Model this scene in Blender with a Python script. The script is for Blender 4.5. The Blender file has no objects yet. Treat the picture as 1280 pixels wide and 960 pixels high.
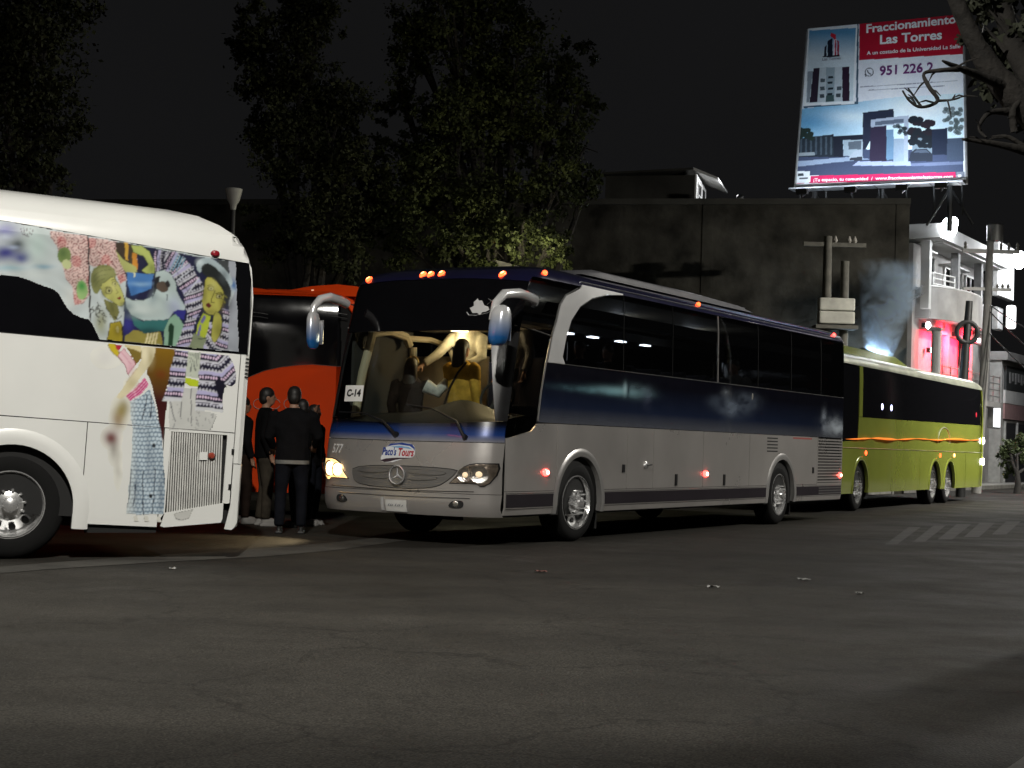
import bpy, bmesh, math, random
import numpy as np
from mathutils import Vector, Matrix, noise as mnoise
PI = math.pi
rng = random.Random(11)
scene = bpy.context.scene
COL = scene.collection

# ---------------------------------------------------------------- camera
CF, CPITCH, CROLL, CH = 1958.99, 0.0367, 0.0299, 1.2148
def _camrows():
    f = np.array([0, math.cos(CPITCH), math.sin(CPITCH)]); r = np.array([1., 0, 0]); u = np.cross(r, f)
    c, s = math.cos(CROLL), math.sin(CROLL)
    r2 = c*r + s*u; u2 = -s*r + c*u
    return np.array([r2, -u2, f])
CR = _camrows()
cam_d = bpy.data.cameras.new('camera')
cam_d.sensor_width = 36.0; cam_d.lens = 36.0*CF/1280.0
cam_d.clip_start = 0.1; cam_d.clip_end = 2000
cam = bpy.data.objects.new('camera', cam_d); COL.objects.link(cam)
m = Matrix.Identity(4)
for i in range(3):
    m[i][0] = CR[0][i]; m[i][1] = -CR[1][i]; m[i][2] = -CR[2][i]
m[2][3] = CH
cam.matrix_world = m
scene.camera = cam

# ---------------------------------------------------------------- world: murky city night sky
w = bpy.data.worlds.new('World'); scene.world = w; w.use_nodes = True
nt = w.node_tree
bg = nt.nodes['Background']
tc = nt.nodes.new('ShaderNodeTexCoord'); nz = nt.nodes.new('ShaderNodeTexNoise'); rp = nt.nodes.new('ShaderNodeValToRGB')
nz.inputs['Scale'].default_value = 1.6; nz.inputs['Detail'].default_value = 3
rp.color_ramp.elements[0].position = .3; rp.color_ramp.elements[0].color = (.0052, .0052, .0052, 1)
rp.color_ramp.elements[1].position = .75; rp.color_ramp.elements[1].color = (.0078, .0078, .0084, 1)
nt.links.new(tc.outputs['Generated'], nz.inputs['Vector']); nt.links.new(nz.outputs['Fac'], rp.inputs['Fac'])
nt.links.new(rp.outputs['Color'], bg.inputs['Color']); bg.inputs['Strength'].default_value = 1.0
scene.view_settings.view_transform = 'Standard'; scene.view_settings.look = 'None'
scene.view_settings.exposure = 0; scene.view_settings.gamma = 1
scene.view_settings.use_curve_mapping = False
scene.cycles.max_bounces = 8; scene.cycles.transparent_max_bounces = 16
scene.cycles.sample_clamp_indirect = 4.0
scene.cycles.use_denoising = True
scene.cycles.volume_step_rate = 2.0

# light levels (each lamp's own light is made in its builder further down)
STREET_W = 6200.0       # overhead street lamp left of the camera
STREET4_W = 4500.0
STREET3_W = 12000.0       # next one along the same kerb
STREET2_W = 5600.0      # street lamp along the near kerb to the right

# ---------------------------------------------------------------- helpers
def S(r, g, b):
    def f(c):
        c /= 255.
        return c/12.92 if c <= .04045 else ((c+.055)/1.055)**2.4
    return (f(r), f(g), f(b))
MATS = {}
def M(name, col=(.5, .5, .5), rough=.5, metal=0., var=.12, scale=5., bump=0., bscale=60., coat=0., emit=None, es=0., spec=.5, attr=False, ior=None):
    if name in MATS: return MATS[name]
    mt = bpy.data.materials.new(name); mt.use_nodes = True; MATS[name] = mt
    n = mt.node_tree.nodes; l = mt.node_tree.links
    b = n['Principled BSDF']
    b.inputs['Roughness'].default_value = rough; b.inputs['Metallic'].default_value = metal
    b.inputs['Specular IOR Level'].default_value = spec
    if coat:
        b.inputs['Coat Weight'].default_value = coat; b.inputs['Coat Roughness'].default_value = .04
    t = n.new('ShaderNodeTexCoord')
    z = n.new('ShaderNodeTexNoise'); z.inputs['Scale'].default_value = scale; z.inputs['Detail'].default_value = 5
    l.new(t.outputs['Object'], z.inputs['Vector'])
    rm = n.new('ShaderNodeMapRange'); rm.inputs[1].default_value = .3; rm.inputs[2].default_value = .7
    rm.inputs[3].default_value = 1-var; rm.inputs[4].default_value = 1+var*.6
    l.new(z.outputs['Fac'], rm.inputs[0])
    mx = n.new('ShaderNodeVectorMath'); mx.operation = 'SCALE'
    if attr:
        a = n.new('ShaderNodeAttribute'); a.attribute_name = 'Col'; l.new(a.outputs['Color'], mx.inputs[0])
    else:
        mx.inputs[0].default_value = col[:3]
    l.new(rm.outputs[0], mx.inputs['Scale']); l.new(mx.outputs[0], b.inputs['Base Color'])
    # slightly uneven gloss everywhere
    rr = n.new('ShaderNodeMapRange'); rr.inputs[3].default_value = max(.02, rough*.85); rr.inputs[4].default_value = min(1, rough*1.2+.02)
    l.new(z.outputs['Fac'], rr.inputs[0]); l.new(rr.outputs[0], b.inputs['Roughness'])
    if bump:
        z2 = n.new('ShaderNodeTexNoise'); z2.inputs['Scale'].default_value = bscale; z2.inputs['Detail'].default_value = 4
        l.new(t.outputs['Object'], z2.inputs['Vector'])
        bp = n.new('ShaderNodeBump'); bp.inputs['Strength'].default_value = bump; bp.inputs['Distance'].default_value = .02
        l.new(z2.outputs['Fac'], bp.inputs['Height']); l.new(bp.outputs[0], b.inputs['Normal'])
    if emit:
        b.inputs['Emission Color'].default_value = (*emit, 1); b.inputs['Emission Strength'].default_value = es
    return mt
def GLASS(name, tint, refl=1.0, rough=.02):
    if name in MATS: return MATS[name]
    mt = bpy.data.materials.new(name); mt.use_nodes = True; MATS[name] = mt
    n = mt.node_tree.nodes; l = mt.node_tree.links
    n.remove(n['Principled BSDF']); o = n['Material Output']
    tr = n.new('ShaderNodeBsdfTransparent'); tr.inputs[0].default_value = (*tint, 1)
    gl = n.new('ShaderNodeBsdfGlossy'); gl.inputs['Roughness'].default_value = rough; gl.inputs[0].default_value = (1, 1, 1, 1)
    fr = n.new('ShaderNodeFresnel'); fr.inputs[0].default_value = 1.5
    ml = n.new('ShaderNodeMath'); ml.operation = 'MULTIPLY'; ml.inputs[1].default_value = refl
    mx = n.new('ShaderNodeMixShader')
    ge = n.new('ShaderNodeNewGeometry'); iv = n.new('ShaderNodeMath'); iv.operation = 'SUBTRACT'; iv.inputs[0].default_value = 1; l.new(ge.outputs['Backfacing'], iv.inputs[1])
    m2 = n.new('ShaderNodeMath'); m2.operation = 'MULTIPLY'; l.new(ml.outputs[0], m2.inputs[0]); l.new(iv.outputs[0], m2.inputs[1])      # the sheet's inner face does not mirror
    l.new(fr.outputs[0], ml.inputs[0]); l.new(m2.outputs[0], mx.inputs[0]); l.new(tr.outputs[0], mx.inputs[1]); l.new(gl.outputs[0], mx.inputs[2])
    l.new(mx.outputs[0], o.inputs[0])
    return mt

def tag(o, label=None, cat=None, group=None, kind=None):
    if label: o['label'] = label
    if cat: o['category'] = cat
    if group: o['group'] = group
    if kind: o['kind'] = kind
    return o
def empty(name, mat4=None, loc=(0, 0, 0), rz=0):
    o = bpy.data.objects.new(name, None); COL.objects.link(o); o.empty_display_size = .3
    if mat4 is not None: o.matrix_world = mat4
    else: o.location = loc; o.rotation_euler = (0, 0, rz)
    return o
def link(name, me, mat, parent=None, loc=None, rz=0):
    o = bpy.data.objects.new(name, me); COL.objects.link(o)
    if mat is not None and not me.materials: me.materials.append(mat)
    if parent is not None: o.parent = parent
    if loc is not None: o.location = loc
    if rz: o.rotation_euler = (0, 0, rz)
    return o
class MB:
    def __init__(s): s.v = []; s.f = []; s.c = None
    def add(s, vs, fs):
        o = len(s.v); s.v += [tuple(p) for p in vs]; s.f += [tuple(i+o for i in f) for f in fs]; return s
    def box(s, x0, x1, y0, y1, z0, z1):
        return s.add([(x0, y0, z0), (x1, y0, z0), (x1, y1, z0), (x0, y1, z0), (x0, y0, z1), (x1, y0, z1), (x1, y1, z1), (x0, y1, z1)],
                     [(0, 3, 2, 1), (4, 5, 6, 7), (0, 1, 5, 4), (1, 2, 6, 5), (2, 3, 7, 6), (3, 0, 4, 7)])
    def tube(s, pts, r, n=8, cap=True, flat=1.0):
        pts = [Vector(p) for p in pts]; k = len(pts)
        rs = r if isinstance(r, (list, tuple)) else [r]*k
        up = None; rings = []
        for i, p in enumerate(pts):
            d = (pts[min(i+1, k-1)]-pts[max(i-1, 0)]).normalized()
            if up is None:
                up = Vector((0, 0, 1)) if abs(d.z) < .9 else Vector((1, 0, 0))
            a = d.cross(up)
            if a.length < 1e-4: a = d.cross(Vector((0, 1, 0)))
            a.normalize(); b = a.cross(d).normalized(); up = b
            rings.append([p + a*(rs[i]*math.cos(2*PI*j/n)) + b*(rs[i]*flat*math.sin(2*PI*j/n)) for j in range(n)])
        vs = [q for R_ in rings for q in R_]; fs = []
        for i in range(k-1):
            for j in range(n):
                fs.append((i*n+j, i*n+(j+1) % n, (i+1)*n+(j+1) % n, (i+1)*n+j))
        if cap: fs += [tuple(range(n))[::-1], tuple((k-1)*n+j for j in range(n))]
        return s.add(vs, fs)
    def lathe(s, prof, c=(0, 0, 0), axis='z', n=32, cap=True):
        # prof: list of (radius, height); axis 'y' points height to -y
        vs = []; fs = []
        for r, h in prof:
            for j in range(n):
                a = 2*PI*j/n; p, q = r*math.cos(a), r*math.sin(a)
                v = {'z': (p, q, h), 'y': (p, -h, q), 'x': (h, p, q)}[axis]
                vs.append((v[0]+c[0], v[1]+c[1], v[2]+c[2]))
        for i in range(len(prof)-1):
            for j in range(n): fs.append((i*n+j, i*n+(j+1) % n, (i+1)*n+(j+1) % n, (i+1)*n+j))
        if cap: fs += [tuple(range(n))[::-1], tuple((len(prof)-1)*n+j for j in range(n))]
        return s.add(vs, fs)
    def prism(s, poly, a, b, fn):
        # poly in 2D, fn(u,v,w)->xyz, extruded w=a..b
        n = len(poly)
        return s.add([fn(u, v, a) for u, v in poly]+[fn(u, v, b) for u, v in poly],
                     [tuple(range(n))[::-1], tuple(range(n, 2*n))]+[(i, (i+1) % n, n+(i+1) % n, n+i) for i in range(n)])
    def ell(s, c, r, n=12, k=8):
        vs = []; fs = []
        for i in range(k+1):
            t = PI*i/k
            for j in range(n):
                a = 2*PI*j/n; vs.append((c[0]+r[0]*math.sin(t)*math.cos(a), c[1]+r[1]*math.sin(t)*math.sin(a), c[2]+r[2]*math.cos(t)))
        for i in range(k):
            for j in range(n): fs.append((i*n+j, (i+1)*n+j, (i+1)*n+(j+1) % n, i*n+(j+1) % n))
        return s.add(vs, fs)
    def mesh(s, name, smooth=True, ang=40):
        me = bpy.data.meshes.new(name); me.from_pydata(s.v, [], s.f)
        bm = bmesh.new(); bm.from_mesh(me); bmesh.ops.recalc_face_normals(bm, faces=bm.faces); bm.to_mesh(me); bm.free()
        if smooth:
            for p in me.polygons: p.use_smooth = True
            me.set_sharp_from_angle(angle=math.radians(ang))
        return me
    def build(s, name, mat, parent=None, smooth=True, ang=40, bevel=0):
        me = s.mesh(name, smooth, ang)
        if s.c is not None:
            at = me.color_attributes.new('Col', 'FLOAT_COLOR', 'POINT')
            at.data.foreach_set('color', np.array(s.c, dtype=np.float32).ravel())
        o = link(name, me, mat, parent)
        if bevel:
            b = o.modifiers.new('bevel', 'BEVEL'); b.width = bevel; b.segments = 2; b.limit_method = 'ANGLE'
        return o
def boxo(name, x0, x1, y0, y1, z0, z1, mat, parent=None, bevel=0):
    return MB().box(x0, x1, y0, y1, z0, z1).build(name, mat, parent, smooth=False, bevel=bevel)

def crom(pts, rs, k=5):
    P_ = [Vector(p) for p in pts]; n = len(P_); o = []; ro = []
    for i in range(n-1):
        a, b_, c, d = P_[max(i-1, 0)], P_[i], P_[i+1], P_[min(i+2, n-1)]
        for j in range(k):
            t = j/k; o.append(tuple(.5*((2*b_)+(c-a)*t+(2*a-5*b_+4*c-d)*t*t+(3*b_-a-3*c+d)*t**3))); ro.append((rs[i]*(1-t)+rs[i+1]*t)*rng.uniform(.92, 1.08))
    return o+[tuple(P_[-1])], ro+[rs[-1]]
def offs(fn):
    def g(u, v, w):
        p = Vector(fn(u, v)); e = 2e-3
        a = Vector(fn(u+e, v))-Vector(fn(u-e, v)); b = Vector(fn(u, v+e))-Vector(fn(u, v-e))
        n = a.cross(b)
        if n.length < 1e-12: return tuple(p)
        return tuple(p+n.normalized()*w)
    return g
def patch(poly, fn, su=.3, sv=.3, th=.02, off=0., sgn=1, colfn=None, cu=(), cv=()):
    """polygon in surface coordinates, cut on a grid, laid on surface fn with thickness th inward"""
    bm = bmesh.new()
    f = bm.faces.new([bm.verts.new((u, v, 0)) for u, v in poly])
    us = [p[0] for p in poly]; vs = [p[1] for p in poly]
    def cuts(lo, hi, st, ex):
        n = int((hi-lo)/st); c = [lo+(hi-lo)*i/(n+1) for i in range(1, n+1)]
        return c+[e for e in ex if lo < e < hi]
    for u in cuts(min(us), max(us), su, cu):
        bmesh.ops.bisect_plane(bm, geom=bm.verts[:]+bm.edges[:]+bm.faces[:], dist=1e-6, plane_co=(u, 0, 0), plane_no=(1, 0, 0))
    for v in cuts(min(vs), max(vs), sv, cv):
        bmesh.ops.bisect_plane(bm, geom=bm.verts[:]+bm.edges[:]+bm.faces[:], dist=1e-6, plane_co=(0, v, 0), plane_no=(0, 1, 0))
    bm.verts.ensure_lookup_table(); bm.verts.index_update()
    P = [(v.co.x, v.co.y) for v in bm.verts]; F = [tuple(v.index for v in f.verts) for f in bm.faces]
    B = [(e.verts[0].index, e.verts[1].index) for e in bm.edges if len(e.link_faces) == 1]
    bm.free()
    g = offs(fn); n = len(P); mb = MB()
    mb.v = [g(u, v, sgn*off) for u, v in P]
    mb.f = list(F)
    if th:
        mb.v += [g(u, v, sgn*(off-th)) for u, v in P]
        mb.f += [tuple(i+n for i in f[::-1]) for f in F]+[(a, b, b+n, a+n) for a, b in B]
    if colfn:
        c = [(*colfn(u, v), 1) for u, v in P]; mb.c = c+(c if th else [])
    return mb
_txt = {}
def text2d(s, size=1., bold=0., shear=0., sx=1.):
    k = (s, bold)
    if k not in _txt:
        cu = bpy.data.curves.new('t', 'FONT'); cu.body = s; cu.size = 1; cu.offset = bold; cu.resolution_u = 3
        o = bpy.data.objects.new('t', cu); COL.objects.link(o)
        dg = bpy.context.evaluated_depsgraph_get(); me = bpy.data.meshes.new_from_object(o.evaluated_get(dg))
        _txt[k] = ([(v.co.x, v.co.y) for v in me.vertices], [tuple(p.vertices) for p in me.polygons])
        bpy.data.objects.remove(o); bpy.data.curves.remove(cu); bpy.data.meshes.remove(me)
    v, f = _txt[k]
    return [((x+shear*y)*size*sx, y*size) for x, y in v], f
def text_on(name, s, fn3, u0, v0, size, mat, parent, bold=0., shear=0., sx=1., width=None, rot=0.):
    v, f = text2d(s, size, bold, shear, sx)
    if width:
        k = width/max(p[0] for p in v); v = [(x*k, y) for x, y in v]
    c, sn = math.cos(rot), math.sin(rot)
    mb = MB(); mb.v = [fn3(u0+x*c-y*sn, v0+x*sn+y*c) for x, y in v]; mb.f = list(f)
    return mb.build(name, mat, parent, smooth=False)

# digitising: pixel of the photograph -> point on a plane in the scene (surveying, done once per thing)
CC = np.array([0, 0, CH])
def ray(u, v):
    q = np.array([(u-640)/CF, (v-480)/CF, 1]); d = CR.T@q; return d/d[1]
def ground(u, v, z=0):
    d = ray(u, v); return CC+d*((z-CH)/d[2])
def at(u, v, D): return CC+ray(u, v)*D
def onplane(u, v, P0, n):
    d = ray(u, v); return CC+d*(np.dot(np.array(P0)-CC, n)/np.dot(d, n))
def survey(P):
    q = (np.asarray(P)-CC)@CR.T; return np.stack([640+CF*q[..., 0]/q[..., 2], 480+CF*q[..., 1]/q[..., 2]], -1)

class Canvas:
    """flat print: colours painted at the points of a fine sheet"""
    def __init__(s, X, Y, base):
        s.X = X; s.Y = Y; s.c = np.tile(np.array(S(*base)), (len(X), 1)); s.t = np.zeros(len(X), bool)
    def _put(s, m, col, a=1.):
        col = np.array(S(*col)) if len(np.shape(col)) == 1 else col
        a = np.asarray(a)
        if a.ndim == 0: s.c[m] = s.c[m]*(1-a)+col*a
        else: s.c[m] = s.c[m]*(1-a[m][:, None])+col*a[m][:, None]
        s.t |= m
    def inside(s, pts):
        m = np.zeros(len(s.X), bool); n = len(pts)
        for i in range(n):
            x1, y1 = pts[i]; x2, y2 = pts[(i+1) % n]
            if y1 == y2: continue
            c = ((y1 > s.Y) != (y2 > s.Y)) & (s.X < (x2-x1)*(s.Y-y1)/(y2-y1)+x1)
            m ^= c
        return m
    def poly(s, pts, col, a=1., outline=None, ow=1.):
        m = s.inside(pts); s._put(m, col, a)
        if outline: s.line(list(pts)+[pts[0]], ow, outline)
        return m
    def dist(s, pts):
        d = np.full(len(s.X), 1e9)
        for (x1, y1), (x2, y2) in zip(pts, pts[1:]):
            dx, dy = x2-x1, y2-y1; L = dx*dx+dy*dy+1e-9
            t = np.clip(((s.X-x1)*dx+(s.Y-y1)*dy)/L, 0, 1)
            d = np.minimum(d, np.hypot(s.X-x1-t*dx, s.Y-y1-t*dy))
        return d
    def line(s, pts, w_, col, a=1.): s._put(s.dist(pts) < w_/2, col, a)
    def ell(s, x, y, rx, ry, col, a=1.): s._put(((s.X-x)/rx)**2+((s.Y-y)/ry)**2 < 1, col, a)
    def blob(s, x, y, rx, ry, col, a=1., mask=None):
        d = ((s.X-x)/rx)**2+((s.Y-y)/ry)**2; al = a*np.exp(-d*1.3); m = al > .05
        if mask is not None: m &= mask
        s._put(m, col, al)
    def grad(s, m, p, q, cp, cq):
        t = np.clip(((s.X-p[0])*(q[0]-p[0])+(s.Y-p[1])*(q[1]-p[1]))/((q[0]-p[0])**2+(q[1]-p[1])**2), 0, 1)[m][:, None]
        s._put(m, np.array(S(*cp))*(1-t)+np.array(S(*cq))*t)

# ================================================================ ground
def asphalt():
    mt = bpy.data.materials.new('asphalt'); mt.use_nodes = True
    n = mt.node_tree.nodes; l = mt.node_tree.links; b = n['Principled BSDF']
    t = n.new('ShaderNodeTexCoord')
    def noise(sc, det=5, rough=.6):
        z = n.new('ShaderNodeTexNoise'); z.inputs['Scale'].default_value = sc; z.inputs['Detail'].default_value = det
        z.inputs['Roughness'].default_value = rough; l.new(t.outputs['Object'], z.inputs['Vector']); return z
    def rng_(src, a, b_, c, d):
        r = n.new('ShaderNodeMapRange'); r.inputs[1].default_value = a; r.inputs[2].default_value = b_; r.inputs[3].default_value = c; r.inputs[4].default_value = d
        l.new(src, r.inputs[0]); return r.outputs[0]
    def mul(a, b_):
        m_ = n.new('ShaderNodeMath'); m_.operation = 'MULTIPLY'; l.new(a, m_.inputs[0]); l.new(b_, m_.inputs[1]); return m_.outputs[0]
    big = rng_(noise(.22, 4).outputs['Fac'], .3, .72, .72, 1.2)
    mid = rng_(noise(1.7, 6, .7).outputs['Fac'], .3, .7, .82, 1.15)
    agg = n.new('ShaderNodeTexVoronoi'); agg.inputs['Scale'].default_value = 85; l.new(t.outputs['Object'], agg.inputs['Vector'])
    ag = rng_(agg.outputs['Distance'], 0., .7, 1.9, .62)
    st = n.new('ShaderNodeTexVoronoi'); st.inputs['Scale'].default_value = 26; l.new(t.outputs['Object'], st.inputs['Vector'])
    ag = mul(ag, rng_(st.outputs['Distance'], .06, .16, 2.2, 1.))
    oil = rng_(noise(.55, 7, .75).outputs['Fac'], .56, .66, 1., .7); ag = mul(ag, oil)
    # tyre-polished lanes stretched along the street
    mp = n.new('ShaderNodeMapping'); mp.inputs['Rotation'].default_value = (0, 0, -(PI/2-.5328)); mp.inputs['Scale'].default_value = (.05, .8, 1)
    l.new(t.outputs['Object'], mp.inputs['Vector'])
    ln = n.new('ShaderNodeTexNoise'); ln.inputs['Scale'].default_value = 1.; ln.inputs['Detail'].default_value = 3; l.new(mp.outputs[0], ln.inputs['Vector'])
    lane = rng_(ln.outputs['Fac'], .35, .65, .8, 1.14)
    # hairline cracks, broken up
    vc = n.new('ShaderNodeTexVoronoi'); vc.feature = 'DISTANCE_TO_EDGE'; vc.inputs['Scale'].default_value = .45
    wv = n.new('ShaderNodeVectorMath'); wv.operation = 'ADD'; l.new(t.outputs['Object'], wv.inputs[0]); l.new(noise(1.1).outputs['Color'], wv.inputs[1]); l.new(wv.outputs[0], vc.inputs['Vector'])
    cr = rng_(vc.outputs['Distance'], 0., .012, .62, 1.)
    f = mul(mul(mul(mul(big, mid), ag), lane), cr)
    sc = n.new('ShaderNodeVectorMath'); sc.operation = 'SCALE'; sc.inputs[0].default_value = (.030, .0275, .0235); l.new(f, sc.inputs['Scale'])
    l.new(sc.outputs[0], b.inputs['Base Color'])
    l.new(rng_(noise(.9, 5).outputs['Fac'], .3, .7, .6, .88), b.inputs['Roughness'])
    b.inputs['Specular IOR Level'].default_value = .15
    bp = n.new('ShaderNodeBump'); bp.inputs['Strength'].default_value = .55; bp.inputs['Distance'].default_value = .006
    l.new(agg.outputs['Distance'], bp.inputs['Height']); l.new(bp.outputs[0], b.inputs['Normal'])
    return mt
ASPH = asphalt()
road = MB()
road.add([(-160, -60, 0), (200, -60, 0), (200, 260, 0), (-160, 260, 0)], [(0, 1, 2, 3)])
road = tag(road.build('road', ASPH, smooth=False), kind='structure')

CONC = M('worn_concrete', (.17, .165, .15), .85, var=.35, scale=2.2, bump=.4, bscale=45)
def sheet(name, pts, z, mat, parent=None):
    mb = MB(); mb.add([(p[0], p[1], z) for p in pts], [tuple(range(len(pts)))]); return mb.build(name, mat, parent, smooth=False)
# paler worn strip along the parking lane
GUT = M('gutter_asphalt', (.043, .04, .034), .85, var=.5, scale=1.6, bump=.5, bscale=70)
gp = [ground(*p) for p in [(-60, 714), (60, 704), (200, 694), (330, 686), (420, 678), (500, 669), (575, 662), (575, 668), (500, 677), (420, 688), (330, 696), (200, 703), (60, 712), (-60, 722)]]
tag(sheet('gutter_strip', gp, .004, GUT), kind='structure')
# worn crossing stripes
PAINT = M('worn_road_paint', (.036, .034, .031), .8, var=.9, scale=3.)
for i, (x0, x1, s) in enumerate([(1106, 1121, 30), (1141, 1156, 26), (1172, 1190, 24), (1205, 1224, 20), (1240, 1258, 18)]):
    q = [ground(x0, 681-i*3.2), ground(x1, 681-i*3.2), ground(x1+s, 659-i*1.8), ground(x0+s, 659-i*1.8)]
    sheet('painted_stripe', q, .004, PAINT, road)

# pavement with kerb behind the parked coaches (local frame: x along the street, y away from it)
SPHI = .5328
def street(origin):
    return Matrix.Translation(origin) @ Matrix.Rotation(PI/2-SPHI, 4, 'Z')
E1 = np.array([math.sin(SPHI), math.cos(SPHI), 0]); NN = np.array([math.cos(SPHI), -math.sin(SPHI), 0])
pv = empty('pavement', street((11.6, 47.2, 0)))
tag(pv, kind='structure')
PAVE = M('pavement_slab', (.27, .265, .25), .85, var=.25, scale=1.5, bump=.3)
for i in range(13):
    for j in range(3):
        boxo('slab', i*2.4-6, i*2.4-6+2.385, .2+j*1.35, .2+j*1.35+1.335, -.1, .14, PAVE, pv)
for i in range(22):
    boxo('kerb_stone', i*1.5-6, i*1.5-6+1.485, -.02, .19, -.1, .145, CONC, pv, bevel=.02)
# near kerb in the corner by the tree
nk = empty('near_kerb', street(tuple(ground(1272, 962)))); tag(nk, kind='structure')
for i in range(9):
    boxo('kerb_stone', i*1.0-3, i*1.0-3+.985, -.28, -.1, -.1, .13, CONC, nk, bevel=.02)
VERGE = M('verge_soil', (.035, .035, .022), .95, var=.6, scale=9, bump=.8, bscale=30)
vg = MB(); vg.box(-6, 12, -3.2, -.29, -.1, .11); tag(vg.build('verge', VERGE, nk, smooth=False), kind='structure')

# ================================================================ street lamps (light the road from above)
STEEL = M('galvanised_steel', (.35, .35, .34), .5, .7, var=.2)
DARKM = M('dark_metal', (.025, .025, .025), .5, .4)
LENS = M('lamp_lens', (.9, .9, .85), .3, emit=(1, .93, .8), es=30)
def street_lamp(px, py, hx, hy, hz, aim, cone, watts, label, col=(1, .965, .885), rad=.12):
    r = empty('street_lamp', loc=(px, py, 0))
    dx, dy = hx-px, hy-py
    MB().tube([(0, 0, 0), (0, 0, hz*.5), (0, 0, hz-.6)], [.11, .09, .07], 12).build('pole', STEEL, r)
    MB().tube([(0, 0, hz-.65), (dx*.15, dy*.15, hz-.1), (dx*.5, dy*.5, hz+.12), (dx, dy, hz+.12)], [.05, .045, .04, .035], 10).build('arm', STEEL, r)
    MB().box(-.2, .2, -.2, .2, 0, .04).build('base_plate', STEEL, r, smooth=False)
    MB().ell((dx, dy, hz+.1), (.38, .22, .1)).build('lamp_head', STEEL, r)
    MB().ell((dx, dy, hz+.045), (.2, .14, .06)).build('lens', LENS, r)
    ld = bpy.data.lights.new('street_lamp_light', 'SPOT'); ld.energy = watts; ld.color = col; ld.spot_size = math.radians(cone); ld.spot_blend = 1.; ld.shadow_soft_size = rad
    lo = bpy.data.objects.new('lamp_light', ld); COL.objects.link(lo); lo.parent = r; lo.location = (dx, dy, hz-.06)
    lo.rotation_euler = Vector((aim[0]-hx, aim[1]-hy, aim[2]-hz)).to_track_quat('-Z', 'Y').to_euler()
    tag(r, label, 'street lamp', 'street lamps beside the road')
    return r
street_lamp(-5.2, 4.2, -1.6, 6.4, 8.6, (-2.0, 13.0, .3), 113, STREET_W, 'tall grey street lamp with long arm over the road near the white coach')
street_lamp(15.2, 22.0, 13.0, 23.2, 8.5, (3, 22, .5), 140, STREET2_W, 'tall grey street lamp on the kerb opposite the blue coach', rad=.3)
street_lamp(20.8, 36.6, 18.6, 38.0, 8.5, (12.4, 41.6, .3), 136, STREET3_W, 'tall grey street lamp on the kerb opposite the green coach')
street_lamp(24.6, 51.5, 22.2, 52.6, 8.5, (17.3, 55, .8), 125, STREET4_W, 'tall grey street lamp on the kerb opposite the low shop')

# ================================================================ dark concrete building behind the coaches
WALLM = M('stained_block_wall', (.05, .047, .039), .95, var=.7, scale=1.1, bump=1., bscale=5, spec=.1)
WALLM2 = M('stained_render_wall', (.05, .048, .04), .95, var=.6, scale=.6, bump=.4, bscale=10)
WHITEP = M('white_wall_paint', (.78, .78, .76), .8, var=.12, scale=2)
FRAME = M('white_frame', (.75, .75, .74), .5, var=.05)
PANE = GLASS('window_glass_dark', (.1, .11, .12))
DARKIN = M('dark_interior', (.012, .012, .012), .9)
ang_w = math.atan2(-2.2, 10.9)
wb = empty('concrete_building', Matrix.Translation((1.1, 49.2, 0)) @ Matrix.Rotation(ang_w, 4, 'Z'))
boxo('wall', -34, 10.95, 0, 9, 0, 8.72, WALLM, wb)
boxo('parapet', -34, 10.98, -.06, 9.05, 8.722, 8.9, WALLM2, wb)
for x in (-2.2, 4.9, 10.72):
    boxo('pilaster', x-.16, x+.16, -.02, -.002, 0, 8.718, WALLM, wb)
for z in (2.9, 5.75):
    boxo('tie_beam', -33.9, 10.9, -.012, -.001, z, z+.24, WALLM, wb)
tag(wb, 'long dark stained concrete building behind the coaches, carrying the billboard', 'building')
# rooftop room with white end wall
rr_ = empty('rooftop_room', Matrix.Translation(tuple(at(868, 250, 51.5)-np.array([0, 0, .15]))) @ Matrix.Rotation(math.radians(-14), 4, 'Z'))
boxo('wall', -3.0, 0, 0, 2.6, 0, .98, WALLM2, rr_)
# end wall facing the billboard side
EY = 2.6
MB().prism([(0, 0), (EY, 0), (EY, .9), (0, 1.02)], .002, .06, lambda u, v, w_: (w_, u, v)).build('end_wall', WHITEP, rr_, smooth=False)
for a, b_ in ((.35, 1.15), (1.35, 2.2)):
    wn = boxo('window', .062, .075, a, b_, .12, .74, DARKIN, rr_)
    boxo('frame', .0755, .095, a-.06, b_+.06, .74, .79, FRAME, wn); boxo('frame', .0755, .095, a-.06, b_+.06, .36, .40, FRAME, wn)
    boxo('frame', .0755, .095, a-.06, a, .1, .74, FRAME, wn); boxo('frame', .0755, .095, b_, b_+.06, .1, .74, FRAME, wn)
MB().prism([(-3.1, 1.02), (-.05, 1.14), (-.05, 1.21), (-3.1, 1.09)], -.12, 2.75, lambda u, v, w_: (u, w_, v)).build('roof', WALLM2, rr_, smooth=False)
MB().prism([(-.045, 1.13), (.78, .80), (.78, .87), (-.045, 1.22)], -.125, 2.755, lambda u, v, w_: (u, w_, v)).build('eave', WHITEP, rr_, smooth=False)
tag(rr_, 'small rooftop room with white end wall and slanting eave', 'building')
tl = empty('terrace_lamp', loc=tuple(at(925, 246, 50.6)))
MB().lathe([(.05, -.5), (.05, -.1), (.12, -.05), (.12, .02), (.06, .08)], n=12).build('lamp_body', STEEL, tl)
ld = bpy.data.lights.new('terrace_light', 'POINT'); ld.energy = 75; ld.shadow_soft_size = .1; ld.color = (.95, .97, 1)
lo = bpy.data.objects.new('lamp_light', ld); COL.objects.link(lo); lo.parent = tl; lo.location = (-.2, 1.0, .5)
tag(tl, 'small lamp on the dark rooftop beside the white end wall', 'lamp')

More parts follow.
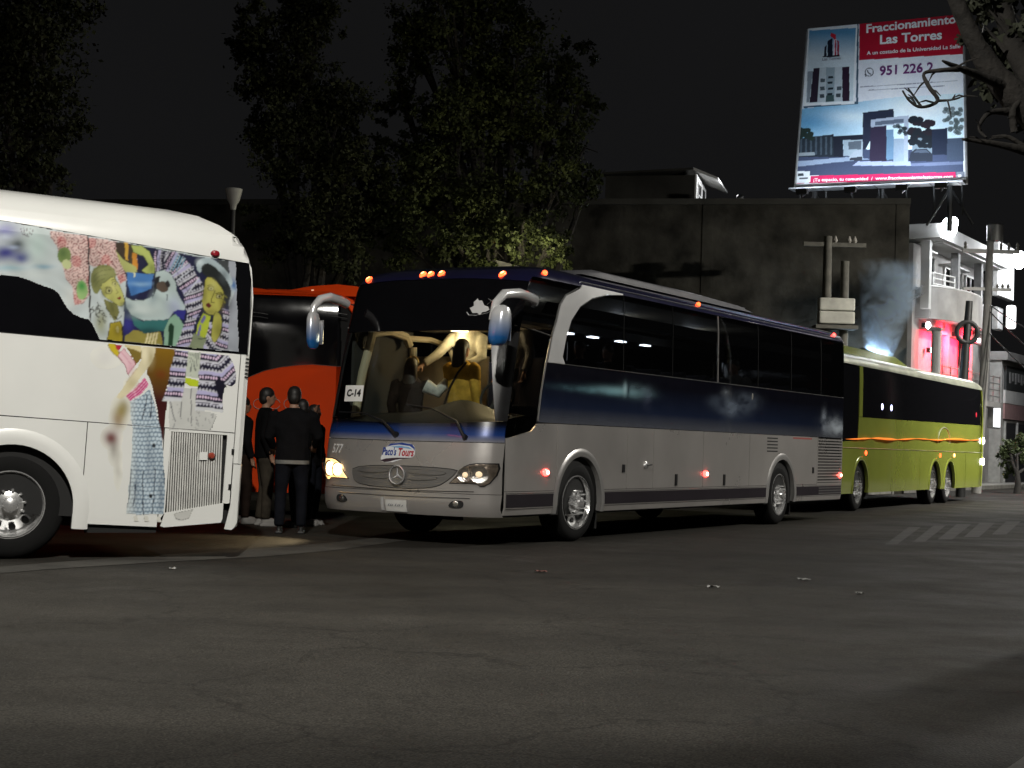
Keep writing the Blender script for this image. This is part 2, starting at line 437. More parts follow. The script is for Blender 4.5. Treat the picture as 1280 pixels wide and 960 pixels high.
# ================================================================ billboard
CAMB = dict(TL=(1010.5, 36), TR=(1203, 18), BL=(995.5, 231.5), BR=(1206.5, 222))
bdir = np.array([-.904, .427, 0]); bn = np.array([-.427, -.904, 0])
BP0 = at(1100, 230, 49.0)
bc = {k: onplane(*v, BP0, bn) for k, v in CAMB.items()}
BO = bc['BL']; BX1 = -bdir                       # local x runs to the viewer's right
bm4 = Matrix.Identity(4)
for i in range(3):
    bm4[i][0] = BX1[i]; bm4[i][1] = -bn[i]; bm4[i][2] = (0, 0, 1)[i]; bm4[i][3] = BO[i]
bb = empty('billboard', bm4)
def bloc(p): d = np.asarray(p)-BO; return (float(d@BX1), float(d[2]))
bq = {k: bloc(v) for k, v in bc.items()}
def bsurf(s, t):
    a = (np.array(bq['BL'])*(1-s)+np.array(bq['BR'])*s)*(1-t)+(np.array(bq['TL'])*(1-s)+np.array(bq['TR'])*s)*t
    return a
NXB, NYB = 300, 290
ss, tt = np.meshgrid(np.linspace(0, 1, NXB), np.linspace(0, 1, NYB)); ss = ss.ravel(); tt = tt.ravel()
pxs = np.stack([(CAMB['BL'][k]*(1-ss)+CAMB['BR'][k]*ss)*(1-tt)+(CAMB['TL'][k]*(1-ss)+CAMB['TR'][k]*ss)*tt for k in (0, 1)], -1)
cv = Canvas(pxs[:, 0], pxs[:, 1], (225, 228, 235))
def B(*pts): return [(980+x/3.693, y/3.693) for x, y in pts]
allm = np.ones(len(ss), bool)
# sky photo in the lower half
m_ = cv.poly(B((70, 505), (520, 450), (830, 430), (830, 820), (60, 800)), (150, 190, 215))
cv.grad(m_, B((200, 480))[0], B((400, 660))[0], (130, 180, 210), (205, 225, 235))
cv.blob(*B((330, 540))[0], 45, 9, (215, 230, 238), .8, m_); cv.blob(*B((130, 560))[0], 30, 12, (90, 150, 190), .7, m_)
cv.blob(*B((640, 500))[0], 45, 16, (225, 232, 238), .9, m_)
cv.poly(B((60, 690), (830, 690), (830, 810), (60, 810)), (70, 80, 105))
cv.poly(B((65, 745), (300, 725), (420, 735), (240, 750), (65, 770)), (150, 165, 185))
cv.poly(B((325, 765), (350, 745), (590, 745), (598, 765)), (165, 175, 200)); cv.poly(B((590, 755), (830, 745), (830, 760), (600, 768)), (110, 120, 145))
cv.poly(B((65, 640), (235, 620), (240, 725), (65, 725)), (40, 50, 60))
for x in range(75, 235, 24): cv.poly(B((x, 632), (x+9, 632), (x+9, 715), (x, 715)), (75, 88, 98))
cv.poly(B((70, 705), (145, 702), (145, 716), (70, 720)), (150, 160, 165))
for i in range(14): cv.ell(*B((70+rng.random()*60, 600+rng.random()*40))[0], 4, 3, (40, 55, 50))
cv.poly(B((235, 630), (375, 622), (375, 645), (280, 648), (280, 725), (235, 725)), (32, 38, 52))
cv.poly(B((282, 648), (372, 643), (372, 720), (282, 720)), (160, 175, 185)); cv.poly(B((305, 655), (365, 650), (365, 690), (305, 690)), (95, 105, 115))
cv.poly(B((308, 725), (330, 700), (360, 690), (372, 700), (372, 735), (310, 740)), (170, 180, 190)); cv.poly(B((312, 730), (370, 722), (370, 740), (312, 742)), (60, 65, 75))
cv.poly(B((372, 520), (515, 503), (515, 545), (412, 560), (412, 640), (385, 690), (372, 690)), (40, 47, 66))
cv.poly(B((410, 553), (583, 533), (580, 750), (562, 750), (562, 570), (410, 590)), (165, 175, 190)); cv.poly(B((430, 562), (560, 548), (560, 566), (430, 580)), (95, 105, 120))
cv.poly(B((410, 588), (482, 580), (482, 745), (402, 745)), (52, 44, 66)); cv.poly(B((482, 600), (515, 597), (515, 735), (482, 740)), (110, 140, 165))
cv.poly(B((515, 640), (562, 640), (562, 745), (515, 745)), (150, 165, 180));
for i in range(14): cv.ell(*B((520+rng.random()*50, 575+rng.random()*45))[0], 2.6, 2.2, (34, 44, 50), .8)
for i in range(40):
    cv.ell(*B((590+rng.random()*100, 548+rng.random()*100))[0], 4.5, 4, (28+rng.random()*18, 36, 44))
cv.poly(B((600, 640), (690, 630), (690, 720), (600, 720)), (130, 145, 155)); 
for i in range(26): cv.ell(*B((590+rng.random()*110, 610+rng.random()*70))[0], 4, 3, (30, 38, 46))
cv.poly(B((690, 598), (757, 592), (757, 715), (690, 715)), (36, 46, 66)); cv.poly(B((757, 640), (830, 635), (830, 740), (757, 740)), (70, 82, 100))
for i in range(36): cv.ell(*B((745+rng.random()*80, 500+rng.random()*120))[0], 3, 2.6, (80, 92, 92), .8)
cv.poly(B((585, 745), (592, 705), (615, 688), (665, 688), (692, 712), (692, 745)), (48, 55, 68)); cv.poly(B((605, 705), (620, 693), (662, 693), (678, 706)), (85, 95, 110))
# magenta foot band and little corner plate
cv.poly(B((125, 812), (792, 795), (800, 828), (60, 848), (60, 840), (125, 840)), (205, 30, 95))
cv.poly(B((55, 792), (124, 790), (120, 845), (52, 847)), (215, 220, 222)); cv.poly(B((65, 800), (92, 799), (92, 812), (65, 813)), (60, 70, 75)); cv.poly(B((72, 820), (112, 818), (112, 826), (72, 828)), (90, 95, 100))
cv.poly(B((798, 795), (835, 793), (835, 824), (800, 826)), (120, 125, 135)); cv.ell(*B((812, 812))[0], 2.4, 1.8, (230, 230, 235))
# red head band
cv.poly(B((355, 105), (830, 50), (830, 250), (355, 278)), (178, 22, 52)); cv.poly(B((340, 40), (840, 20), (830, 60), (340, 108)), (178, 22, 52))
# left panel
cv.poly(B((90, 500), (350, 480), (352, 100), (345, 100), (340, 470), (90, 480)), (70, 95, 115))
m_ = cv.poly(B((108, 132), (347, 118), (333, 480), (90, 490)), (225, 230, 232))
m_ = cv.poly(B((118, 142), (338, 128), (325, 468), (102, 476)), (190, 205, 212)); cv.grad(m_, B((200, 150))[0], B((200, 260))[0], (95, 150, 185), (200, 212, 218))
cv.poly(B((218, 165), (222, 150), (244, 160), (246, 190), (232, 178)), (190, 40, 60))
cv.poly(B((205, 190), (228, 175), (230, 260), (205, 262)), (20, 30, 50)); cv.poly(B((190, 218), (200, 208), (200, 262), (188, 263)), (20, 30, 50))
cv.poly(B((236, 182), (247, 180), (247, 258), (236, 259)), (225, 200, 205)); cv.poly(B((240, 185), (246, 186), (246, 258), (240, 258)), (175, 45, 70)); cv.poly(B((251, 185), (260, 192), (260, 257), (251, 257)), (160, 45, 70))
cv.poly(B((182, 260), (262, 254), (262, 260), (182, 266)), (20, 25, 40))
cv.poly(B((138, 316), (168, 313), (158, 472), (120, 474)), (50, 38, 55)); cv.poly(B((275, 310), (308, 307), (310, 466), (276, 467)), (52, 32, 52))
cv.poly(B((110, 330), (136, 328), (118, 472), (106, 472)), (140, 150, 158)); cv.poly(B((168, 313), (275, 308), (276, 467), (158, 472)), (185, 195, 200)); cv.poly(B((198, 312), (240, 310), (238, 468), (200, 470)), (150, 165, 172))
for x, y in ((208, 352), (206, 378), (208, 405), (204, 430)): cv.poly(B((x, y), (x+24, y-1), (x+24, y+9), (x, y+10)), (30, 45, 55))
for x, y in ((172, 364), (168, 435), (245, 432), (170, 400), (250, 400)): cv.poly(B((x, y), (x+22, y-1), (x+22, y+16), (x, y+17)), (60, 72, 80) if y < 410 else (30, 45, 55), .9)
cv.poly(B((198, 440), (236, 438), (236, 468), (198, 470)), (70, 92, 92))
# two rows of fine print, too small to read
for (xa, ya), (xb, yb) in (((360, 402), (800, 374)), ((400, 417), (745, 397))):
    q = 0.
    while q < 1:
        w_ = rng.uniform(.02, .06); e_ = min(1, q+w_); cv.line(B((xa+(xb-xa)*q, ya+(yb-ya)*q), (xa+(xb-xa)*e_, ya+(yb-ya)*e_)), 1.1, (120, 122, 135), .8); q = e_+.012
# phone badge
cv.ell(*B((402, 333))[0], 5.6, 5.6, (70, 75, 85)); cv.ell(*B((402, 333))[0], 4.5, 4.5, (225, 228, 235)); cv.line(B((393, 326), (397, 336), (408, 343)), 1.7, (70, 75, 85)); cv.line(B((386, 352), (383, 341)), 1.5, (70, 75, 85))
PRINT = M('poster_print', rough=.6, attr=True, var=.05, spec=.3)
mb = MB(); xy = np.array([bsurf(a, b_) for a, b_ in zip(ss, tt)])
mb.v = [(x, -.012, z) for x, z in xy]
mb.f = [(j*NXB+i, j*NXB+i+1, (j+1)*NXB+i+1, (j+1)*NXB+i) for j in range(NYB-1) for i in range(NXB-1)]
gr_ = np.random.default_rng(3).normal(size=(len(ss), 1))*.05
mb.c = np.concatenate([np.clip(cv.c**1.12*(1+gr_)*(1+.05*np.sin(ss*19)*np.sin(tt*7))[:, None], 0, .8), np.ones((len(ss), 1))], 1)
mb.build('poster', PRINT, bb, smooth=False)
BWID = bq['BR'][0]
def bpx(u, v):    # pixel on the board -> local sheet coordinates
    return bloc(onplane(u, v, BP0, bn))
MB().prism([tuple(bsurf(0, 0)), tuple(bsurf(1, 0)), tuple(bsurf(1, 1)), tuple(bsurf(0, 1))], -.01, .14, lambda u, v, w_: (u, w_, v)).build('panel', STEEL, bb, smooth=False)
TXW = M('print_white', (.8, .8, .8), .6, var=.03); TXP = M('print_purple', (.12, .015, .12), .6, var=.03); TXG = M('print_grey', (.18, .18, .22), .6, var=.05)
def btext(s, p0, p1, h, mat, bold=0.):
    a = bpx(*B(p0)[0]); b_ = bpx(*B(p1)[0]); rot = math.atan2(b_[1]-a[1], b_[0]-a[0])
    text_on('lettering', s, lambda u, v: (u, -.017, v), a[0], a[1], h, mat, bb, bold=bold, width=math.hypot(b_[0]-a[0], b_[1]-a[1]), rot=rot)
PXM = BWID/211.
btext('Fraccionamiento', (378, 152), (795, 106), 12.5*PXM*1.2, TXW, .028)
btext('Las Torres', (440, 204), (730, 180), 13.5*PXM*1.2, TXW, .028)
btext('A un costado de la Universidad La Salle', (383, 254), (815, 222), 5.4*PXM*1.25, TXW, .015)
btext('951 226 2', (441, 348), (690, 330), 13.5*PXM*1.2, TXP, .028)
btext('Las Torres', (176, 281), (262, 274), 4.0*PXM*1.2, TXG, .01)
btext('¡Tu espacio, tu comunidad  /  www.fraccionamientolastorres.com', (135, 838), (780, 822), 4.6*PXM*1.25, TXW, .02)
# frame, catwalk, legs and floodlights
zb = bq['BL'][1]
MB().tube([(-.05, 0, -.03), (BWID+.05, 0, bq['BR'][1]-.03)], .05, 8).build('frame_rail', STEEL, bb)
for s_ in (0, 1):
    a = bsurf(s_, 0); b_ = bsurf(s_, 1); o_ = .04 if s_ else -.04
    MB().tube([(a[0]+o_, .03, a[1]-.2), (b_[0]+o_, .03, b_[1])], .05, 8).build('frame_post', STEEL, bb)
CAT = M('catwalk_grating', (.3, .31, .32), .6, .2)
cw = MB().box(-.05, BWID+.05, -.75, -.12, -.24, -.2).build('catwalk', CAT, bb, smooth=False)
for x in np.linspace(.1, BWID-.1, 7):
    MB().tube([(x, -.7, -.22), (x, .05, -.22), (x, .3, -1.1)], .03, 6).build('bracket', DARKM, bb)
FLG = M('floodlight_glass', (.9, .9, .9), .2, emit=(.8, .9, 1), es=.7)
for i, x in enumerate((.7, 2.2, 3.75, 4.9)):
    fl = MB().box(x-.17, x+.17, -2.02, -1.84, -.62, -.46).build('floodlight', DARKM, bb, smooth=False)
    MB().box(x-.15, x+.15, -1.839, -1.822, -.6, -.48).build('lens', FLG, fl, smooth=False)
    MB().tube([(x, -.7, -.24), (x, -1.9, -.7), (x, -1.93, -.6)], .025, 6).build('arm', DARKM, fl)
    ld = bpy.data.lights.new('floodlight_light', 'SPOT'); ld.energy = (225, 225, 345, 265)[i]; ld.color = (.78, .88, 1); ld.spot_size = math.radians(115); ld.spot_blend = .8; ld.shadow_soft_size = .12
    lo = bpy.data.objects.new('lamp_light', ld); COL.objects.link(lo); lo.parent = bb; lo.location = (x, -1.75, -.5)
    lo.rotation_euler = (math.radians(90+46), 0, 0)
for x in (.55, 2.7, 4.8):
    MB().tube([(x, .25, -1.6), (x, .25, 3.5)], .09, 8).build('leg', DARKM, bb)
    for d in (-.7, .7): MB().tube([(x+d, .25, -1.4), (x, .25, -.25)], .04, 6).build('brace', DARKM, bb)
tag(bb, 'large lit housing billboard with red heading on the dark rooftop', 'billboard')

# ================================================================ white lit building on the corner
LW = M('lit_building_paint', (.55, .55, .54), .85, var=.18, scale=1.2, bump=.1)
LG = M('grey_render', (.36, .35, .34), .9, var=.25, scale=1.5, bump=.2)
TILE = M('lintel_paint', (.3, .3, .3), .8, var=.2)
FO = (14.11, 54.0, 0)
lb = empty('corner_building', street(FO))
# y>0 is into the building
boxo('wall', .6, 11.5, .45, 9, 0, 8.55, LG, lb)
boxo('end_wall', -.25, .598, .3, 9, 0, 8.5, LG, lb)
boxo('roof', -.5, 9.4, -.7, 9.2, 8.62, 9.1, LW, lb)
boxo('ceiling', .6, 9.3, -.5, .44, 8.56, 8.615, LW, lb)
for x, ww in ((-.2, .3), (3.55, .28), (6.9, .28)):
    boxo('column', x-ww/2, x+ww/2, -.3, -.3+ww, 6.95 if x > 0 else 6.2, 8.555, LW if x < 0 else TILE, lb)
MB().prism([(.12, -.02), (.12, -1.7), (8.28, -1.7), (8.28, -.02)], 5.98, 6.16, lambda u, v, w_: (u, v*.4+.44, w_)).build('floor_slab', LG, lb, smooth=False)
# curved balcony front
bal = [(.1, .43), (.1, -.2)]+[(.1+8.2*t, -.2-.75*math.sin(PI*min(t*1.25, 1))**.7) for t in np.linspace(.04, .96, 13)]+[(8.3, -.15), (8.3, .43)]
mb = MB(); n_ = len(bal)
inn = [(x, y+.12) for x, y in bal]
vs = [(x, y, 5.9) for x, y in bal]+[(x, y, 6.98) for x, y in bal]+[(x, y, 6.98) for x, y in inn]+[(x, y, 5.9) for x, y in inn]
fs = []
for i in range(n_-1):
    for k in range(4): fs.append((k*n_+i, k*n_+i+1, ((k+1) % 4)*n_+i+1, ((k+1) % 4)*n_+i))
mb.add(vs, fs).build('balcony', LG, lb, smooth=False)
MB().add([(x, y+.125, 5.935) for x, y in bal]+[(x, y+.125, 5.975) for x, y in bal], [tuple(range(n_))[::-1], tuple(range(n_, 2*n_))]+[(i, (i+1) % n_, n_+(i+1) % n_, n_+i) for i in range(n_)]).build('balcony_soffit', LW, lb, smooth=False)
MB().tube([(x, y+.05, 7.02) for x, y in bal[1:]], .05, 6).build('coping', LW, lb)
for k in range(3):
    MB().tube([(.3+t*1.7, -.25-.3*t, 7.12+k*.19) for t in (0, .5, 1)], .028, 6).build('railing_bar', FRAME, lb)
for x, y in ((.3, -.25), (1.15, -.4), (2.0, -.55)): MB().tube([(x, y, 6.95), (x, y, 7.52)], .025, 6).build('railing_post', FRAME, lb)
def fwin(x0, x1, z0, z1, y, nx, nz, mat=PANE):
    w0 = boxo('window', x0, x1, y-.02, y, z0, z1, DARKIN, lb)
    for i in range(nx+1):
        x = x0+(x1-x0)*i/nx; boxo('frame', x-.05, x+.05, y-.08, y-.021, z0, z1, FRAME, w0)
    for j in range(nz+1):
        z = z0+(z1-z0)*j/nz; boxo('frame', x0-.03, x1+.03, y-.095, y-.081, z-.04, z+.04, FRAME, w0)
    for i in range(nx):
        for j in range(nz):
            boxo('pane', x0+(x1-x0)*i/nx+.06, x0+(x1-x0)*(i+1)/nx-.06, y-.05, y-.042, z0+(z1-z0)*j/nz+.05, z0+(z1-z0)*(j+1)/nz-.05, mat, w0)
fwin(1.45, 2.75, 6.6, 8.3, .449, 2, 3); fwin(4.2, 6.5, 6.6, 8.15, .449, 3, 1); fwin(7.2, 8.6, 6.6, 8.15, .449, 2, 2)
boxo('awning', 4.1, 6.7, .1, .445, 8.2, 8.27, LW, lb); boxo('awning', 1.2, 2.1, .1, .445, 8.36, 8.42, FRAME, lb)
# first floor in red light, behind a railing
REDW = M('first_floor_paint', (.5, .36, .36), .85, var=.1)
boxo('back_wall', .8, 8.4, .40, .445, 3.3, 5.97, REDW, lb)
for x in (3.0, 6.2): MB().lathe([(.2, 3.3), (.2, 5.97)], (x, .05, 0), n=14).build('column', REDW, lb)
fwin(6.8, 8.0, 3.5, 5.4, .399, 2, 2)
boxo('balcony_slab', .0, 8.4, -.75, .44, 3.08, 3.28, LG, lb)
for k in range(4): MB().tube([(.1, -.7, 3.5+k*.25), (8.3, -.7, 3.5+k*.25)], .022, 6).build('railing_bar', STEEL, lb)
for i in range(9): MB().tube([(.1+i*1.025, -.7, 3.28), (.1+i*1.025, -.7, 4.3)], .026, 6).build('railing_post', STEEL, lb)
boxo('sign_edge', 8.0, 8.34, -1.28, -.95, 6.15, 7.05, M('lit_sign_edge', (.9, .9, .9), .4, emit=(1, 1, 1), es=2.2), lb, bevel=.08)
tag(lb, 'white lit corner building with curved balcony and red lit floor', 'building')
def wall_lamp(x, y, z, watts, col, label, size=.16, es=40, soft=.12):
    r = empty('wall_lamp', street(FO) @ Matrix.Translation((x, y, z)))
    MB().box(-.1, .1, .06, .2, -.08, .08).build('bracket', DARKM, r, smooth=False)
    MB().ell((0, 0, 0), (size, size*.7, size)).build('bulb', M('lamp_bulb_%d' % int(watts), (.9, .9, .9), .3, emit=col, es=es), r)
    ld = bpy.data.lights.new('wall_lamp_light', 'POINT'); ld.energy = watts; ld.color = col; ld.shadow_soft_size = soft
    lo = bpy.data.objects.new('lamp_light', ld); COL.objects.link(lo); lo.parent = r; lo.location = (0, -size-.12, 0)
    tag(r, label, 'lamp'); return r
wall_lamp(-.35, -.95, 8.95, 170, (.92, .96, 1), 'white floodlight at the top corner of the balcony building', .36)  # bulb oversized so its glow includes the glare around the lamp
wall_lamp(.25, -.95, 9.2, 60, (.92, .96, 1), 'small second floodlight above the corner floodlight on the roof edge', .2)
wall_lamp(7.6, -1.5, 8.75, 900, (.95, .97, 1), 'bright white floodlight under the roof beside the concrete pole', .36)  # oversized bulb again, standing for the glare
for lx_, lab_ in ((2.3, 'red lamp under the balcony nearer the corner post'), (5.3, 'red lamp under the balcony nearer the concrete pole')):
    rl = wall_lamp(lx_, -.62, 5.5, 900, (1, .03, .08), lab_, .07, 12)
    rl['group'] = 'red lamps under the balcony'
    for o in rl.children:
        if o.type == 'LIGHT':
            q = bpy.data.lights.new('red_light', 'SPOT'); q.energy = 2200; q.color = (1, .012, .035); q.spot_size = math.radians(150); q.spot_blend = .6; q.shadow_soft_size = .15
            o.data = q; o.rotation_euler = (math.radians(78), 0, 0); o.location = (0, .0, -.12)
boxo('lintel', .75, 8.3, -.12, .06, 5.5, 5.93, REDW, lb)
wall_lamp(1.7, .1, 4.9, 4, (1, .8, .8), 'small white bulb by the first floor window', .11, 25)
wall_lamp(-.55, -.35, 5.6, 16, (.95, .97, 1), 'small white lamp on the corner downpipe post', .12, 25)
# post at the corner of that building
cp = empty('corner_post', street(FO) @ Matrix.Translation((-.75, -.7, 0)))
MB().tube([(0, 0, 0), (0, 0, 5.4)], .17, 10).build('post', LW, cp); MB().box(-.2, .2, -.2, .2, 5.4, 5.5).build('cap', LG, cp, smooth=False)
tag(cp, 'pale round post below the small lamp at the building corner', 'post')
# cabinet sign (lit, blank white)
LIT = M('lit_white_sign', (.9, .9, .9), .4, emit=(.93, .97, 1), es=1.35)
def signbox(name, x0, x1, z0, z1, y, label, mat, parent_m=None):
    r = empty(name, street(FO)); f_ = boxo('case', x0, x1, y, y+.22, z0, z1, STEEL, r, bevel=.02)
    boxo('face', x0+.05, x1-.05, y-.012, y-.001, z0+.05, z1-.05, mat, r); tag(r, label, 'sign'); return r
signbox('light_box', 9.2, 11.9, 7.55, 9.75, -.35, 'large blank white lit sign box beside the concrete pole', LIT)
signbox('small_sign', 9.0, 9.9, 6.2, 7.1, -.4, 'small white sign plate fixed to the concrete pole below the lit box', M('plate_white', (.7, .7, .7), .5))
signbox('low_sign', 8.6, 9.8, 2.3, 3.2, -.4, 'white hanging sign near ground level behind the green coach', LIT)
# ---- shop further along the same side
sh = empty('corner_shop', street(FO))
SHW = M('shop_paint', (.5, .5, .48), .85, var=.2); SHP = M('shop_pink_band', (.45, .28, .28), .8, var=.15); SHD = M('shop_dark_sign', (.05, .055, .055), .6, var=.4, scale=3)
boxo('wall', 11.6, 26, .0, 8, 0, 5.15, SHW, sh)
boxo('roof', 11.5, 26.2, -.25, 8.2, 5.15, 5.5, LG, sh)
boxo('sign_board', 12.0, 16.5, -.1, -.002, 3.95, 4.95, SHD, sh)
for i in range(7): boxo('lettering', 12.5+i*.52, 12.8+i*.52, -.115, -.101, 4.25+.1*(i % 2), 4.7, M('faded_letter', (.3, .3, .3), .7, var=.3), sh)
boxo('white_band', 11.9, 16.6, -.09, -.002, 3.4, 3.94, WHITEP, sh); boxo('pink_band', 11.9, 16.6, -.08, -.002, 2.75, 3.39, SHP, sh)
for i, (a, b_) in enumerate(((12.2, 14.0), (14.4, 16.2), (16.6, 18.6))):
    d_ = boxo('door', a, b_, -.05, -.003, .14, 2.6, M('shop_dark_door', (.05, .05, .055), .5, var=.3), sh)
    boxo('rail', a, b_, -.075, -.051, 1.7, 1.76, STEEL, d_); boxo('frame', a-.12, a-.01, -.085, -.004, .14, 2.65, SHW, d_)
tag(sh, 'low shop with dark sign board and pink band behind the small tree', 'building')

# ---- utility poles
CPOLE = M('pole_concrete', (.36, .35, .33), .9, var=.2, scale=3, bump=.2)
WOOD = M('pole_dark', (.10, .095, .08), .9, var=.3)
INS = M('insulator', (.35, .33, .3), .3)
def wires(name, pts, label, r=.012, sag=.25, group=None):
    a, b_ = np.array(pts[0]), np.array(pts[1]); P_ = []
    for t in np.linspace(0, 1, 14):
        p = a*(1-t)+b_*t; p[2] -= sag*4*t*(1-t); P_.append(tuple(p))
    o = MB().tube(P_, r, 5).build(name, DARKM); tag(o, label, 'cable', group); return o
pb = at(1224, 560, 50.5); pt = at(1241, 302, 50.5)
up = empty('utility_pole', loc=(pb[0], pb[1], 0))
tx, tz = float(pt[0]-pb[0])*.75, float(pt[2])
MB().tube([(-.07, 0, 0), (tx*.5, 0, tz*.5), (tx, 0, tz)], [.16, .14, .11], 12).build('pole', CPOLE, up)
MB().box(tx-.9, tx+.95, -.05, .05, tz-.38, tz-.26).build('crossarm', STEEL, up, smooth=False)
for x in (-.8, .35, .6, .88): MB().lathe([(.03, tz-.26), (.06, tz-.2), (.04, tz-.15), (.06, tz-.1), (.02, tz-.02)], (tx+x, 0, 0), n=8).build('insulator', INS, up)
MB().box(tx-.85, tx+.7, -.04, .04, tz-1.6, tz-1.5).build('crossarm', STEEL, up, smooth=False)
for x in (.25, .42, .6): MB().lathe([(.03, tz-1.5), (.06, tz-1.45), (.02, tz-1.36)], (tx+x, 0, 0), n=8).build('insulator', INS, up)
MB().lathe([(.0, tz-.02), (.26, tz), (.26, tz+.5), (.2, tz+.56), (.0, tz+.58)], (tx+.1, -.15, 0), n=16).build('transformer', STEEL, up)
tag(up, 'leaning pale concrete utility pole with crossarms beside the lit sign box', 'utility pole')
tp = at(1029, 560, 45.0)
u2 = empty('utility_pole', loc=(tp[0], tp[1], 0))
MB().tube([(0, 0, 0), (0, 0, 7.4)], [.17, .12], 10).build('pole', WOOD, u2)
MB().tube([(.52, .05, 0), (.52, .05, 6.7)], [.16, .12], 10).build('pole', WOOD, u2)
MB().box(-.7, 1.1, -.06, .06, 7.1, 7.22).build('crossarm', WOOD, u2, smooth=False)
for x in (.22, .62, .78): MB().lathe([(.03, 7.22), (.07, 7.28), (.02, 7.42)], (x, 0, 0), n=8).build('insulator', INS, u2)
TRF = M('transformer_paint', (.42, .41, .36), .7, var=.25, scale=3)
t1 = MB().box(-.3, .72, -.52, -.15, 4.84, 5.2).build('transformer_case', TRF, u2, smooth=False, bevel=.04)
t2 = MB().box(-.3, .72, -.52, -.15, 5.22, 5.58).build('transformer_case', TRF, u2, smooth=False, bevel=.04)
MB().box(-.4, .8, -.6, .1, 4.7, 4.8).build('platform', WOOD, u2, smooth=False)
tag(u2, 'dark double utility pole carrying a pale transformer behind the blue coach', 'utility pole')
wires('power_line', [(tp[0], tp[1], 5.3), tuple(at(1156, 356, 53))], 'upper dark cable from the transformer pole to the lit corner', .02, .2)
wires('power_line', [(tp[0], tp[1], 4.9), tuple(at(1156, 366, 53))], 'lower dark cable from the transformer pole to the lit corner', .02, .2)
wires('power_line', [(pb[0]+tx, pb[1], 5.9), tuple(at(1330, 470, 46))], 'steep pale cable falling from the concrete pole over the shop', .02, .1)
wires('power_line', [(pb[0]+tx, pb[1], 6.1), tuple(at(1330, 432, 46))], 'upper pale cable running from the concrete pole past the shop', .02, .1)
wires('power_line', [(pb[0]+tx, pb[1], 5.2), tuple(at(1330, 500, 46))], 'lowest cable running from the concrete pole down past the shop', .02, .1)
# ---- dark pole with a ring
rp_ = at(1203, 560, 45.5)
rg = empty('ring_post', loc=(rp_[0], rp_[1], 0))
MB().tube([(-.03, 0, 0), (.0, 0, 3.5), (.12, 0, 5.7)], [.14, .13, .1], 10).build('post', DARKM, rg)
ringp = [(.06+.3*math.cos(a), -.06, 4.78+.3*math.sin(a)) for a in np.linspace(0, 2*PI, 25)]
MB().tube(ringp, .07, 8, cap=False).build('ring', DARKM, rg)
tag(rg, 'dark street post with a thick ring before the red lit floor', 'post')

# ================================================================ trees
BARK = M('tree_bark', (.026, .023, .02), .95, var=.6, scale=6, bump=.9, bscale=22)
def leafmat(name, c): 
    mt = M(name, c, .6, var=.55, scale=1.3, spec=.15); return mt
LEAFD = leafmat('dark_leaf', (.033, .038, .017)); LEAFL = leafmat('street_tree_leaf', (.042, .052, .019)); LEAFS = leafmat('pale_leaf', (.10, .13, .06)); LEAFN = leafmat('near_leaf', (.06, .065, .045))
def leaves(blobs, n, size, rg_, droop=.3, sub=3):
    g = np.random.default_rng(rg_.randrange(10**6)); C_ = []
    tot = sum(r**2 for *_, r in blobs)
    for cx, cy, cz, r in blobs:
        k = int(n*r*r/tot); nc = max(5, int(k/60))
        d = g.normal(size=(nc, 3)); d /= np.linalg.norm(d, axis=1)[:, None]; cl = d*r*g.uniform(.3, 1.08, (nc, 1))**.8; cr = r*g.uniform(.06, .2, nc)
        i = g.integers(0, nc, k); C_.append(np.array([cx, cy, cz])+cl[i]+g.normal(size=(k, 3))*cr[i][:, None]*np.array([1, 1, .8]))
    P_ = np.concatenate(C_); N = len(P_)
    d = g.normal(size=(N, 3))+np.array([0, 0, -droop]); d /= np.linalg.norm(d, axis=1)[:, None]
    s_ = np.cross(d, g.normal(size=(N, 3))); s_ /= np.linalg.norm(s_, axis=1)[:, None]
    L = size*g.uniform(.45, 1.5, (N, 1)); W_ = L*g.uniform(.2, .4, (N, 1))
    V = np.stack([P_, P_+d*L*.5+s_*W_, P_+d*L, P_+d*L*.5-s_*W_], 1).reshape(-1, 3)
    mb = MB(); mb.v = V.tolist(); mb.f = np.arange(4*N).reshape(-1, 4).tolist()
    return mb
def tree(label, base, blobs, n, size, leafm, seed, trunk_r=.25, fork=.45, group=None, name='tree'):
    rg_ = random.Random(seed); r = empty(name, loc=base)
    loc = [(x-base[0], y-base[1], z-base[2], q) for x, y, z, q in blobs]
    top = max(b_[2] for b_ in loc); cz = min(b_[2] for b_ in loc)
    mx = sum(b_[0] for b_ in loc)/len(loc); my = sum(b_[1] for b_ in loc)/len(loc)
    fk = Vector((mx*.3, my*.3, cz*fork+.3))
    t = MB(); t.tube([(0, 0, -.1), (fk.x*.4+.04, fk.y*.4, fk.z*.5), tuple(fk)], [trunk_r*1.35, trunk_r, trunk_r*.85], 10)
    tr = t.build('trunk', BARK, r)
    for x, y, z, q in loc[::3 if len(loc) > 8 else 1]:
        e = Vector((x, y, z)); mid = fk.lerp(e, .5)+Vector((rg_.uniform(-.3, .3), rg_.uniform(-.3, .3), .2))
        MB().tube([tuple(fk), tuple(mid), tuple(e)], [trunk_r*.6, trunk_r*.35, trunk_r*.1], 7).build('limb', BARK, r)
        for _ in range(4):
            d = Vector((rg_.gauss(0, 1), rg_.gauss(0, 1), rg_.gauss(.2, 1))).normalized()*q*.9
            MB().tube([tuple(mid.lerp(e, .6)), tuple(e+d*.5+Vector((0, 0, .1))), tuple(e+d)], [trunk_r*.2, trunk_r*.1, .01], 5).build('branch', BARK, r)
    c = leaves(loc, n, size, rg_); me = c.build('crown', leafm, r, smooth=False); tag(me, kind='stuff')
    tag(r, label, 'tree', group); return r
brg = random.Random(21)
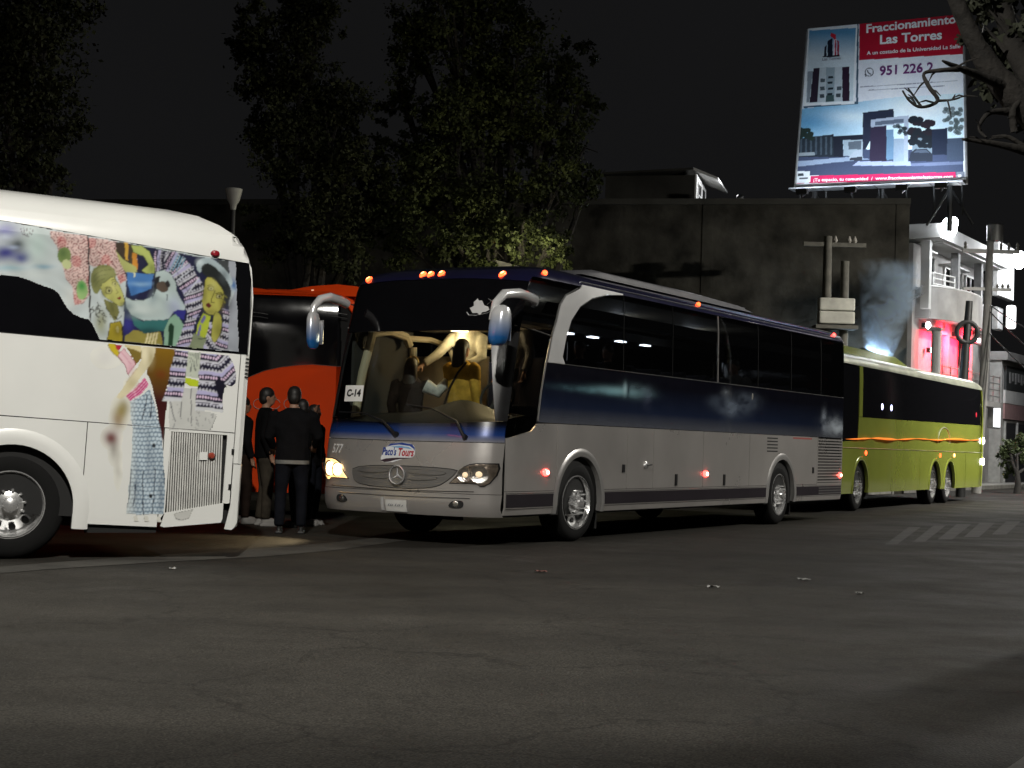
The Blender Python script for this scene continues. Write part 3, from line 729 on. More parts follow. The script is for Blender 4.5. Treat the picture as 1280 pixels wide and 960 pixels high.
def bl(*l):
    o = []
    for u, v, D, r in l:
        p = at(u, v, D); o.append((*[float(q) for q in p], r*.78))
        for _ in range(2):
            q = [float(p[i])+brg.uniform(-1, 1)*r*.85 for i in range(3)]; o.append((*q, r*brg.uniform(.25, .5)))
    return o
G_T = 'dark trees behind the coaches'
tree('dark tree rising over the roof of the white coach', (-8.6, 29, 0), bl((40, 60, 28, 1.15), (70, 150, 28.5, .95), (0, 150, 28, 1.3), (10, 30, 29, 1.3), (-60, 90, 29, 1.6), (60, 10, 28.5, 1.0), (-30, 210, 28.5, 1.1)), 38000, .085, LEAFD, 3, group=G_T)
tree('tall dark tree behind the orange coach, near the lamp post', (-4.4, 34, 0), bl((375, 60, 33, 1.15), (345, 110, 33, 1.0), (420, 130, 33.5, 1.0), (360, 190, 33, 1.0), (430, 220, 33, 1.1), (395, 280, 33, 1.05), (350, 300, 33.5, .7), (385, 5, 33, .9), (450, 290, 33, .8), (400, 160, 34, 1.1), (325, 160, 33.5, .6), (460, 190, 34, .7), (320, 60, 33.5, .7), (470, 250, 34, .8)), 46000, .085, LEAFD, 4, group=G_T)
tree('broad tree with lamplit lower leaves behind the blue coach', (.1, 34.5, 0), bl((560, 30, 33, 1.2), (640, 70, 33.5, 1.3), (560, 140, 33, 1.0), (680, 150, 33.5, 1.0), (610, 170, 34, 1.3), (540, 230, 33, 1.1), (620, 260, 32.7, 1.0), (690, 240, 33, .9), (570, 300, 32.5, .8), (650, 302, 32.2, .75), (690, 305, 32.2, .55), (500, 290, 33, .9), (610, 315, 32.3, .5), (520, 40, 33.5, .9), (600, -30, 33.5, 1.2), (715, 190, 34, .8), (725, 130, 34, .6), (700, 90, 34, .8), (500, 120, 33.8, .6), (505, 200, 33.8, .8), (735, 230, 34, .5), (620, 110, 34, 1.2), (560, 190, 34, 1.)), 74000, .085, LEAFL, 5, trunk_r=.3, group=G_T)
# small lit young tree on the pavement
bt = ground(1271, 617)
r = tree('small young tree with pale leaves on the pavement by the shop', (bt[0], bt[1], 0), bl((1258, 562, 53, .42), (1272, 575, 53, .5), (1285, 560, 53.3, .5), (1262, 590, 52.8, .3), (1253, 575, 53, .3), (1275, 550, 53.3, .3), (1290, 585, 53, .35)), 2600, .1, LEAFS, 6, trunk_r=.1, fork=.6)
# near street tree: trunk outside the picture on the right, boughs reaching in
nr = empty('tree', loc=(5.35, 12.2, .1))
def n_(u, v, D): p = at(u, v, D); return (float(p[0]-5.35), float(p[1]-12.2), float(p[2]-.1))
MB().tube([(0, 0, -.1), (-.05, 0, 1.5), (-.1, -.1, 2.9), n_(1335, 150, 12)], [.32, .27, .25, .22], 14).build('trunk', BARK, nr)
boughs = [([n_(1340, 190, 12), n_(1290, 140, 12), n_(1245, 95, 12), n_(1215, 45, 12), n_(1190, -10, 12), n_(1160, -60, 12)], [.2, .16, .12, .085, .07, .05]),
          ([n_(1340, 220, 12), n_(1290, 192, 11.8), n_(1245, 180, 11.7), n_(1203, 174, 11.6)], [.09, .045, .03, .012]),
          ([n_(1268, 112, 12), n_(1225, 95, 11.8), n_(1196, 84, 11.6), n_(1178, 76, 11.5)], [.06, .04, .028, .01]),
          ([n_(1205, 86, 11.6), n_(1175, 88, 11.5), n_(1155, 92, 11.5), n_(1161, 108, 11.4), n_(1172, 126, 11.4), n_(1152, 134, 11.4), n_(1137, 126, 11.4), n_(1128, 113, 11.4)], [.03, .02, .014, .02, .017, .014, .012, .007]),
          ([n_(1152, 134, 11.4), n_(1142, 120, 11.4), n_(1135, 110, 11.35)], [.012, .01, .006]),
          ([n_(1172, 126, 11.4), n_(1188, 125, 11.4), n_(1200, 122, 11.4)], [.013, .01, .007]), ([n_(1190, 125, 11.4), n_(1194, 118, 11.4)], [.009, .005]),
          ([n_(1270, 140, 12), n_(1240, 140, 11.9), n_(1228, 150, 11.8), n_(1224, 162, 11.8), n_(1233, 172, 11.7)], [.05, .025, .02, .015, .01]),
          ([n_(1268, 165, 11.9), n_(1266, 140, 11.9), n_(1275, 125, 11.9)], [.035, .03, .02]), ([n_(1290, 192, 11.8), n_(1262, 172, 11.8), n_(1240, 171, 11.8)], [.03, .02, .01]),
          ([n_(1300, 120, 12), n_(1265, 50, 12.3), n_(1250, -20, 12.6), n_(1255, -90, 13)], [.14, .1, .08, .06]), ([n_(1320, 130, 12), n_(1330, 0, 12.5), n_(1310, -150, 13)], [.16, .12, .08]),
          ([n_(1340, 170, 12), n_(1400, 60, 11), n_(1430, -100, 10)], [.16, .11, .07]), ([n_(1335, 150, 12), n_(1480, 120, 13), n_(1600, 20, 13.5)], [.14, .1, .05])]
for p_, r_ in boughs: MB().tube(*crom(p_, [q*.82 for q in r_]), 10).build('bough', BARK, nr)
trg = random.Random(14)
for p_, r_ in boughs[:11]:
    for a_, b_, ra in zip(p_[:-1], p_[1:], r_[:-1]):
        if ra > .1 or trg.random() < .35: continue
        a_, b_ = Vector(a_), Vector(b_); q = a_.lerp(b_, trg.uniform(.2, .8)); d = (b_-a_).normalized()
        e = (d*.5+Vector((trg.uniform(-1, 1), trg.uniform(-.4, .4), trg.uniform(-.7, 1)))).normalized()*trg.uniform(.08, .22)
        MB().tube([tuple(q), tuple(q+e*.5+Vector((0, 0, .015))), tuple(q+e)], [min(.012, ra*.5), .007, .003], 5).build('twig', BARK, nr)
nb_ = [(*n_(u, v, D), r_) for u, v, D, r_ in ((1262, 20, 12.3, .28), (1285, 60, 12.4, .3), (1262, 75, 12.5, .18), (1240, 10, 12.5, .22), (1275, 105, 12.4, .2), (1290, -30, 12.5, .5), (1340, 40, 12.5, .6), (1380, -60, 12, .8), (1450, 40, 11.5, .7), (1300, -140, 13, .8), (1500, 60, 13, .8), (1600, -20, 13.5, .9), (1420, -200, 10.5, .9), (1245, -70, 12.8, .45), (1250, 55, 12.4, .26), (1272, 135, 12.3, .26), (1236, 32, 12.4, .2), (1275, 165, 12.2, .22), (1225, 5, 12.5, .2), (1290, 100, 12.3, .35), (1262, 100, 12.3, .2))]
for u, v in ((1250, 22), (1236, 40), (1255, 62), (1275, 25), (1270, 80), (1240, 18)):
    MB().tube([n_(u+22, v+25, 12.2), n_(u+8, v+8, 12.3), n_(u-4, v-6, 12.3)], [.022, .014, .006], 5).build('twig', BARK, nr)
tag(leaves(nb_, 10500, .085, random.Random(8)).build('crown', LEAFN, nr, smooth=False), kind='stuff')
tag(nr, 'near street tree with bare crooked twigs hanging before the billboard', 'tree', None)

# ---- lamp post with upturned shade beyond the white coach
lp = at(292, 243, 30)
ll = empty('lamp_post', loc=(lp[0], lp[1], 0)); z0 = float(lp[2])
MB().tube([(0, 0, 0), (0, 0, z0-.3)], [.09, .05], 10).build('post', DARKM, ll)
MB().lathe([(.05, z0-.3), (.07, z0-.2), (.12, z0-.12), (.17, z0+.1), (.16, z0+.11), (.03, z0+.13)], n=16).build('lamp_shade', M('frosted_shade', (.4, .4, .37), .5), ll)
tag(ll, 'dark lamp post with frosted upturned shade beyond the white coach', 'lamp post')
# ---- lit lamp standing behind the blue coach under the tree
gl = at(662, 346, 31.4)
l2 = empty('garden_lamp', loc=(gl[0], gl[1], 0)); z0 = float(gl[2])
MB().tube([(0, 0, 0), (0, 0, z0-.15)], [.07, .045], 10).build('post', DARKM, l2)
MB().ell((0, 0, z0), (.16, .16, .16)).build('globe', M('lamp_globe', (.9, .9, .8), .4, emit=(1, .9, .6), es=12), l2)
ld = bpy.data.lights.new('garden_lamp_light', 'POINT'); ld.energy = 125; ld.color = (1, .92, .58); ld.shadow_soft_size = .16
lo = bpy.data.objects.new('lamp_light', ld); COL.objects.link(lo); lo.parent = l2; lo.location = (0, -.3, z0+.05)
tag(l2, 'lit globe lamp hidden below the lamplit leaves behind the blue coach', 'lamp post')
# ---- sloping pale kiosk roof behind the blue coach
kp = at(575, 330, 33.2)
kk = empty('kiosk', loc=(kp[0], kp[1], 0)); z1 = float(kp[2])
boxo('wall', .05, 1.5, 0, 1.2, 0, z1-.2, WALLM, kk)
MB().prism([(-.02, z1-.22), (1.6, z1-.22), (1.6, z1-.1), (0, z1+.28), (-.02, z1+.28)], -.1, 1.3, lambda u, v, w_: (u, w_, v)).build('roof', M('kiosk_roof', (.45, .44, .42), .8, var=.2), kk, smooth=False)
tag(kk, 'pale sloping kiosk roof showing above the blue coach', 'kiosk')

# ================================================================ coaches
def lerp_tab(t,z):
    if z<=t[0][0]: return t[0][1]
    for (a,b),(c,d) in zip(t,t[1:]):
        if z<=c: return b+(d-b)*(z-a)/(c-a)
    return t[-1][1]
class Bus:
    def __init__(s,L,w,xf,D=.5,n=3.,xr=((0,0),(9,0)),Dr=.22,nr=2.5):
        s.L,s.w,s.xf,s.D,s.n,s.xr,s.Dr,s.nr=L,w,xf,D,n,xr,Dr,nr
    def W(s,z): return lerp_tab(s.w,z)
    def F(s,z): return lerp_tab(s.xf,z)
    def Rr(s,z): return s.L-lerp_tab(s.xr,z)
    def hw(s,x,z):
        w=s.W(z); f=s.F(z); r=s.Rr(z)
        if x<f+s.D:
            t=min(1,max(0,1-(x-f)/s.D)); w*=max(0,1-t**s.n)**(1/s.n)
        if x>r-s.Dr:
            t=min(1,max(0,1-(r-x)/s.Dr)); w*=max(0,1-t**s.nr)**(1/s.nr)
        return w
    def front0(s,u,z):
        w=s.W(z); q=min(1,abs(u)/w)
        return (s.F(z)+s.D*(1-max(0,1-q**s.n)**(1/s.n)),-u,z)
    def rear0(s,u,z):
        w=s.W(z); q=min(1,abs(u)/w)
        return (s.Rr(z)-s.Dr*(1-max(0,1-q**s.nr)**(1/s.nr)),u,z)
    def side0(s,x,z,sg=-1): return (x,sg*s.hw(x,z),z)
    def side(s, sg):
        return lambda x, z: s.side0(x, z, sg)
    def so(s, sg): return 1 if sg < 0 else -1      # orientation so that + offset is outward
CHROME = M('chrome', (.88, .88, .88), .24, .82, var=.08)
TYRE = M('tyre_rubber', (.007, .007, .007), .8, var=.2, scale=12, spec=.18)
BLACKP = M('black_trim', (.012, .012, .013), .35, var=.2)
RUBBER = M('rubber_seal', (.015, .015, .015), .7)
UNDER = M('underbody', (.012, .012, .012), .9)
BLACKG = M('black_glass', (.004, .004, .005), .06, var=.1, spec=.5)
TINT = GLASS('tinted_glass', (.34, .35, .36), .8)
CLEAR = GLASS('windshield_glass', (.86, .9, .88), .55)
REDL = M('red_lamp_lens', (.5, .02, .02), .25, emit=(1, .05, .04), es=9.)
REDH = M('red_lamp_core', (.8, .3, .2), .25, emit=(1, .35, .22), es=26.)
AMBL = M('amber_lamp_lens', (.6, .1, .03), .25, emit=(1, .075, .018), es=6.)
DULLR = M('unlit_red_lens', (.25, .01, .02), .2)
def arch_fn(arches, r, cz):
    def f(x):
        z = -9
        for c in arches:
            d = abs(x-c)
            if d < r: z = max(z, cz+math.sqrt(r*r-d*d))
        return z
    return f
def panel_poly(x0, x1, z0, z1, arches, r, cz):
    f = arch_fn(arches, r, cz)
    xs = sorted({x0, x1} | {c+r*math.cos(PI*k/18)*(1 if 1 else 0) for c in arches for k in range(19) if x0 < c+r*math.cos(PI*k/18) < x1} | {q for c in arches for q in (c-r-.001, c+r+.001) if x0 < q < x1})
    low = [(x, min(z1-.03, max(z0, f(x)))) for x in xs]
    out = []
    for p in low:
        if not out or abs(p[0]-out[-1][0])+abs(p[1]-out[-1][1]) > 1e-4: out.append(p)
    return out+[(x1, z1), (x0, z1)]
_wheel = {}
def wheel(parent, x, y, r, rim, key, face=-1, spikes=False, dish=.1, steer=0, width=.28):
    """face=-1: outer face looks to -y"""
    k = (key, r, rim)
    if k not in _wheel:
        t = MB()
        pr = [(rim*.98, .02), (rim*1.02, 0), (rim*1.12, .012), (r*.86, .005), (r*.95, -.01), (r, -.045)]
        for g in range(4):
            a = -.045-(width-.09)*(g+.35)/4; pr += [(r, a+.012), (r-.014, a+.008), (r-.014, a-.008), (r, a-.012)]
        pr += [(r, -width+.045), (r*.95, -width+.01), (r*.8, -width), (rim*.9, -width+.02)]
        t.lathe(pr, axis='y', n=40, cap=False)
        ri = MB()
        ri.lathe([(rim*.6, -width+.03), (rim*.93, -.12), (rim*.95, -.02), (rim*1.03, .006), (rim*1.03, .012), (rim*.97, .012), (rim*.92, -.02), (rim*.86, -dish), (rim*.5, -dish*.55), (rim*.47, -.01), (rim*.30, .015), (rim*.1, .02)], axis='y', n=36)
        hs = MB()
        for i in range(10):
            a = 2*PI*(i+.5)/10; c = (rim*.69*math.cos(a), 0, rim*.69*math.sin(a))
            hs.lathe([(rim*.105, -.09), (rim*.105, dish*-.72+.006), (rim*.03, dish*-.72+.008)], (c[0], 0, c[2]), axis='y', n=10)
        nu = MB()
        for i in range(10):
            a = 2*PI*i/10; c = (rim*.44*math.cos(a), 0, rim*.44*math.sin(a)); h = .075 if spikes else .03
            nu.lathe([(.017, -.03), (.017, .0), (.014, h*.5), (.009, h)], c, axis='y', n=8)
        hb = MB().lathe([(rim*.24, -.02), (rim*.24, .05), (rim*.2, .085), (rim*.07, .1)], axis='y', n=20)
        _wheel[k] = [q.mesh(nm) for q, nm in ((t, 'wheel'), (ri, 'rim'), (hs, 'hand_hole'), (nu, 'wheel_nut'), (hb, 'hub_cap'))]
    me = _wheel[k]
    o = link('wheel', me[0], TYRE, parent, loc=(x, y, r))
    o.rotation_euler = (0, rng.uniform(0, 1), (0 if face < 0 else PI)+steer)
    for mm, nm, mt in ((me[1], 'rim', CHROME), (me[2], 'hand_hole_ring', UNDER), (me[3], 'wheel_nut_ring', CHROME), (me[4], 'hub_cap', CHROME)):
        q = link(nm, mm, mt, o)
        if nm.endswith('_ring'): q['kind'] = 'stuff'
    return o
def arch_trim(bus, parent, c, cz, r0, r1, sg, z0, mat, off=.022):
    f = bus.side(sg); g = offs(f); k = bus.so(sg); mb = MB(); N = 26; ang = [PI*i/N for i in range(N+1)]
    def ringp(r, o_):
        P_ = [(c+r, z0)]+[(c+r*math.cos(a), cz+r*math.sin(a)) for a in ang]+[(c-r, z0)]
        return [g(x, z, k*o_) for x, z in P_]
    A = [ringp(r0, -.06), ringp(r0, off*.6), ringp(r0+(r1-r0)*.35, off), ringp(r0+(r1-r0)*.7, off*.9), ringp(r1, .001)]
    n = len(A[0]); mb.v = [p for q in A for p in q]
    for a in range(len(A)-1):
        for i in range(n-1): mb.f.append((a*n+i, a*n+i+1, (a+1)*n+i+1, (a+1)*n+i))
    return mb.build('wheel_arch', mat, parent)
def ring(bus, z, nf=24, ns=14, inset=0.):
    P_ = []
    w_ = bus.W(z)-inset
    for i in range(nf+1):
        th = -PI/2+PI*i/nf; s_ = math.sin(th); u = w_*math.copysign(abs(s_)**(2/bus.n), s_)
        x = bus.F(z)+inset+bus.D*(1-abs(math.cos(th))**(2/bus.n)); P_.append((x, -u, z))
    x0 = bus.F(z)+bus.D; x1 = bus.Rr(z)-bus.Dr
    for i in range(1, ns): P_.append((x0+(x1-x0)*i/ns, -w_, z))
    for i in range(nf+1):
        th = PI/2-PI*i/nf; s_ = math.sin(th); u = w_*math.copysign(abs(s_)**(2/bus.nr), s_)
        P_.append((bus.Rr(z)-inset-bus.Dr*(1-abs(math.cos(th))**(2/bus.nr)), -u, z))
    for i in range(1, ns): P_.append((x1+(x0-x1)*i/ns, w_, z))
    return P_
def ringloft(bus, zs, inset=0., cap_top=True, cap_bot=False):
    rs = [ring(bus, z, inset=inset) for z in zs]; n = len(rs[0]); mb = MB(); mb.v = [p for r_ in rs for p in r_]
    for i in range(len(zs)-1):
        for j in range(n): mb.f.append((i*n+j, i*n+(j+1) % n, (i+1)*n+(j+1) % n, (i+1)*n+j))
    if cap_top: mb.f.append(tuple((len(zs)-1)*n+j for j in range(n)))
    if cap_bot: mb.f.append(tuple(range(n))[::-1])
    return mb
def disc_lamp(name, fn3, u, v, rad, mat, parent, h=.02, core=None, flat=1.):
    # small domed lens standing proud of a surface
    mb = MB(); rings = [(1., 0), (.9, .6), (.55, .95)]; N = 14
    for q, hh in rings: mb.v += [fn3(u+rad*q*math.cos(2*PI*i/N), v+rad*q*flat*math.sin(2*PI*i/N), h*hh) for i in range(N)]
    for a in range(2):
        for i in range(N): mb.f.append((a*N+i, a*N+(i+1) % N, (a+1)*N+(i+1) % N, (a+1)*N+i))
    mb.f.append(tuple(2*N+i for i in range(N)))
    o = mb.build(name, mat, parent)
    if core:
        m2 = MB(); m2.v = [fn3(u+rad*.5*math.cos(2*PI*i/N), v+rad*.5*flat*math.sin(2*PI*i/N), h+.002) for i in range(N)]; m2.f = [tuple(range(N))]
        m2.build('bulb_glow', core, o)
    return o
def strip(name, pts, fn3, w_, o_, mat, parent, flat=.5):
    return MB().tube([fn3(u, v, o_) for u, v in pts], w_, 6, flat=flat).build(name, mat, parent)
def smooth_poly(pts, k=3):
    # Chaikin corner cutting
    for _ in range(k):
        q = []
        for i in range(len(pts)):
            a, b_ = pts[i], pts[(i+1) % len(pts)]
            q += [(a[0]*.75+b_[0]*.25, a[1]*.75+b_[1]*.25), (a[0]*.25+b_[0]*.75, a[1]*.25+b_[1]*.75)]
        pts = q
    return pts

# ---------------------------------------------------------------- blue coach
BLUE = Bus(12.31, ((.3, 1.24), (.45, 1.27), (1.2, 1.275), (2.2, 1.275), (3.1, 1.262), (3.2, 1.24), (3.27, 1.19), (3.33, 1.08), (3.38, .9), (3.41, .6)),
           ((.3, .06), (.42, 0), (.9, 0), (1.25, .05), (1.45, .1), (2.48, .34), (3.0, .5), (3.15, .58), (3.25, .75), (3.33, 1.1), (3.38, 1.6), (3.41, 2.1)))
BPH = .5328
bc_ = empty('blue_coach', Matrix.Translation((-1.3099, 18.2561, 0)) @ Matrix.Rotation(PI/2-BPH, 4, 'Z'))
tag(bc_, 'silver and blue touring coach with lit windshield, sign C-14', 'coach')
SILV = M('silver_paint', (.5, .475, .455), .27, .55, var=.13, scale=1.1, coat=.4, bump=.12, bscale=1.6)
SILVD = M('silver_grille', (.26, .255, .25), .35, .6, var=.06)
NAVY = M('navy_paint', (.012, .012, .045), .2, .2, var=.1, coat=.7)
STRIPE = M('skirt_stripe', (.016, .012, .017), .35, var=.1)
PILL = M('pillar_paint', (.5, .5, .5), .4, .1, var=.05, coat=.3)
ARCHM = M('arch_metal', (.45, .44, .43), .3, .6, var=.06, coat=.3)
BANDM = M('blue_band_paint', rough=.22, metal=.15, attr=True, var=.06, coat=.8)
AR = (2.15, 9.12); ACZ = .47; AR0 = .585; AR1 = .685
BF = BLUE.front0; gF = offs(BF)
def g_side(bus, sg):
    g = offs(bus.side(sg)); k = bus.so(sg)
    return lambda x, z, o_: g(x, z, k*o_)
bS = g_side(BLUE, -1)
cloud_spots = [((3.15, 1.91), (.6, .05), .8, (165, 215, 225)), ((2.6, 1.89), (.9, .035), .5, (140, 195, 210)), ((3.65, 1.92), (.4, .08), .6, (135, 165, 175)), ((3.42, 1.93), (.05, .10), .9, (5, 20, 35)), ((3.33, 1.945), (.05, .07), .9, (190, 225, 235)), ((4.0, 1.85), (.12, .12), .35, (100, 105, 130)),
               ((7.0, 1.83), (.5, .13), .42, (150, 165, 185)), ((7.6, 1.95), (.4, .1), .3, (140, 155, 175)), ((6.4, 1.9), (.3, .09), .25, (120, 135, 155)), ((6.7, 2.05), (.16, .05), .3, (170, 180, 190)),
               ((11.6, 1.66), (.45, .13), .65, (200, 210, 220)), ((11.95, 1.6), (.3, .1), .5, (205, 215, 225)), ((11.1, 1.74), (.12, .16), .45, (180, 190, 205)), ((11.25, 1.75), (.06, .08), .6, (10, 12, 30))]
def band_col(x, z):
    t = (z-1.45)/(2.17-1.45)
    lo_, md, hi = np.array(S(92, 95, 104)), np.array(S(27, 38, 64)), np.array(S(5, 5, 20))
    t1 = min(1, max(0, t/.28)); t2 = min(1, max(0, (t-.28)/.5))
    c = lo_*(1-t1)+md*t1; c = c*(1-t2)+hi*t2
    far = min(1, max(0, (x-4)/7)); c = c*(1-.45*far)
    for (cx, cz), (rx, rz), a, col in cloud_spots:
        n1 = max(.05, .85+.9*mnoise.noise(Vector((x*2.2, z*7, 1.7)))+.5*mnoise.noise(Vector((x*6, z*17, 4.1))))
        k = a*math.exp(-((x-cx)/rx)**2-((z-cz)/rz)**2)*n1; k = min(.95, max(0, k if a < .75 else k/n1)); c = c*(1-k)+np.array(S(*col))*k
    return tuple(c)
RG = .006
for sg in (-1, 1):
    f = BLUE.side(sg); so = BLUE.so(sg)
    # lower locker doors and panels
    seams = [1.53, 3.45, 4.25, 5.93, 7.71, 10.8, 12.12]
    p0 = panel_poly(.36, 1.53-RG, .642, 1.0, AR, AR0, ACZ)
    p0 = p0[:-2]+[(1.53-RG, 1.444), (1.033, 1.436), (.9, 1.345), (.36, 1.248)]
    patch(p0, f, .12, .2, .02, 0, so).build('side_panel', SILV, bc_)
    for a, b_ in zip(seams, seams[1:]):
        if sg < 0 and a == 10.8:
            patch(panel_poly(a+RG, b_, .642, .66, AR, AR0, ACZ), f, .5, .2, .02, 0, so).build('side_panel', SILV, bc_); continue
        patch(panel_poly(a+RG if a != 10.8 else a, b_-RG, .642, 1.444, AR, AR0, ACZ), f, .6, .25, .02, 0, so).build('side_panel', SILV, bc_)
    for a, b_ in ((.36, AR[0]-AR0), (AR[0]+AR0, AR[1]-AR0), (AR[1]+AR0, 12.1)):
        patch([(a, .365), (b_, .365), (b_, .636), (a, .636)], f, .3, .1, .02, 0, so).build('skirt', SILV, bc_)
        if sg < 0:
            e = b_-.1 if b_ < 12 else b_
            patch([(a+.02, .455), (b_-.02, .455), (b_-.02, .605), (a+.02, .605)], f, .3, .2, .004, .004, so).build('skirt_stripe', STRIPE, bc_)
            for z in (.44, .618): strip('pinstripe', [(a+.02+(b_-a-.04)*i/6, z) for i in range(7)], bS, .005, .002, BLACKP, bc_)
    # blue band
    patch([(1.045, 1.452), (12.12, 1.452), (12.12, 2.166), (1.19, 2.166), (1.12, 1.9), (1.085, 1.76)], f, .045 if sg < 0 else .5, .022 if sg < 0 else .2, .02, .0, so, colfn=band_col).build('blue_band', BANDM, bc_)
    # passenger windows (bonded glass)
    wx = [3.26, 4.79, 6.38, 7.98, 9.45, 10.9, 12.12]
    first = [(1.68, 2.18), (3.25, 2.18), (3.25, 3.155), (2.75, 3.11), (2.36, 3.03), (2.05, 2.9), (1.83, 2.72), (1.70, 2.5), (1.615, 2.27), (1.62, 2.21)]
    patch(first, f, .4, .2, .008, .004, so).build('side_window', TINT, bc_)
    for a, b_ in zip(wx, wx[1:]):
        patch([(a+.008, 2.18), (b_-.008, 2.18), (b_-.008, 3.158), (a+.008, 3.158)], f, .6, .3, .008, .004, so).build('side_window', TINT, bc_)
        strip('window_divider', [(a, 2.18+i*.245) for i in range(5)], g_side(BLUE, sg), .008 if abs(a-6.38) > .01 else .018, .0, UNDER if abs(a-6.38) > .01 else SILV, bc_)
    strip('window_trim', [(1.24+i*1.09, 2.172) for i in range(11)], g_side(BLUE, sg), .009, .004, SILVD, bc_)
    # pillar and driver window
    pill = [(1.235, 2.176), (1.665, 2.176), (1.60, 2.26), (1.69, 2.52), (1.815, 2.73), (2.04, 2.915), (2.35, 3.045), (2.75, 3.125), (3.25, 3.168), (3.25, 3.185), (2.11, 3.188), (2.06, 3.14), (1.66, 3.01), (1.53, 2.89), (1.45, 2.70), (1.34, 2.505)]
    patch(pill, f, .25, .15, .02, .006, so).build('window_pillar', PILL, bc_)
    dw = [(.34, 1.26), (.89, 1.358), (1.01, 1.445), (1.065, 1.783), (1.165, 2.15), (1.305, 2.506), (1.41, 2.70), (1.49, 2.89), (1.62, 3.005), (1.98, 3.125), (2.03, 3.165), (.92, 3.165), (.80, 3.03), (.66, 2.65), (.52, 2.1)]
    patch(dw, f, .2, .2, .012, .003, so).build('driver_window', TINT if sg < 0 else BLACKG, bc_)
    g_ = g_side(BLUE, sg)
    strip('window_trim', [(1.03, 1.47), (1.083, 1.79), (1.185, 2.16), (1.325, 2.51), (1.43, 2.71), (1.51, 2.9), (1.65, 3.02), (1.97, 3.13)], g_, .012, .006, SILVD, bc_)
    strip('window_divider', [(.58, 2.56), (.9, 2.53), (1.32, 2.49)], g_, .014, .006, SILVD, bc_)
    strip('gutter_rail', [(2.1+i*1.0, 3.222) for i in range(11)], g_, .013, .008, CHROME, bc_)
    for c in AR: arch_trim(BLUE, bc_, c, ACZ, AR0, AR1, sg, .365, ARCHM)
    for c in AR:
        wheel(bc_, c, sg*1.225, .485, .325, 'coach', face=sg, spikes=(c < 5), steer=(-.06 if c < 5 else 0))
        boxo('mud_flap', c+.6, c+.612, sg*1.0-.2, sg*1.0+.2, .14, .62, RUBBER, bc_)
        boxo('wheel_well', c-.64, c+.64, min(sg*.7, sg*.72), max(sg*.7, sg*.72), .35, 1.2, UNDER, bc_)
# rear engine louvres and lamps on the near side
patch([(10.8, .66), (12.12, .66), (12.12, 1.444), (10.8, 1.444)], BLUE.side(-1), .4, .3, .01, -.05, 1).build('louvre_recess', UNDER, bc_)
for i in range(15):
    z = .672+i*.0515
    patch([(10.84, z), (12.08, z), (12.08, z+.03), (10.84, z+.03)], BLUE.side(-1), .4, .1, .02, .0, 1).build('louvre_slat', SILV, bc_)
for a, b_ in ((10.8, 10.838), (12.082, 12.12)): patch([(a, .66), (b_, .66), (b_, 1.444), (a, 1.444)], BLUE.side(-1), .4, .3, .03, .0, 1).build('louvre_frame', SILV, bc_)
for i in range(3):
    patch([(10.9, .475+i*.045), (12.06, .475+i*.045), (12.06, .49+i*.045), (10.9, .49+i*.045)], BLUE.side(-1), .4, .1, .006, .009, 1).build('louvre_slat', SILVD, bc_)
for i in range(5):
    z = 1.175+i*.052
    patch([(8.44, z), (8.9, z), (8.9, z+.02), (8.44, z+.02)], BLUE.side(-1), .3, .1, .004, .003, 1).build('vent_slot', UNDER, bc_)
for x, z in ((3.34, .91), (10.59, .88)): patch([(x-.03, z-.05), (x+.03, z-.05), (x+.03, z+.05), (x-.03, z+.05)], BLUE.side(-1), .3, .3, .03, .015, 1).build('door_latch', BLACKP, bc_)
for x, z in ((5.0, .75), (6.72, .74)): patch([(x-.03, z-.08), (x+.03, z-.08), (x+.03, z+.08), (x-.03, z+.08)], BLUE.side(-1), .3, .3, .03, .015, 1).build('locker_handle', BLACKP, bc_)
disc_lamp('fuel_lock', bS, 4.01, .95, .05, CHROME, bc_, .03)
MB().tube([bS(4.0, .95, .04), bS(4.13, .96, .04)], .01, 6).build('lock_lever', BLACKP, bc_)
for x, z, r_ in ((1.27, .86, .055), (6.03, .83, .06), (12.0, .79, .06)):
    disc_lamp('side_marker_lamp', bS, x, z, r_*1.35, REDL, bc_, .03, REDH, flat=.62)
patch([(9.6, 1.40), (10.5, 1.40), (10.5, 1.425), (9.6, 1.425)], BLUE.side(-1), .4, .1, .003, .002, 1).build('reflector_strip', M('dull_red_strip', (.3, .08, .07), .4), bc_)
# floor, inner liner, roof, rear
ringloft(BLUE, (.34, .8, 1.2), inset=.05, cap_top=False, cap_bot=True).build('chassis', UNDER, bc_)
boxo('cabin_floor', 1.95, 12.1, -1.2, 1.2, 1.12, 1.2, UNDER, bc_); boxo('driver_platform', .9, 1.94, -1.2, -.2, 1.12, 1.2, UNDER, bc_); boxo('entry_step', .9, 1.94, -.19, 1.2, .48, .56, UNDER, bc_)
ringloft(BLUE, (3.168, 3.2, 3.24, 3.27, 3.30, 3.33, 3.36, 3.38, 3.395, 3.41)).build('roof', NAVY, bc_)
patch([(-1.26, .4), (1.26, .4), (1.26, 2.1), (-1.26, 2.1)], BLUE.rear0, .12, .4, .02, 0, 1, cu=(-1.22, 1.22, -1.25, 1.25)).build('rear_panel', SILV, bc_)
patch([(-1.25, 2.11), (1.25, 2.11), (1.25, 3.16), (-1.25, 3.16)], BLUE.rear0, .12, .4, .02, 0, 1, cu=(-1.22, 1.22)).build('rear_window', BLACKG, bc_)
ac = MB()
acs = [(2.6, .0), (2.75, .06), (3.2, .115), (6.5, .125), (7.9, .1), (8.4, .03), (8.45, .0)]
prof = [(-.98, 0), (-.95, .6), (-.8, .95), (0, 1.), (.8, .95), (.95, .6), (.98, 0)]
for x, h in acs: ac.v += [(x, y, 3.385+h*1.15*q) for y, q in prof]
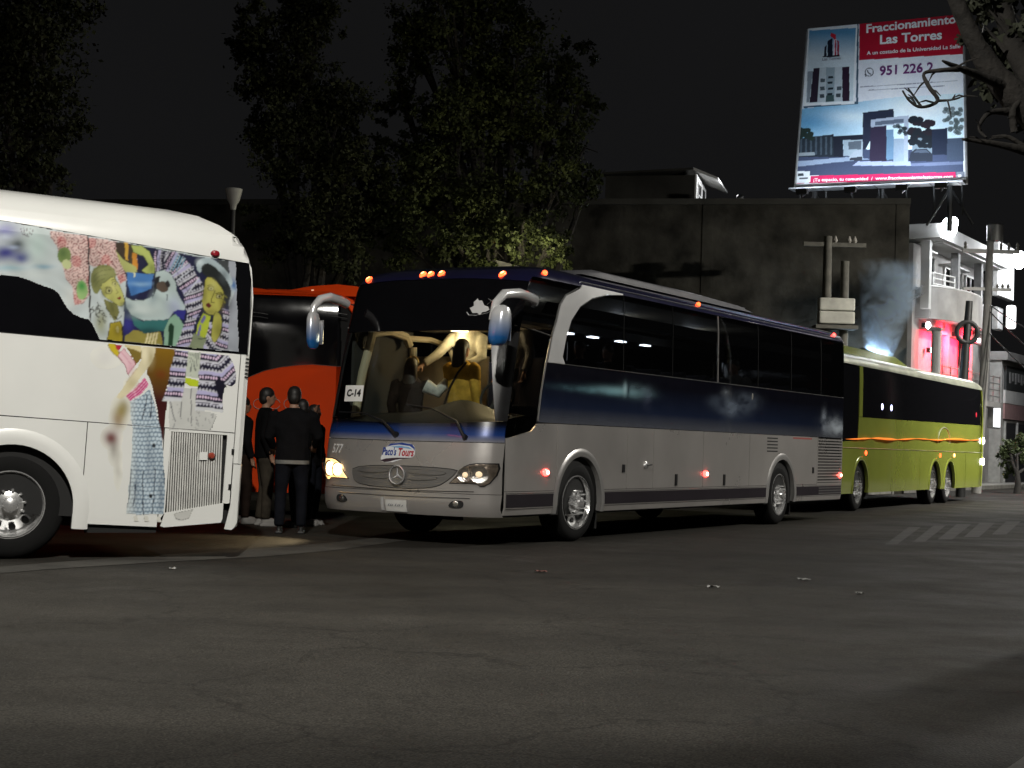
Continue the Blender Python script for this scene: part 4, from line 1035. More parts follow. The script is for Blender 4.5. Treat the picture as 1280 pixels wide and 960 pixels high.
for i in range(len(acs)-1):
    for j in range(len(prof)-1): ac.f.append((i*7+j, i*7+j+1, (i+1)*7+j+1, (i+1)*7+j))
ac.build('roof_unit', M('roof_unit_grey', (.12, .12, .13), .4, var=.15), bc_)
strip('roof_rail', [(5.2+i*.5, 0) for i in range(7)], lambda x, v, o_: (x, -.93, 3.455-.004*(x-5.2)), .014, 0, CHROME, bc_)
for (u, z) in ((-1.0, 3.165), (-.16, 3.195), (-.05, 3.195), (.1, 3.2), (.93, 3.175)):
    disc_lamp('roof_marker_lamp', lambda a, b_, o_: gF(a, b_, o_), u, z, .034, AMBL, bc_, .03, M('amber_core', (.9, .5, .3), .3, emit=(1, .3, .1), es=9))
for x, z, mm in ((1.2, 3.235, AMBL), (5.82, 3.275, AMBL), (11.75, 3.27, REDL)):
    q = bS(x, z, .01); MB().ell(q, (.045, .03, .034)).build('roof_marker_lamp', mm, bc_)

# front panels
LIM = 1.247
def fpatch(name, poly, mat, off=0., th=.02, su=.1, sv=.12, colfn=None):
    return patch(poly, BF, su, sv, th, off, 1, colfn=colfn, cu=(-1.2, -1.17, -1.225, -1.24, 1.17, 1.2, 1.225, 1.24)).build(name, mat, bc_)
fpatch('bumper', [(-LIM+.015, .345), (LIM-.015, .345), (LIM, .6), (-LIM, .6)], SILV, .006)
fpatch('front_panel', [(-LIM, .606), (LIM, .606), (LIM, 1.19), (.6, 1.185), (0, 1.182), (-.6, 1.185), (-LIM, 1.19)], SILV)
def fband(u, z):
    t = (z-1.19)/.24; a = np.array(S(140, 140, 145)); b_ = np.array(S(30, 60, 125)); c = np.array(S(6, 6, 12))
    t1 = min(1, max(0, t/.35)); t2 = min(1, max(0, (t-.42)/.45)); q = a*(1-t1)+b_*t1; return tuple(q*(1-t2)+c*t2)
fpatch('windshield_base', [(-LIM, 1.198), (-.6, 1.193), (0, 1.19), (.6, 1.193), (LIM, 1.198), (LIM-.005, 1.44), (.6, 1.405), (0, 1.395), (-.6, 1.405), (-LIM+.005, 1.44)], BANDM, .0, .02, .1, .025, fband)
ws = [(-1.15, 1.45), (-.6, 1.412), (0, 1.402), (.6, 1.412), (1.14, 1.445), (1.06, 1.87), (.955, 2.47), (.5, 2.485), (-.5, 2.485), (-1.06, 2.48), (-1.1, 2.2)]
patch(ws, BF, .1, .12, .008, .004, 1, cu=(-1.12, 1.12)).build('windshield', CLEAR, bc_)
fpatch('windshield_band', [(-1.235, 2.49), (-.5, 2.495), (.5, 2.495), (1.235, 2.49), (1.225, 3.09), (.5, 3.12), (-.5, 3.12), (-1.225, 3.09)], BLACKG, .004)
fpatch('pillar', [(1.15, 1.445), (1.243, 1.445), (1.236, 2.485), (.962, 2.485), (1.07, 1.87)], BLACKP, .003)
fpatch('pillar', [(-1.243, 1.445), (-1.16, 1.455), (-1.11, 2.2), (-1.07, 2.485), (-1.236, 2.485)], BLACKP, .003)
fpatch('roof_front', [(-1.225, 3.1), (-.5, 3.13), (.5, 3.13), (1.225, 3.1), (1.22, 3.17), (-1.22, 3.17)], NAVY, .004, .02)
def fo(u, v, o_=0.): return gF(u, v, o_)
# grille
GP = smooth_poly([(-.65, .9), (.83, .9), (.78, .82), (.68, .735), (.545, .66), (.17, .63), (-.29, .637), (-.565, .663), (-.65, .74)], 2)
patch(GP, BF, .1, .1, .01, .004, 1).build('grille_recess', UNDER, bc_)
def shrink(pts, k, kz=None):
    cx = sum(p[0] for p in pts)/len(pts); cz = sum(p[1] for p in pts)/len(pts); kz = kz or k
    return [(cx+(x-cx)*k, cz+(z-cz)*kz) for x, z in pts]
patch(shrink(GP, .985, .94), BF, .1, .1, .012, .014, 1).build('grille', SILVD, bc_)
for q in ([(-.58, .85), (-.1, .865), (-.1, .815), (-.5, .80)], [(.16, .865), (.7, .85), (.62, .80), (.16, .815)], [(-.52, .785), (-.1, .795), (-.1, .735), (-.42, .745)], [(.16, .795), (.6, .785), (.5, .745), (.16, .735)]):
    q = smooth_poly(q, 2); patch(shrink(q, 1.02, 1.1), BF, .1, .1, .004, .0165, 1).build('grille_gap_shadow', UNDER, bc_)  # dark patch behind each bar stands in for the shadow around it
    patch(q, BF, .1, .1, .012, .026, 1).build('grille_bar', SILVD, bc_)
em = (.03, .79); R_ = .105
MB().tube([fo(em[0]+R_*math.cos(a), em[1]+R_*math.sin(a), .045) for a in np.linspace(0, 2*PI, 33)], .012, 8, cap=False).build('emblem_ring', CHROME, bc_)
patch([(em[0]+R_*math.cos(a), em[1]+R_*math.sin(a)) for a in np.linspace(0, 2*PI, 25)[:-1]], BF, .3, .3, .01, .03, 1).build('emblem_disc', SILVD, bc_)
for k in range(3):
    a = PI/2+k*2*PI/3; d = (math.cos(a), math.sin(a)); e = (-d[1]*.018, d[0]*.018)
    mb = MB(); mb.v = [fo(em[0]+e[0], em[1]+e[1], .034), fo(em[0]-e[0], em[1]-e[1], .034), fo(em[0]+d[0]*R_, em[1]+d[1]*R_, .036), fo(em[0], em[1], .05)]
    mb.f = [(0, 2, 3), (2, 1, 3)]; mb.build('emblem_spoke', CHROME, bc_, smooth=False)
# headlamps
HL = [(.72, .722), (.80, .80), (.881, .905), (.95, .935), (1.02, .948), (1.215, .951), (1.225, .9), (1.207, .819), (1.156, .736), (1.10, .70), (1.064, .696), (1.03, .722), (.95, .726)]
HOUSE = M('lamp_housing', (.05, .045, .045), .25, .3); LCLR = GLASS('lamp_cover', (.92, .92, .92), 1.2)
REFL = M('lamp_reflector', (.8, .78, .75), .18, .95, var=.1, bump=.3, bscale=60)
HEADON = M('headlamp_bulb', (1, .9, .7), .3, emit=(1, .62, .26), es=9); HEADDIM = M('headlamp_bulb_dim', (1, .9, .7), .3, emit=(1, .72, .42), es=.9)
for s_, near in ((1, True), (-1, False)):
    hp = [(s_*u, z) for u, z in HL]; hp = hp if s_ > 0 else hp[::-1]
    h = patch(shrink(hp, 1.05, 1.08), BF, .06, .06, .01, .004, 1, cu=(1.2, -1.2)).build('headlamp', BLACKP, bc_)
    patch(shrink(hp, .98), BF, .06, .06, .008, .008, 1, cu=(1.2, -1.2)).build('housing', M('headlamp_chrome', (.75, .62, .5), .22, .9, var=.35, scale=14, bump=.5, bscale=14) if near else M('glowing_reflector', (.9, .8, .6), .3, emit=(1, .6, .22), es=1.6), h)
    for (cu_, cz_, rr) in ((.9, .82, .085), (1.05, .83, .095)):
        mb = MB(); N = 20
        for q, o_ in ((1, .028), (.75, .016), (.35, .012)): mb.v += [fo(s_*cu_+rr*q*math.cos(2*PI*i/N), cz_+rr*q*math.sin(2*PI*i/N), o_) for i in range(N)]
        for a in range(2):
            for i in range(N): mb.f.append((a*N+i, a*N+(i+1) % N, (a+1)*N+(i+1) % N, (a+1)*N+i))
        mb.f.append(tuple(2*N+i for i in range(N))); mb.build('reflector', REFL, h)
        disc_lamp('bulb', fo, s_*cu_, cz_, rr*.4 if near else rr*.95, HEADDIM if near else HEADON, h, .032)
    patch(hp, BF, .06, .06, .004, .045, 1, cu=(1.2, -1.2)).build('lens', LCLR, h)
    fg = smooth_poly([(s_*.70, .445), (s_*.74, .51), (s_*.81, .53), (s_*.885, .525), (s_*.895, .46), (s_*.84, .435)][::int(s_)], 2)
    g1 = patch(fg, BF, .1, .1, .012, .016, 1).build('fog_lamp', UNDER, bc_)
    disc_lamp('lens', lambda a, b_, o_: fo(a, b_, o_+.016), s_*.80, .485, .038, REFL, g1, .012)
ld = bpy.data.lights.new('headlamp_light', 'SPOT'); ld.energy = 110; ld.color = (1, .78, .45); ld.spot_size = math.radians(85); ld.spot_blend = .6; ld.shadow_soft_size = .08
lo = bpy.data.objects.new('headlamp_light', ld); COL.objects.link(lo); lo.parent = bc_; lo.location = (-.12, 1.0, .8); lo.rotation_euler = (0, math.radians(58), math.radians(-22))
# bumper crease lines, plate
strip('bumper_crease', [(-1.0+i*.2, .612+.004*abs(i-5)) for i in range(11)], fo, .008, .004, BLACKP, bc_)
strip('bumper_crease', [(-.84+i*.18, .545+.002*abs(i-5)) for i in range(11)], fo, .012, .008, SILVD, bc_)
pl = patch([(-.125, .378), (.168, .378), (.168, .5), (-.125, .5)], BF, .1, .1, .008, .03, 1).build('number_plate', M('plate_paint', (.62, .62, .6), .5, var=.1), bc_)
for i, (du, h_) in enumerate(((0, .032), (.028, .03), (.05, .026), (.098, .034), (.13, .03), (.155, .034), (.19, .024))): patch([(-.09+du, .425), (-.07+du, .425+h_*.2), (-.066+du, .425+h_), (-.08+du, .42+h_*.8)], BF, .1, .1, .001, .033, 1).build('worn_character', M('plate_ink', (.2, .21, .22), .6), pl)
patch([(-.2, .378), (-.165, .378), (-.165, .52), (-.2, .52)], BF, .1, .1, .02, .02, 1).build('plate_bracket', PILL, bc_)
# fleet number and company logo
text_on('fleet_number', '577', lambda u, v: fo(u, v, .004), -1.045, 1.02, .15, M('number_white', (.7, .7, .7), .5), bc_, bold=.02, shear=.25, width=.21)
LW_ = M('logo_white', (.72, .74, .76), .5, var=.03); LB_ = M('logo_blue', (.015, .05, .28), .5, var=.03); LR_ = M('logo_red', (.42, .015, .03), .5, var=.03); LBL = M('logo_lightblue', (.2, .38, .62), .5, var=.03); LD_ = M('logo_dark', (.04, .02, .03), .5)
lg = patch(smooth_poly([(-.25, .965), (-.21, 1.06), (-.15, 1.145), (.05, 1.168), (.2, 1.15), (.235, 1.08), (.225, .995), (.1, .985), (-.08, .93), (-.2, .925)], 2), BF, .2, .2, .003, .003, 1).build('logo', LW_, bc_)
def lpoly(pts, mat, o_=.005): patch(pts, BF, .1, .1, .0015, o_, 1).build('logo_mark', mat, lg)
lpoly([(-.17, 1.11), (-.12, 1.148), (.04, 1.163), (.18, 1.148), (.222, 1.11), (.226, 1.07), (.205, 1.1), (.15, 1.128), (.0, 1.14), (-.1, 1.128)], LB_)
lpoly([(-.12, 1.112), (.0, 1.128), (.14, 1.115), (.19, 1.09), (.1, 1.1), (.0, 1.1)], LBL)
lpoly([(-.24, .952), (-.16, .975), (.0, .988), (.2, .992), (.02, .97), (-.1, .942), (-.18, .93)], LD_); lpoly([(-.12, .935), (-.02, .962), (.08, .975), (.0, .95), (-.06, .93)], LW_, .007)
text_on('lettering', "Paco's", lambda u, v: fo(u, v, .007), -.225, 1.015, .125, LB_, lg, bold=.03, shear=.15, width=.2)
text_on('lettering', 'Tours', lambda u, v: fo(u, v, .007), -.005, 1.012, .125, LR_, lg, bold=.03, shear=.15, width=.225)
# sticker on the dark band
WST = M('white_sticker', (.6, .6, .6), .6)
st = patch([(.655, 2.76), (.70, 2.785), (.69, 2.83), (.73, 2.875), (.75, 2.85), (.79, 2.85), (.83, 2.79), (.88, 2.775), (.90, 2.74), (.86, 2.715), (.82, 2.71), (.80, 2.675), (.76, 2.70), (.70, 2.70)], BF, .1, .1, .002, .008, 1).build('sticker', WST, bc_)
for a, b_ in (((.86, 2.80), (.95, 2.885)), ((.865, 2.87), (.955, 2.815))): strip('sticker_mark', [a, ((a[0]+b_[0])/2, (a[1]+b_[1])/2), b_], lambda u, v, o_: fo(u, v, .009), .012, 0, WST, st, flat=.15)
strip('sticker_mark', [(.63, 2.71), (.66, 2.675), (.75, 2.672), (.88, 2.70), (.97, 2.745), (.99, 2.775), (.95, 2.79)], lambda u, v, o_: fo(u, v, .009), .01, 0, WST, st, flat=.15)
# wipers
for pts in ([(.86, 1.25), (.74, 1.42), (.40, 1.56), (.05, 1.60)], [(-.05, 1.26), (-.25, 1.40), (-.55, 1.49), (-.95, 1.50)]):
    MB().tube([fo(u, z, .05) for u, z in pts], [.018, .014, .01, .008], 6).build('wiper', BLACKP, bc_)
    disc_lamp('wiper_pivot', fo, pts[0][0], pts[0][1], .03, BLACKP, bc_, .06)
# mirrors
MIRW = M('mirror_paint', rough=.2, metal=.3, attr=True, coat=.6)
def mirror(s_, att, pts, head):
    mb = MB().tube(pts, [.056, .058, .058, .054, .046, .035], 14); mb.c = []
    for x, y, z in mb.v: mb.c.append((.8, .8, .8, 1))
    arm = mb.build('mirror_arm', MIRW, bc_)
    cx, cy, z1, z0_, hw_, hd = head; mb = MB(); N = 20; prof = [(0, .35), (.06, .75), (.2, .95), (.5, 1.), (.8, .95), (.93, .8), (1., .45)]
    for t, q in prof:
        z = z1+(z0_-z1)*t; yo = -.06*s_*t*1.
        mb.v += [(cx+hd*q*math.copysign(abs(math.sin(2*PI*i/N))**.8, math.sin(2*PI*i/N))-.03*t, cy+yo*0+(.035*s_*(1-t))+hw_*q*math.copysign(abs(math.cos(2*PI*i/N))**.8, math.cos(2*PI*i/N)), z) for i in range(N)]
    for a in range(len(prof)-1):
        for i in range(N): mb.f.append((a*N+i, a*N+(i+1) % N, (a+1)*N+(i+1) % N, (a+1)*N+i))
    mb.f += [tuple(range(N))[::-1], tuple((len(prof)-1)*N+i for i in range(N))]
    w1, b1 = np.array((.78, .79, .8)), np.array(S(35, 105, 175))
    mb.c = []
    for x, y, z in mb.v:
        t = min(1, max(0, ((z1-z)/(z1-z0_)-.3)/.35)); mb.c.append((*(w1*(1-t)+b1*t), 1))
    hd_ = mb.build('mirror_head', MIRW, arm)
    boxo('mirror_glass', cx+hd*.98, cx+hd*1.03, cy-hw_*.8, cy+hw_*.8, z0_+.06, z1-.1, CHROME, arm)
mirror(-1, None, [(1.0, -1.2, 2.86), (.72, -1.36, 2.88), (.25, -1.43, 2.9), (-.08, -1.43, 2.86), (-.24, -1.42, 2.74), (-.28, -1.4, 2.55)], (-.22, -1.46, 2.72, 2.27, .115, .11))
mirror(1, None, [(.40, 1.1, 2.84), (.26, 1.1, 2.87), (.08, 1.12, 2.89), (-.08, 1.14, 2.85), (-.17, 1.16, 2.75), (-.19, 1.18, 2.58)], (-.17, 1.13, 2.70, 2.25, .06, .1))

# interior of the blue coach
CREAM = M('cabin_trim', (.42, .36, .26), .7, var=.1); CABD = M('cabin_dark', (.03, .028, .027), .8); DASH = M('dashboard', (.02, .018, .016), .42, var=.12, bump=.1); SEATM = M('seat_cloth', (.05, .045, .06), .9, var=.25, scale=14); CURT = M('curtain', (.16, .15, .14), .95)
dsh = MB(); dp = []
for i, u in enumerate(np.linspace(-1.08, 1.08, 25)):
    base = .30+.2*abs(u/1.1)**3; hump = .13*math.exp(-((u-.30)/.42)**2)
    dp.append([(base, -u, 1.22), (base+.02, -u, 1.40), (base+.12, -u, 1.465), (base+.4, -u, 1.50+hump), (base+.62, -u, 1.53+hump*1.3), (base+.72, -u, 1.47+hump), (base+.74, -u, 1.22)])
dsh.v = [p for q in dp for p in q]
for i in range(24):
    for j in range(6): dsh.f.append((i*7+j, i*7+j+1, (i+1)*7+j+1, (i+1)*7+j))
dsh.build('dashboard', DASH, bc_)
sw = MB().tube([(1.12+.07*math.sin(a), -.66+.23*math.cos(a), 1.74+.2*math.sin(a)) for a in np.linspace(0, 2*PI, 25)], .016, 8, cap=False).build('steering_wheel', CABD, bc_)
MB().tube([(.9, -.66, 1.5), (1.12, -.66, 1.74)], .03, 8).build('steering_column', CABD, sw)
def seat(x, y, s_=1, mat=SEATM, z=1.2, h=1.):
    mb = MB().box(x-.02, x+.46, y-.22, y+.22, z+.32, z+.46)
    o = mb.build('seat', mat, bc_, smooth=False, bevel=.04)
    b = MB(); b.prism([(x+.40, z+.40), (x+.54, z+1.06*h), (x+.62, z+1.08*h), (x+.64, z+1.04*h), (x+.54, z+.40)], y-.21, y+.21, lambda u, v, w_: (u, w_, v)); b.build('backrest', mat, o, smooth=False, bevel=.05)
    b = MB().box(x+.05, x+.4, y-.18, y+.18, z, z+.3).build('seat_base', CABD, o, smooth=False)
    return o
seat(1.35, -.66)
for i in range(11):
    for y in (-.98, -.52, .52, .98): seat(2.3+i*.84, y)
# ceiling, luggage racks, lamps
boxo('ceiling', .95, 12.0, -1.12, 1.12, 3.12, 3.15, CREAM, bc_)
for y in (-1, 1): MB().prism([(.62, 2.86), (1.14, 2.80), (1.14, 2.93), (.7, 3.0)], 2.2, 11.8, lambda u, v, w_: (w_, y*u, v)).build('luggage_rack', CABD, bc_, smooth=False)
LED = M('cabin_led', (.9, .9, .9), .4, emit=(.85, .92, 1), es=30)
for i, x in enumerate((2.55, 4.6, 5.35, 6.15, 7.1, 8.0)):
    boxo('reading_lamp', x-.13, x+.13, .66, .74, 2.835, 2.855, LED, bc_)
for x, y in ((3.0, .0), (5.6, .0), (8.2, 0)):
    ld = bpy.data.lights.new('cabin_light', 'POINT'); ld.energy = 9; ld.color = (.85, .92, 1); ld.shadow_soft_size = .1
    lo = bpy.data.objects.new('cabin_light', ld); COL.objects.link(lo); lo.parent = bc_; lo.location = (x, y, 2.95)
# bulkhead behind the driver, door on the far side with cream frame
BULK = M('bulkhead_cloth', (.24, .2, .15), .9, var=.15)
boxo('bulkhead', 2.12, 2.16, .1, 1.2, 1.2, 2.3, BULK, bc_); boxo('bulkhead', 2.12, 2.16, -1.2, -.45, 1.2, 2.05, BULK, bc_)
MB().tube([(2.1, .62, 2.05), (2.08, .5, 2.38), (2.06, .1, 2.42), (2.06, -.4, 2.4)], .03, 8).build('grab_rail', M('rail_cream', (.6, .52, .38), .4), bc_)
MB().tube([(2.05, .55, 1.3), (2.05, .55, 2.2), (2.0, .62, 2.42), (1.9, .85, 2.5), (1.6, 1.0, 2.5)], .04, 8).build('door_frame', CREAM, bc_)
boxo('door_lining', .62, 1.9, 1.12, 1.16, 1.25, 2.6, CABD, bc_)
MB().tube([(.62, 1.08, 1.45), (.72, 1.06, 2.0), (.85, 1.02, 2.5), (1.2, 1.0, 2.56), (1.55, 1.0, 2.52), (1.62, .98, 2.4)], .055, 8).build('door_frame', CREAM, bc_)
MB().tube([(1.9, 1.06, 1.3), (1.82, 1.06, 2.4)], .05, 8).build('door_frame', CREAM, bc_)
boxo('cab_ceiling', .72, 2.3, -1.05, 1.05, 2.62, 2.66, CREAM, bc_)
for y in (-.35, .35):
    boxo('cab_lamp', 1.63, 1.93, y-.07, y+.07, 2.6, 2.618, M('cab_lamp_lens', (1, .9, .7), .4, emit=(1, .78, .42), es=6), bc_)
    ld = bpy.data.lights.new('cab_light', 'POINT'); ld.energy = 10.5; ld.color = (1, .76, .44); ld.shadow_soft_size = .08
    lo = bpy.data.objects.new('cab_light', ld); COL.objects.link(lo); lo.parent = bc_; lo.location = (1.78, y, 2.5)
# paper sign inside the glass
pp = empty('paper_sign', Matrix.Translation((-1.3099, 18.2561, 0)) @ Matrix.Rotation(PI/2-BPH, 4, 'Z'))
pq = [(-.945, 1.637), (-.64, 1.639), (-.655, 1.833), (-.965, 1.833)]
patch(pq, BF, .1, .1, .001, .012, 1).build('sheet', M('paper', (.8, .8, .78), .8, var=.03), pp)
text_on('lettering', 'C-14', lambda u, v: fo(u, v, .016), -.915, 1.70, .115, M('black_ink', (.01, .01, .01), .7), pp, bold=.045, width=.235)
tag(pp, 'white paper sheet reading C-14 behind the windshield of the blue coach', 'sign')

# ---------------------------------------------------------------- white coach with painted side
WA, WPIT = math.radians(22), math.radians(2.2)
we1 = np.array([math.cos(WA)*math.cos(WPIT), math.sin(WA)*math.cos(WPIT), -math.sin(WPIT)]); we2 = np.array([-math.sin(WA), math.cos(WA), 0]); we3 = np.cross(we1, we2)
WP0 = np.array([-4.56, 14.33, 0]); WO = WP0+we2*1.275
wm = Matrix.Identity(4)
for i in range(3): wm[i][0] = we1[i]; wm[i][1] = we2[i]; wm[i][2] = we3[i]; wm[i][3] = WO[i]
wc = empty('white_coach', wm); tag(wc, 'white coach with colourful folk painting along its side', 'coach')
def wpx(u, v):
    d = onplane(u, v, WP0, we2)-WO; return (float(d@we1), float(d@we3))
XR = wpx(312, 400)[0]+.095
WHT = Bus(XR, ((.25, 1.25), (.4, 1.27), (3.0, 1.272), (3.1, 1.262), (3.2, 1.225), (3.3, 1.14), (3.38, 1.02), (3.43, .85), (3.45, .6)),
          ((0, -9.6), (1.4, -9.5), (3.1, -9.1), (3.45, -8.2)), D=.5, n=3., xr=((.25, 0), (2.6, 0), (2.9, .04), (3.1, .12), (3.2, .2), (3.3, .36), (3.38, .55), (3.45, .9)), Dr=.1, nr=2.6)
WPAINT = M('white_coach_paint', (.76, .765, .74), .28, var=.05, scale=1.2, coat=.5)
wf = WHT.side(-1); wS = g_side(WHT, -1)
WZB0, WZB1 = wpx(0, 415)[1], wpx(300, 442.5)[1]         # window band lower edge
def line_z(a, b_):
    (x0, z0), (x1, z1) = wpx(*a), wpx(*b_)
    return lambda x: z0+(z1-z0)*(x-x0)/(x1-x0)
zwb = line_z((0, 415), (300, 442.5)); zwt0 = line_z((0, 275), (296, 327)); zcr = line_z((0, 519), (290, 541))
def zwt(x): return zwt0(x) if x > wpx(0, 275)[0] else zwt0(wpx(0, 275)[0])+.0
def zwb_(x): return zwb(max(x, -1.5))
def zcr_(x): return zcr(max(x, -1.5))
xl = -9.0; xe = XR-.02
def hband(x0, x1, f0, f1, n=14):
    xs = [x0+(x1-x0)*i/n for i in range(n+1)]
    return [(x, f0(x)) for x in xs]+[(x, f1(x)) for x in xs[::-1]]
g_ = .004
patch(hband(xl, xe, lambda x: zwt(x)+g_, lambda x: 3.2), wf, .3, .06, .02, 0, 1, cu=(XR-.03, XR-.06, XR-.1, XR-.14, XR-.2)).build('cantrail', WPAINT, wc)
ringloft(WHT, (3.19, 3.22, 3.26, 3.3, 3.34, 3.38, 3.41, 3.43, 3.45)).build('roof', WPAINT, wc)
xg = wpx(305, 380)[0]
patch(hband(xl, xe, lambda x: zwb_(x)+g_, lambda x: zwt(x)-g_), wf, .3, .15, .012, -.004, 1, cu=(XR-.03, XR-.06, XR-.1, XR-.14)).build('side_window', BLACKG, wc)
xv = wpx(297, 500)[0]
patch(hband(xl, xv-.004, lambda x: zcr_(x)+g_, lambda x: zwb_(x)-g_), wf, .4, .2, .02, 0, 1).build('side_panel', WPAINT, wc)
WAZ, WAR = .50, .60
xg0, xg1 = wpx(201, 600)[0], wpx(294, 600)[0]            # engine door
xs1 = wpx(104, 600)[0]
def zbot(x): return .34
for a, b_ in ((xl, -2.6), (-2.6+2*g_, xs1-g_), (xs1+g_, xg0-g_)):
    pts = panel_poly(a, b_, .31 if b_ < xs1+.01 else .36, 1.2, (0.,), WAR, WAZ)[:-2]
    pts += [(b_, zcr_(b_)-g_), (a, zcr_(a)-g_)]
    patch(pts, wf, .4, .2, .02, 0, 1).build('side_panel', WPAINT, wc)
# dark sill under the painted panel
patch([(xs1+.05, .27), (xg0, .30), (xg0, .40), (xs1+.05, .37)], wf, .3, .2, .02, -.03, 1).build('sill', UNDER, wc)
# rear corner and bumper corner
zc2 = wpx(296, 580)[1]
patch(hband(xv+.004, xe, lambda x: zc2+.004, lambda x: zwb_(x)-g_, 8), wf, .06, .2, .02, 0, 1).build('rear_corner', WPAINT, wc)
patch([(xv-.035, .37), (xv+.006, .6), (xv+.006, zc2-.004), (xe, zc2-.004), (xe, .72), (xe-.015, .58), (xe-.04, .47), (xe-.075, .39), (xe-.1, .365)], wf, .03, .1, .02, .006, 1).build('bumper_corner', WPAINT, wc)
for i in range(6):
    z = wpx(310, 444)[1]-.03-i*.035
    patch([(xe-.08, z), (xe-.005, z-.004), (xe-.005, z-.016), (xe-.08, z-.012)], wf, .03, .1, .006, .004, 1).build('vent_slot', UNDER, wc)
# engine door: frame plus vertical slats
gz0a, gz1 = [wpx(u, v)[1] for u, v in ((211, 640), (211, 539))]
def gzb(x): return wpx(211, 640)[1]+(wpx(277, 629)[1]-wpx(211, 640)[1])*(x-wpx(211, 640)[0])/(wpx(277, 629)[0]-wpx(211, 640)[0])
ga, gb = wpx(210, 590)[0], wpx(281, 590)[0]
zdt = lambda x: zcr_(x)-g_
patch([(xg0+g_, .42), (ga, gzb(ga)), (ga, gz1), (ga, zdt(ga)), (xg0+g_, zdt(xg0))], wf, .4, .3, .02, 0, 1).build('door_frame', WPAINT, wc)
patch([(gb, gzb(gb)), (xv-.03, gzb(xv)-.02), (xv-.004, .62), (xv-.004, zdt(xv)), (gb, zdt(gb))], wf, .4, .3, .02, 0, 1).build('door_frame', WPAINT, wc)
patch([(ga, gz1), (gb, gz1-.0), (gb, zdt(gb)), (ga, zdt(ga))], wf, .4, .3, .02, 0.0, 1).build('door_frame', WPAINT, wc)
patch([(xg0+.03, .37), (ga, .36), (gb, .43), (xv-.06, .47), (xv-.06, gzb(xv)-.021), (gb, gzb(gb)-.001), (ga, gzb(ga)-.001)], wf, .4, .3, .02, 0, 1).build('door_frame', WPAINT, wc)
patch([(ga-.01, gzb(ga)-.01), (gb+.01, gzb(gb)-.01), (gb+.01, gz1+.01), (ga-.01, gz1+.01)], wf, .4, .3, .01, -.05, 1).build('grille_recess', UNDER, wc)
SLAT = M('grille_slat', (.62, .62, .59), .4, var=.15, scale=9)
NS = 23; sp = (gb-.03-ga)/NS
for i in range(NS):
    x = ga+.006+i*sp; sl = .012
    patch([(x+sl, gzb(x)), (x+sl+sp*.56, gzb(x)), (x+sp*.56-sl, gz1-.004), (x-sl, gz1-.004)], wf, .4, .3, .02, -.004, 1).build('grille_slat', SLAT, wc)
disc_lamp('marker_lamp', wS, *wpx(264.5, 570), .035, M('amber_red_lens', (.3, .05, .03), .2), wc, .03)
patch([(wpx(249, 570)[0], wpx(249, 575)[1]), (wpx(259, 570)[0], wpx(259, 575)[1]), (wpx(259, 570)[0], wpx(259, 565)[1]), (wpx(249, 570)[0], wpx(249, 565)[1])], wf, .3, .3, .01, .01, 1).build('lamp_bracket', WPAINT, wc)
for q in ((291, 564.5), (287, 608.5)):
    x, z = wpx(*q); patch([(x-.012, z-.025), (x+.012, z-.025), (x+.012, z+.025), (x-.012, z+.025)], wf, .3, .3, .02, .012, 1).build('door_latch', BLACKP, wc)
disc_lamp('marker_lamp', wS, *wpx(269, 317), .045, DULLR, wc, .03, flat=.75)
disc_lamp('tail_marker_lamp', wS, XR-.012, wpx(306, 380)[1], .02, REDL, wc, .008)
strip('window_seal', [(x, zwb_(x)) for x in np.linspace(-4, xe-.02, 24)], wS, .006, .001, RUBBER, wc)
strip('panel_seam', [(x, zcr_(x)) for x in np.linspace(-4, xv, 20)], wS, .005, -.001, RUBBER, wc)
arch_trim(WHT, wc, 0., WAZ, WAR-.045, WAR+.1, -1, .31, WPAINT, .018)
wheel(wc, 0., -1.2, .5, .305, 'white', face=-1, dish=.16)
wheel(wc, 0., 1.2, .5, .305, 'white', face=1, dish=.16); wheel(wc, -6.2, -1.2, .5, .305, 'white', face=-1); wheel(wc, -6.2, 1.2, .5, .305, 'white', face=1)
boxo('wheel_well', -.64, .64, -.62, -.6, .3, 1.2, UNDER, wc)
ringloft(WHT, (.42, 1.0, 2.0, 3.0), inset=.07, cap_top=True, cap_bot=True).build('inner_shell', UNDER, wc)
patch([(-1.24, .4), (1.24, .4), (1.24, 3.18), (-1.24, 3.18)], WHT.rear0, .15, .3, .02, 0, 1, cu=(-1.2, 1.2)).build('rear_panel', WPAINT, wc)
patch(hband(xl, xe-.02, lambda x: .36, lambda x: 3.19, 6), WHT.side(1), 1., .4, .02, 0, -1).build('far_side_panel', WPAINT, wc)
patch([(-1.24, .36), (1.24, .36), (1.24, 3.18), (-1.24, 3.18)], WHT.front0, .15, .3, .02, 0, 1, cu=(-1.2, 1.2)).build('front_panel', WPAINT, wc)

# ---- the painting: flat print laid on the glass band and on the panels
def Z(k, *pts):
    ox, oy, s_ = {1: (60, 280, 6.), 2: (180, 290, 6.), 3: (120, 420, 6.857), 4: (195, 430, 6.857), 5: (120, 540, 6.4), 6: (0, 260, 5.333)}[k]
    return [(ox+x/s_, oy+y/s_) for x, y in pts]
def z1(k, x, y): return Z(k, (x, y))[0]
step = .0075
gx = np.arange(-1.2, wpx(303, 400)[0], step); gz = np.arange(.34, 3.16, step)
GX, GZ = np.meshgrid(gx, gz); nx_, nz_ = len(gx), len(gz)
Pw = WP0+(GX.ravel()[:, None])*we1+(GZ.ravel()[:, None])*we3
uv = survey(Pw)
wx_ = .4*np.sin(uv[:, 1]*.22+.7*np.sin(uv[:, 0]*.15)); wy_ = .4*np.sin(uv[:, 0]*.2+.9*np.sin(uv[:, 1]*.13))
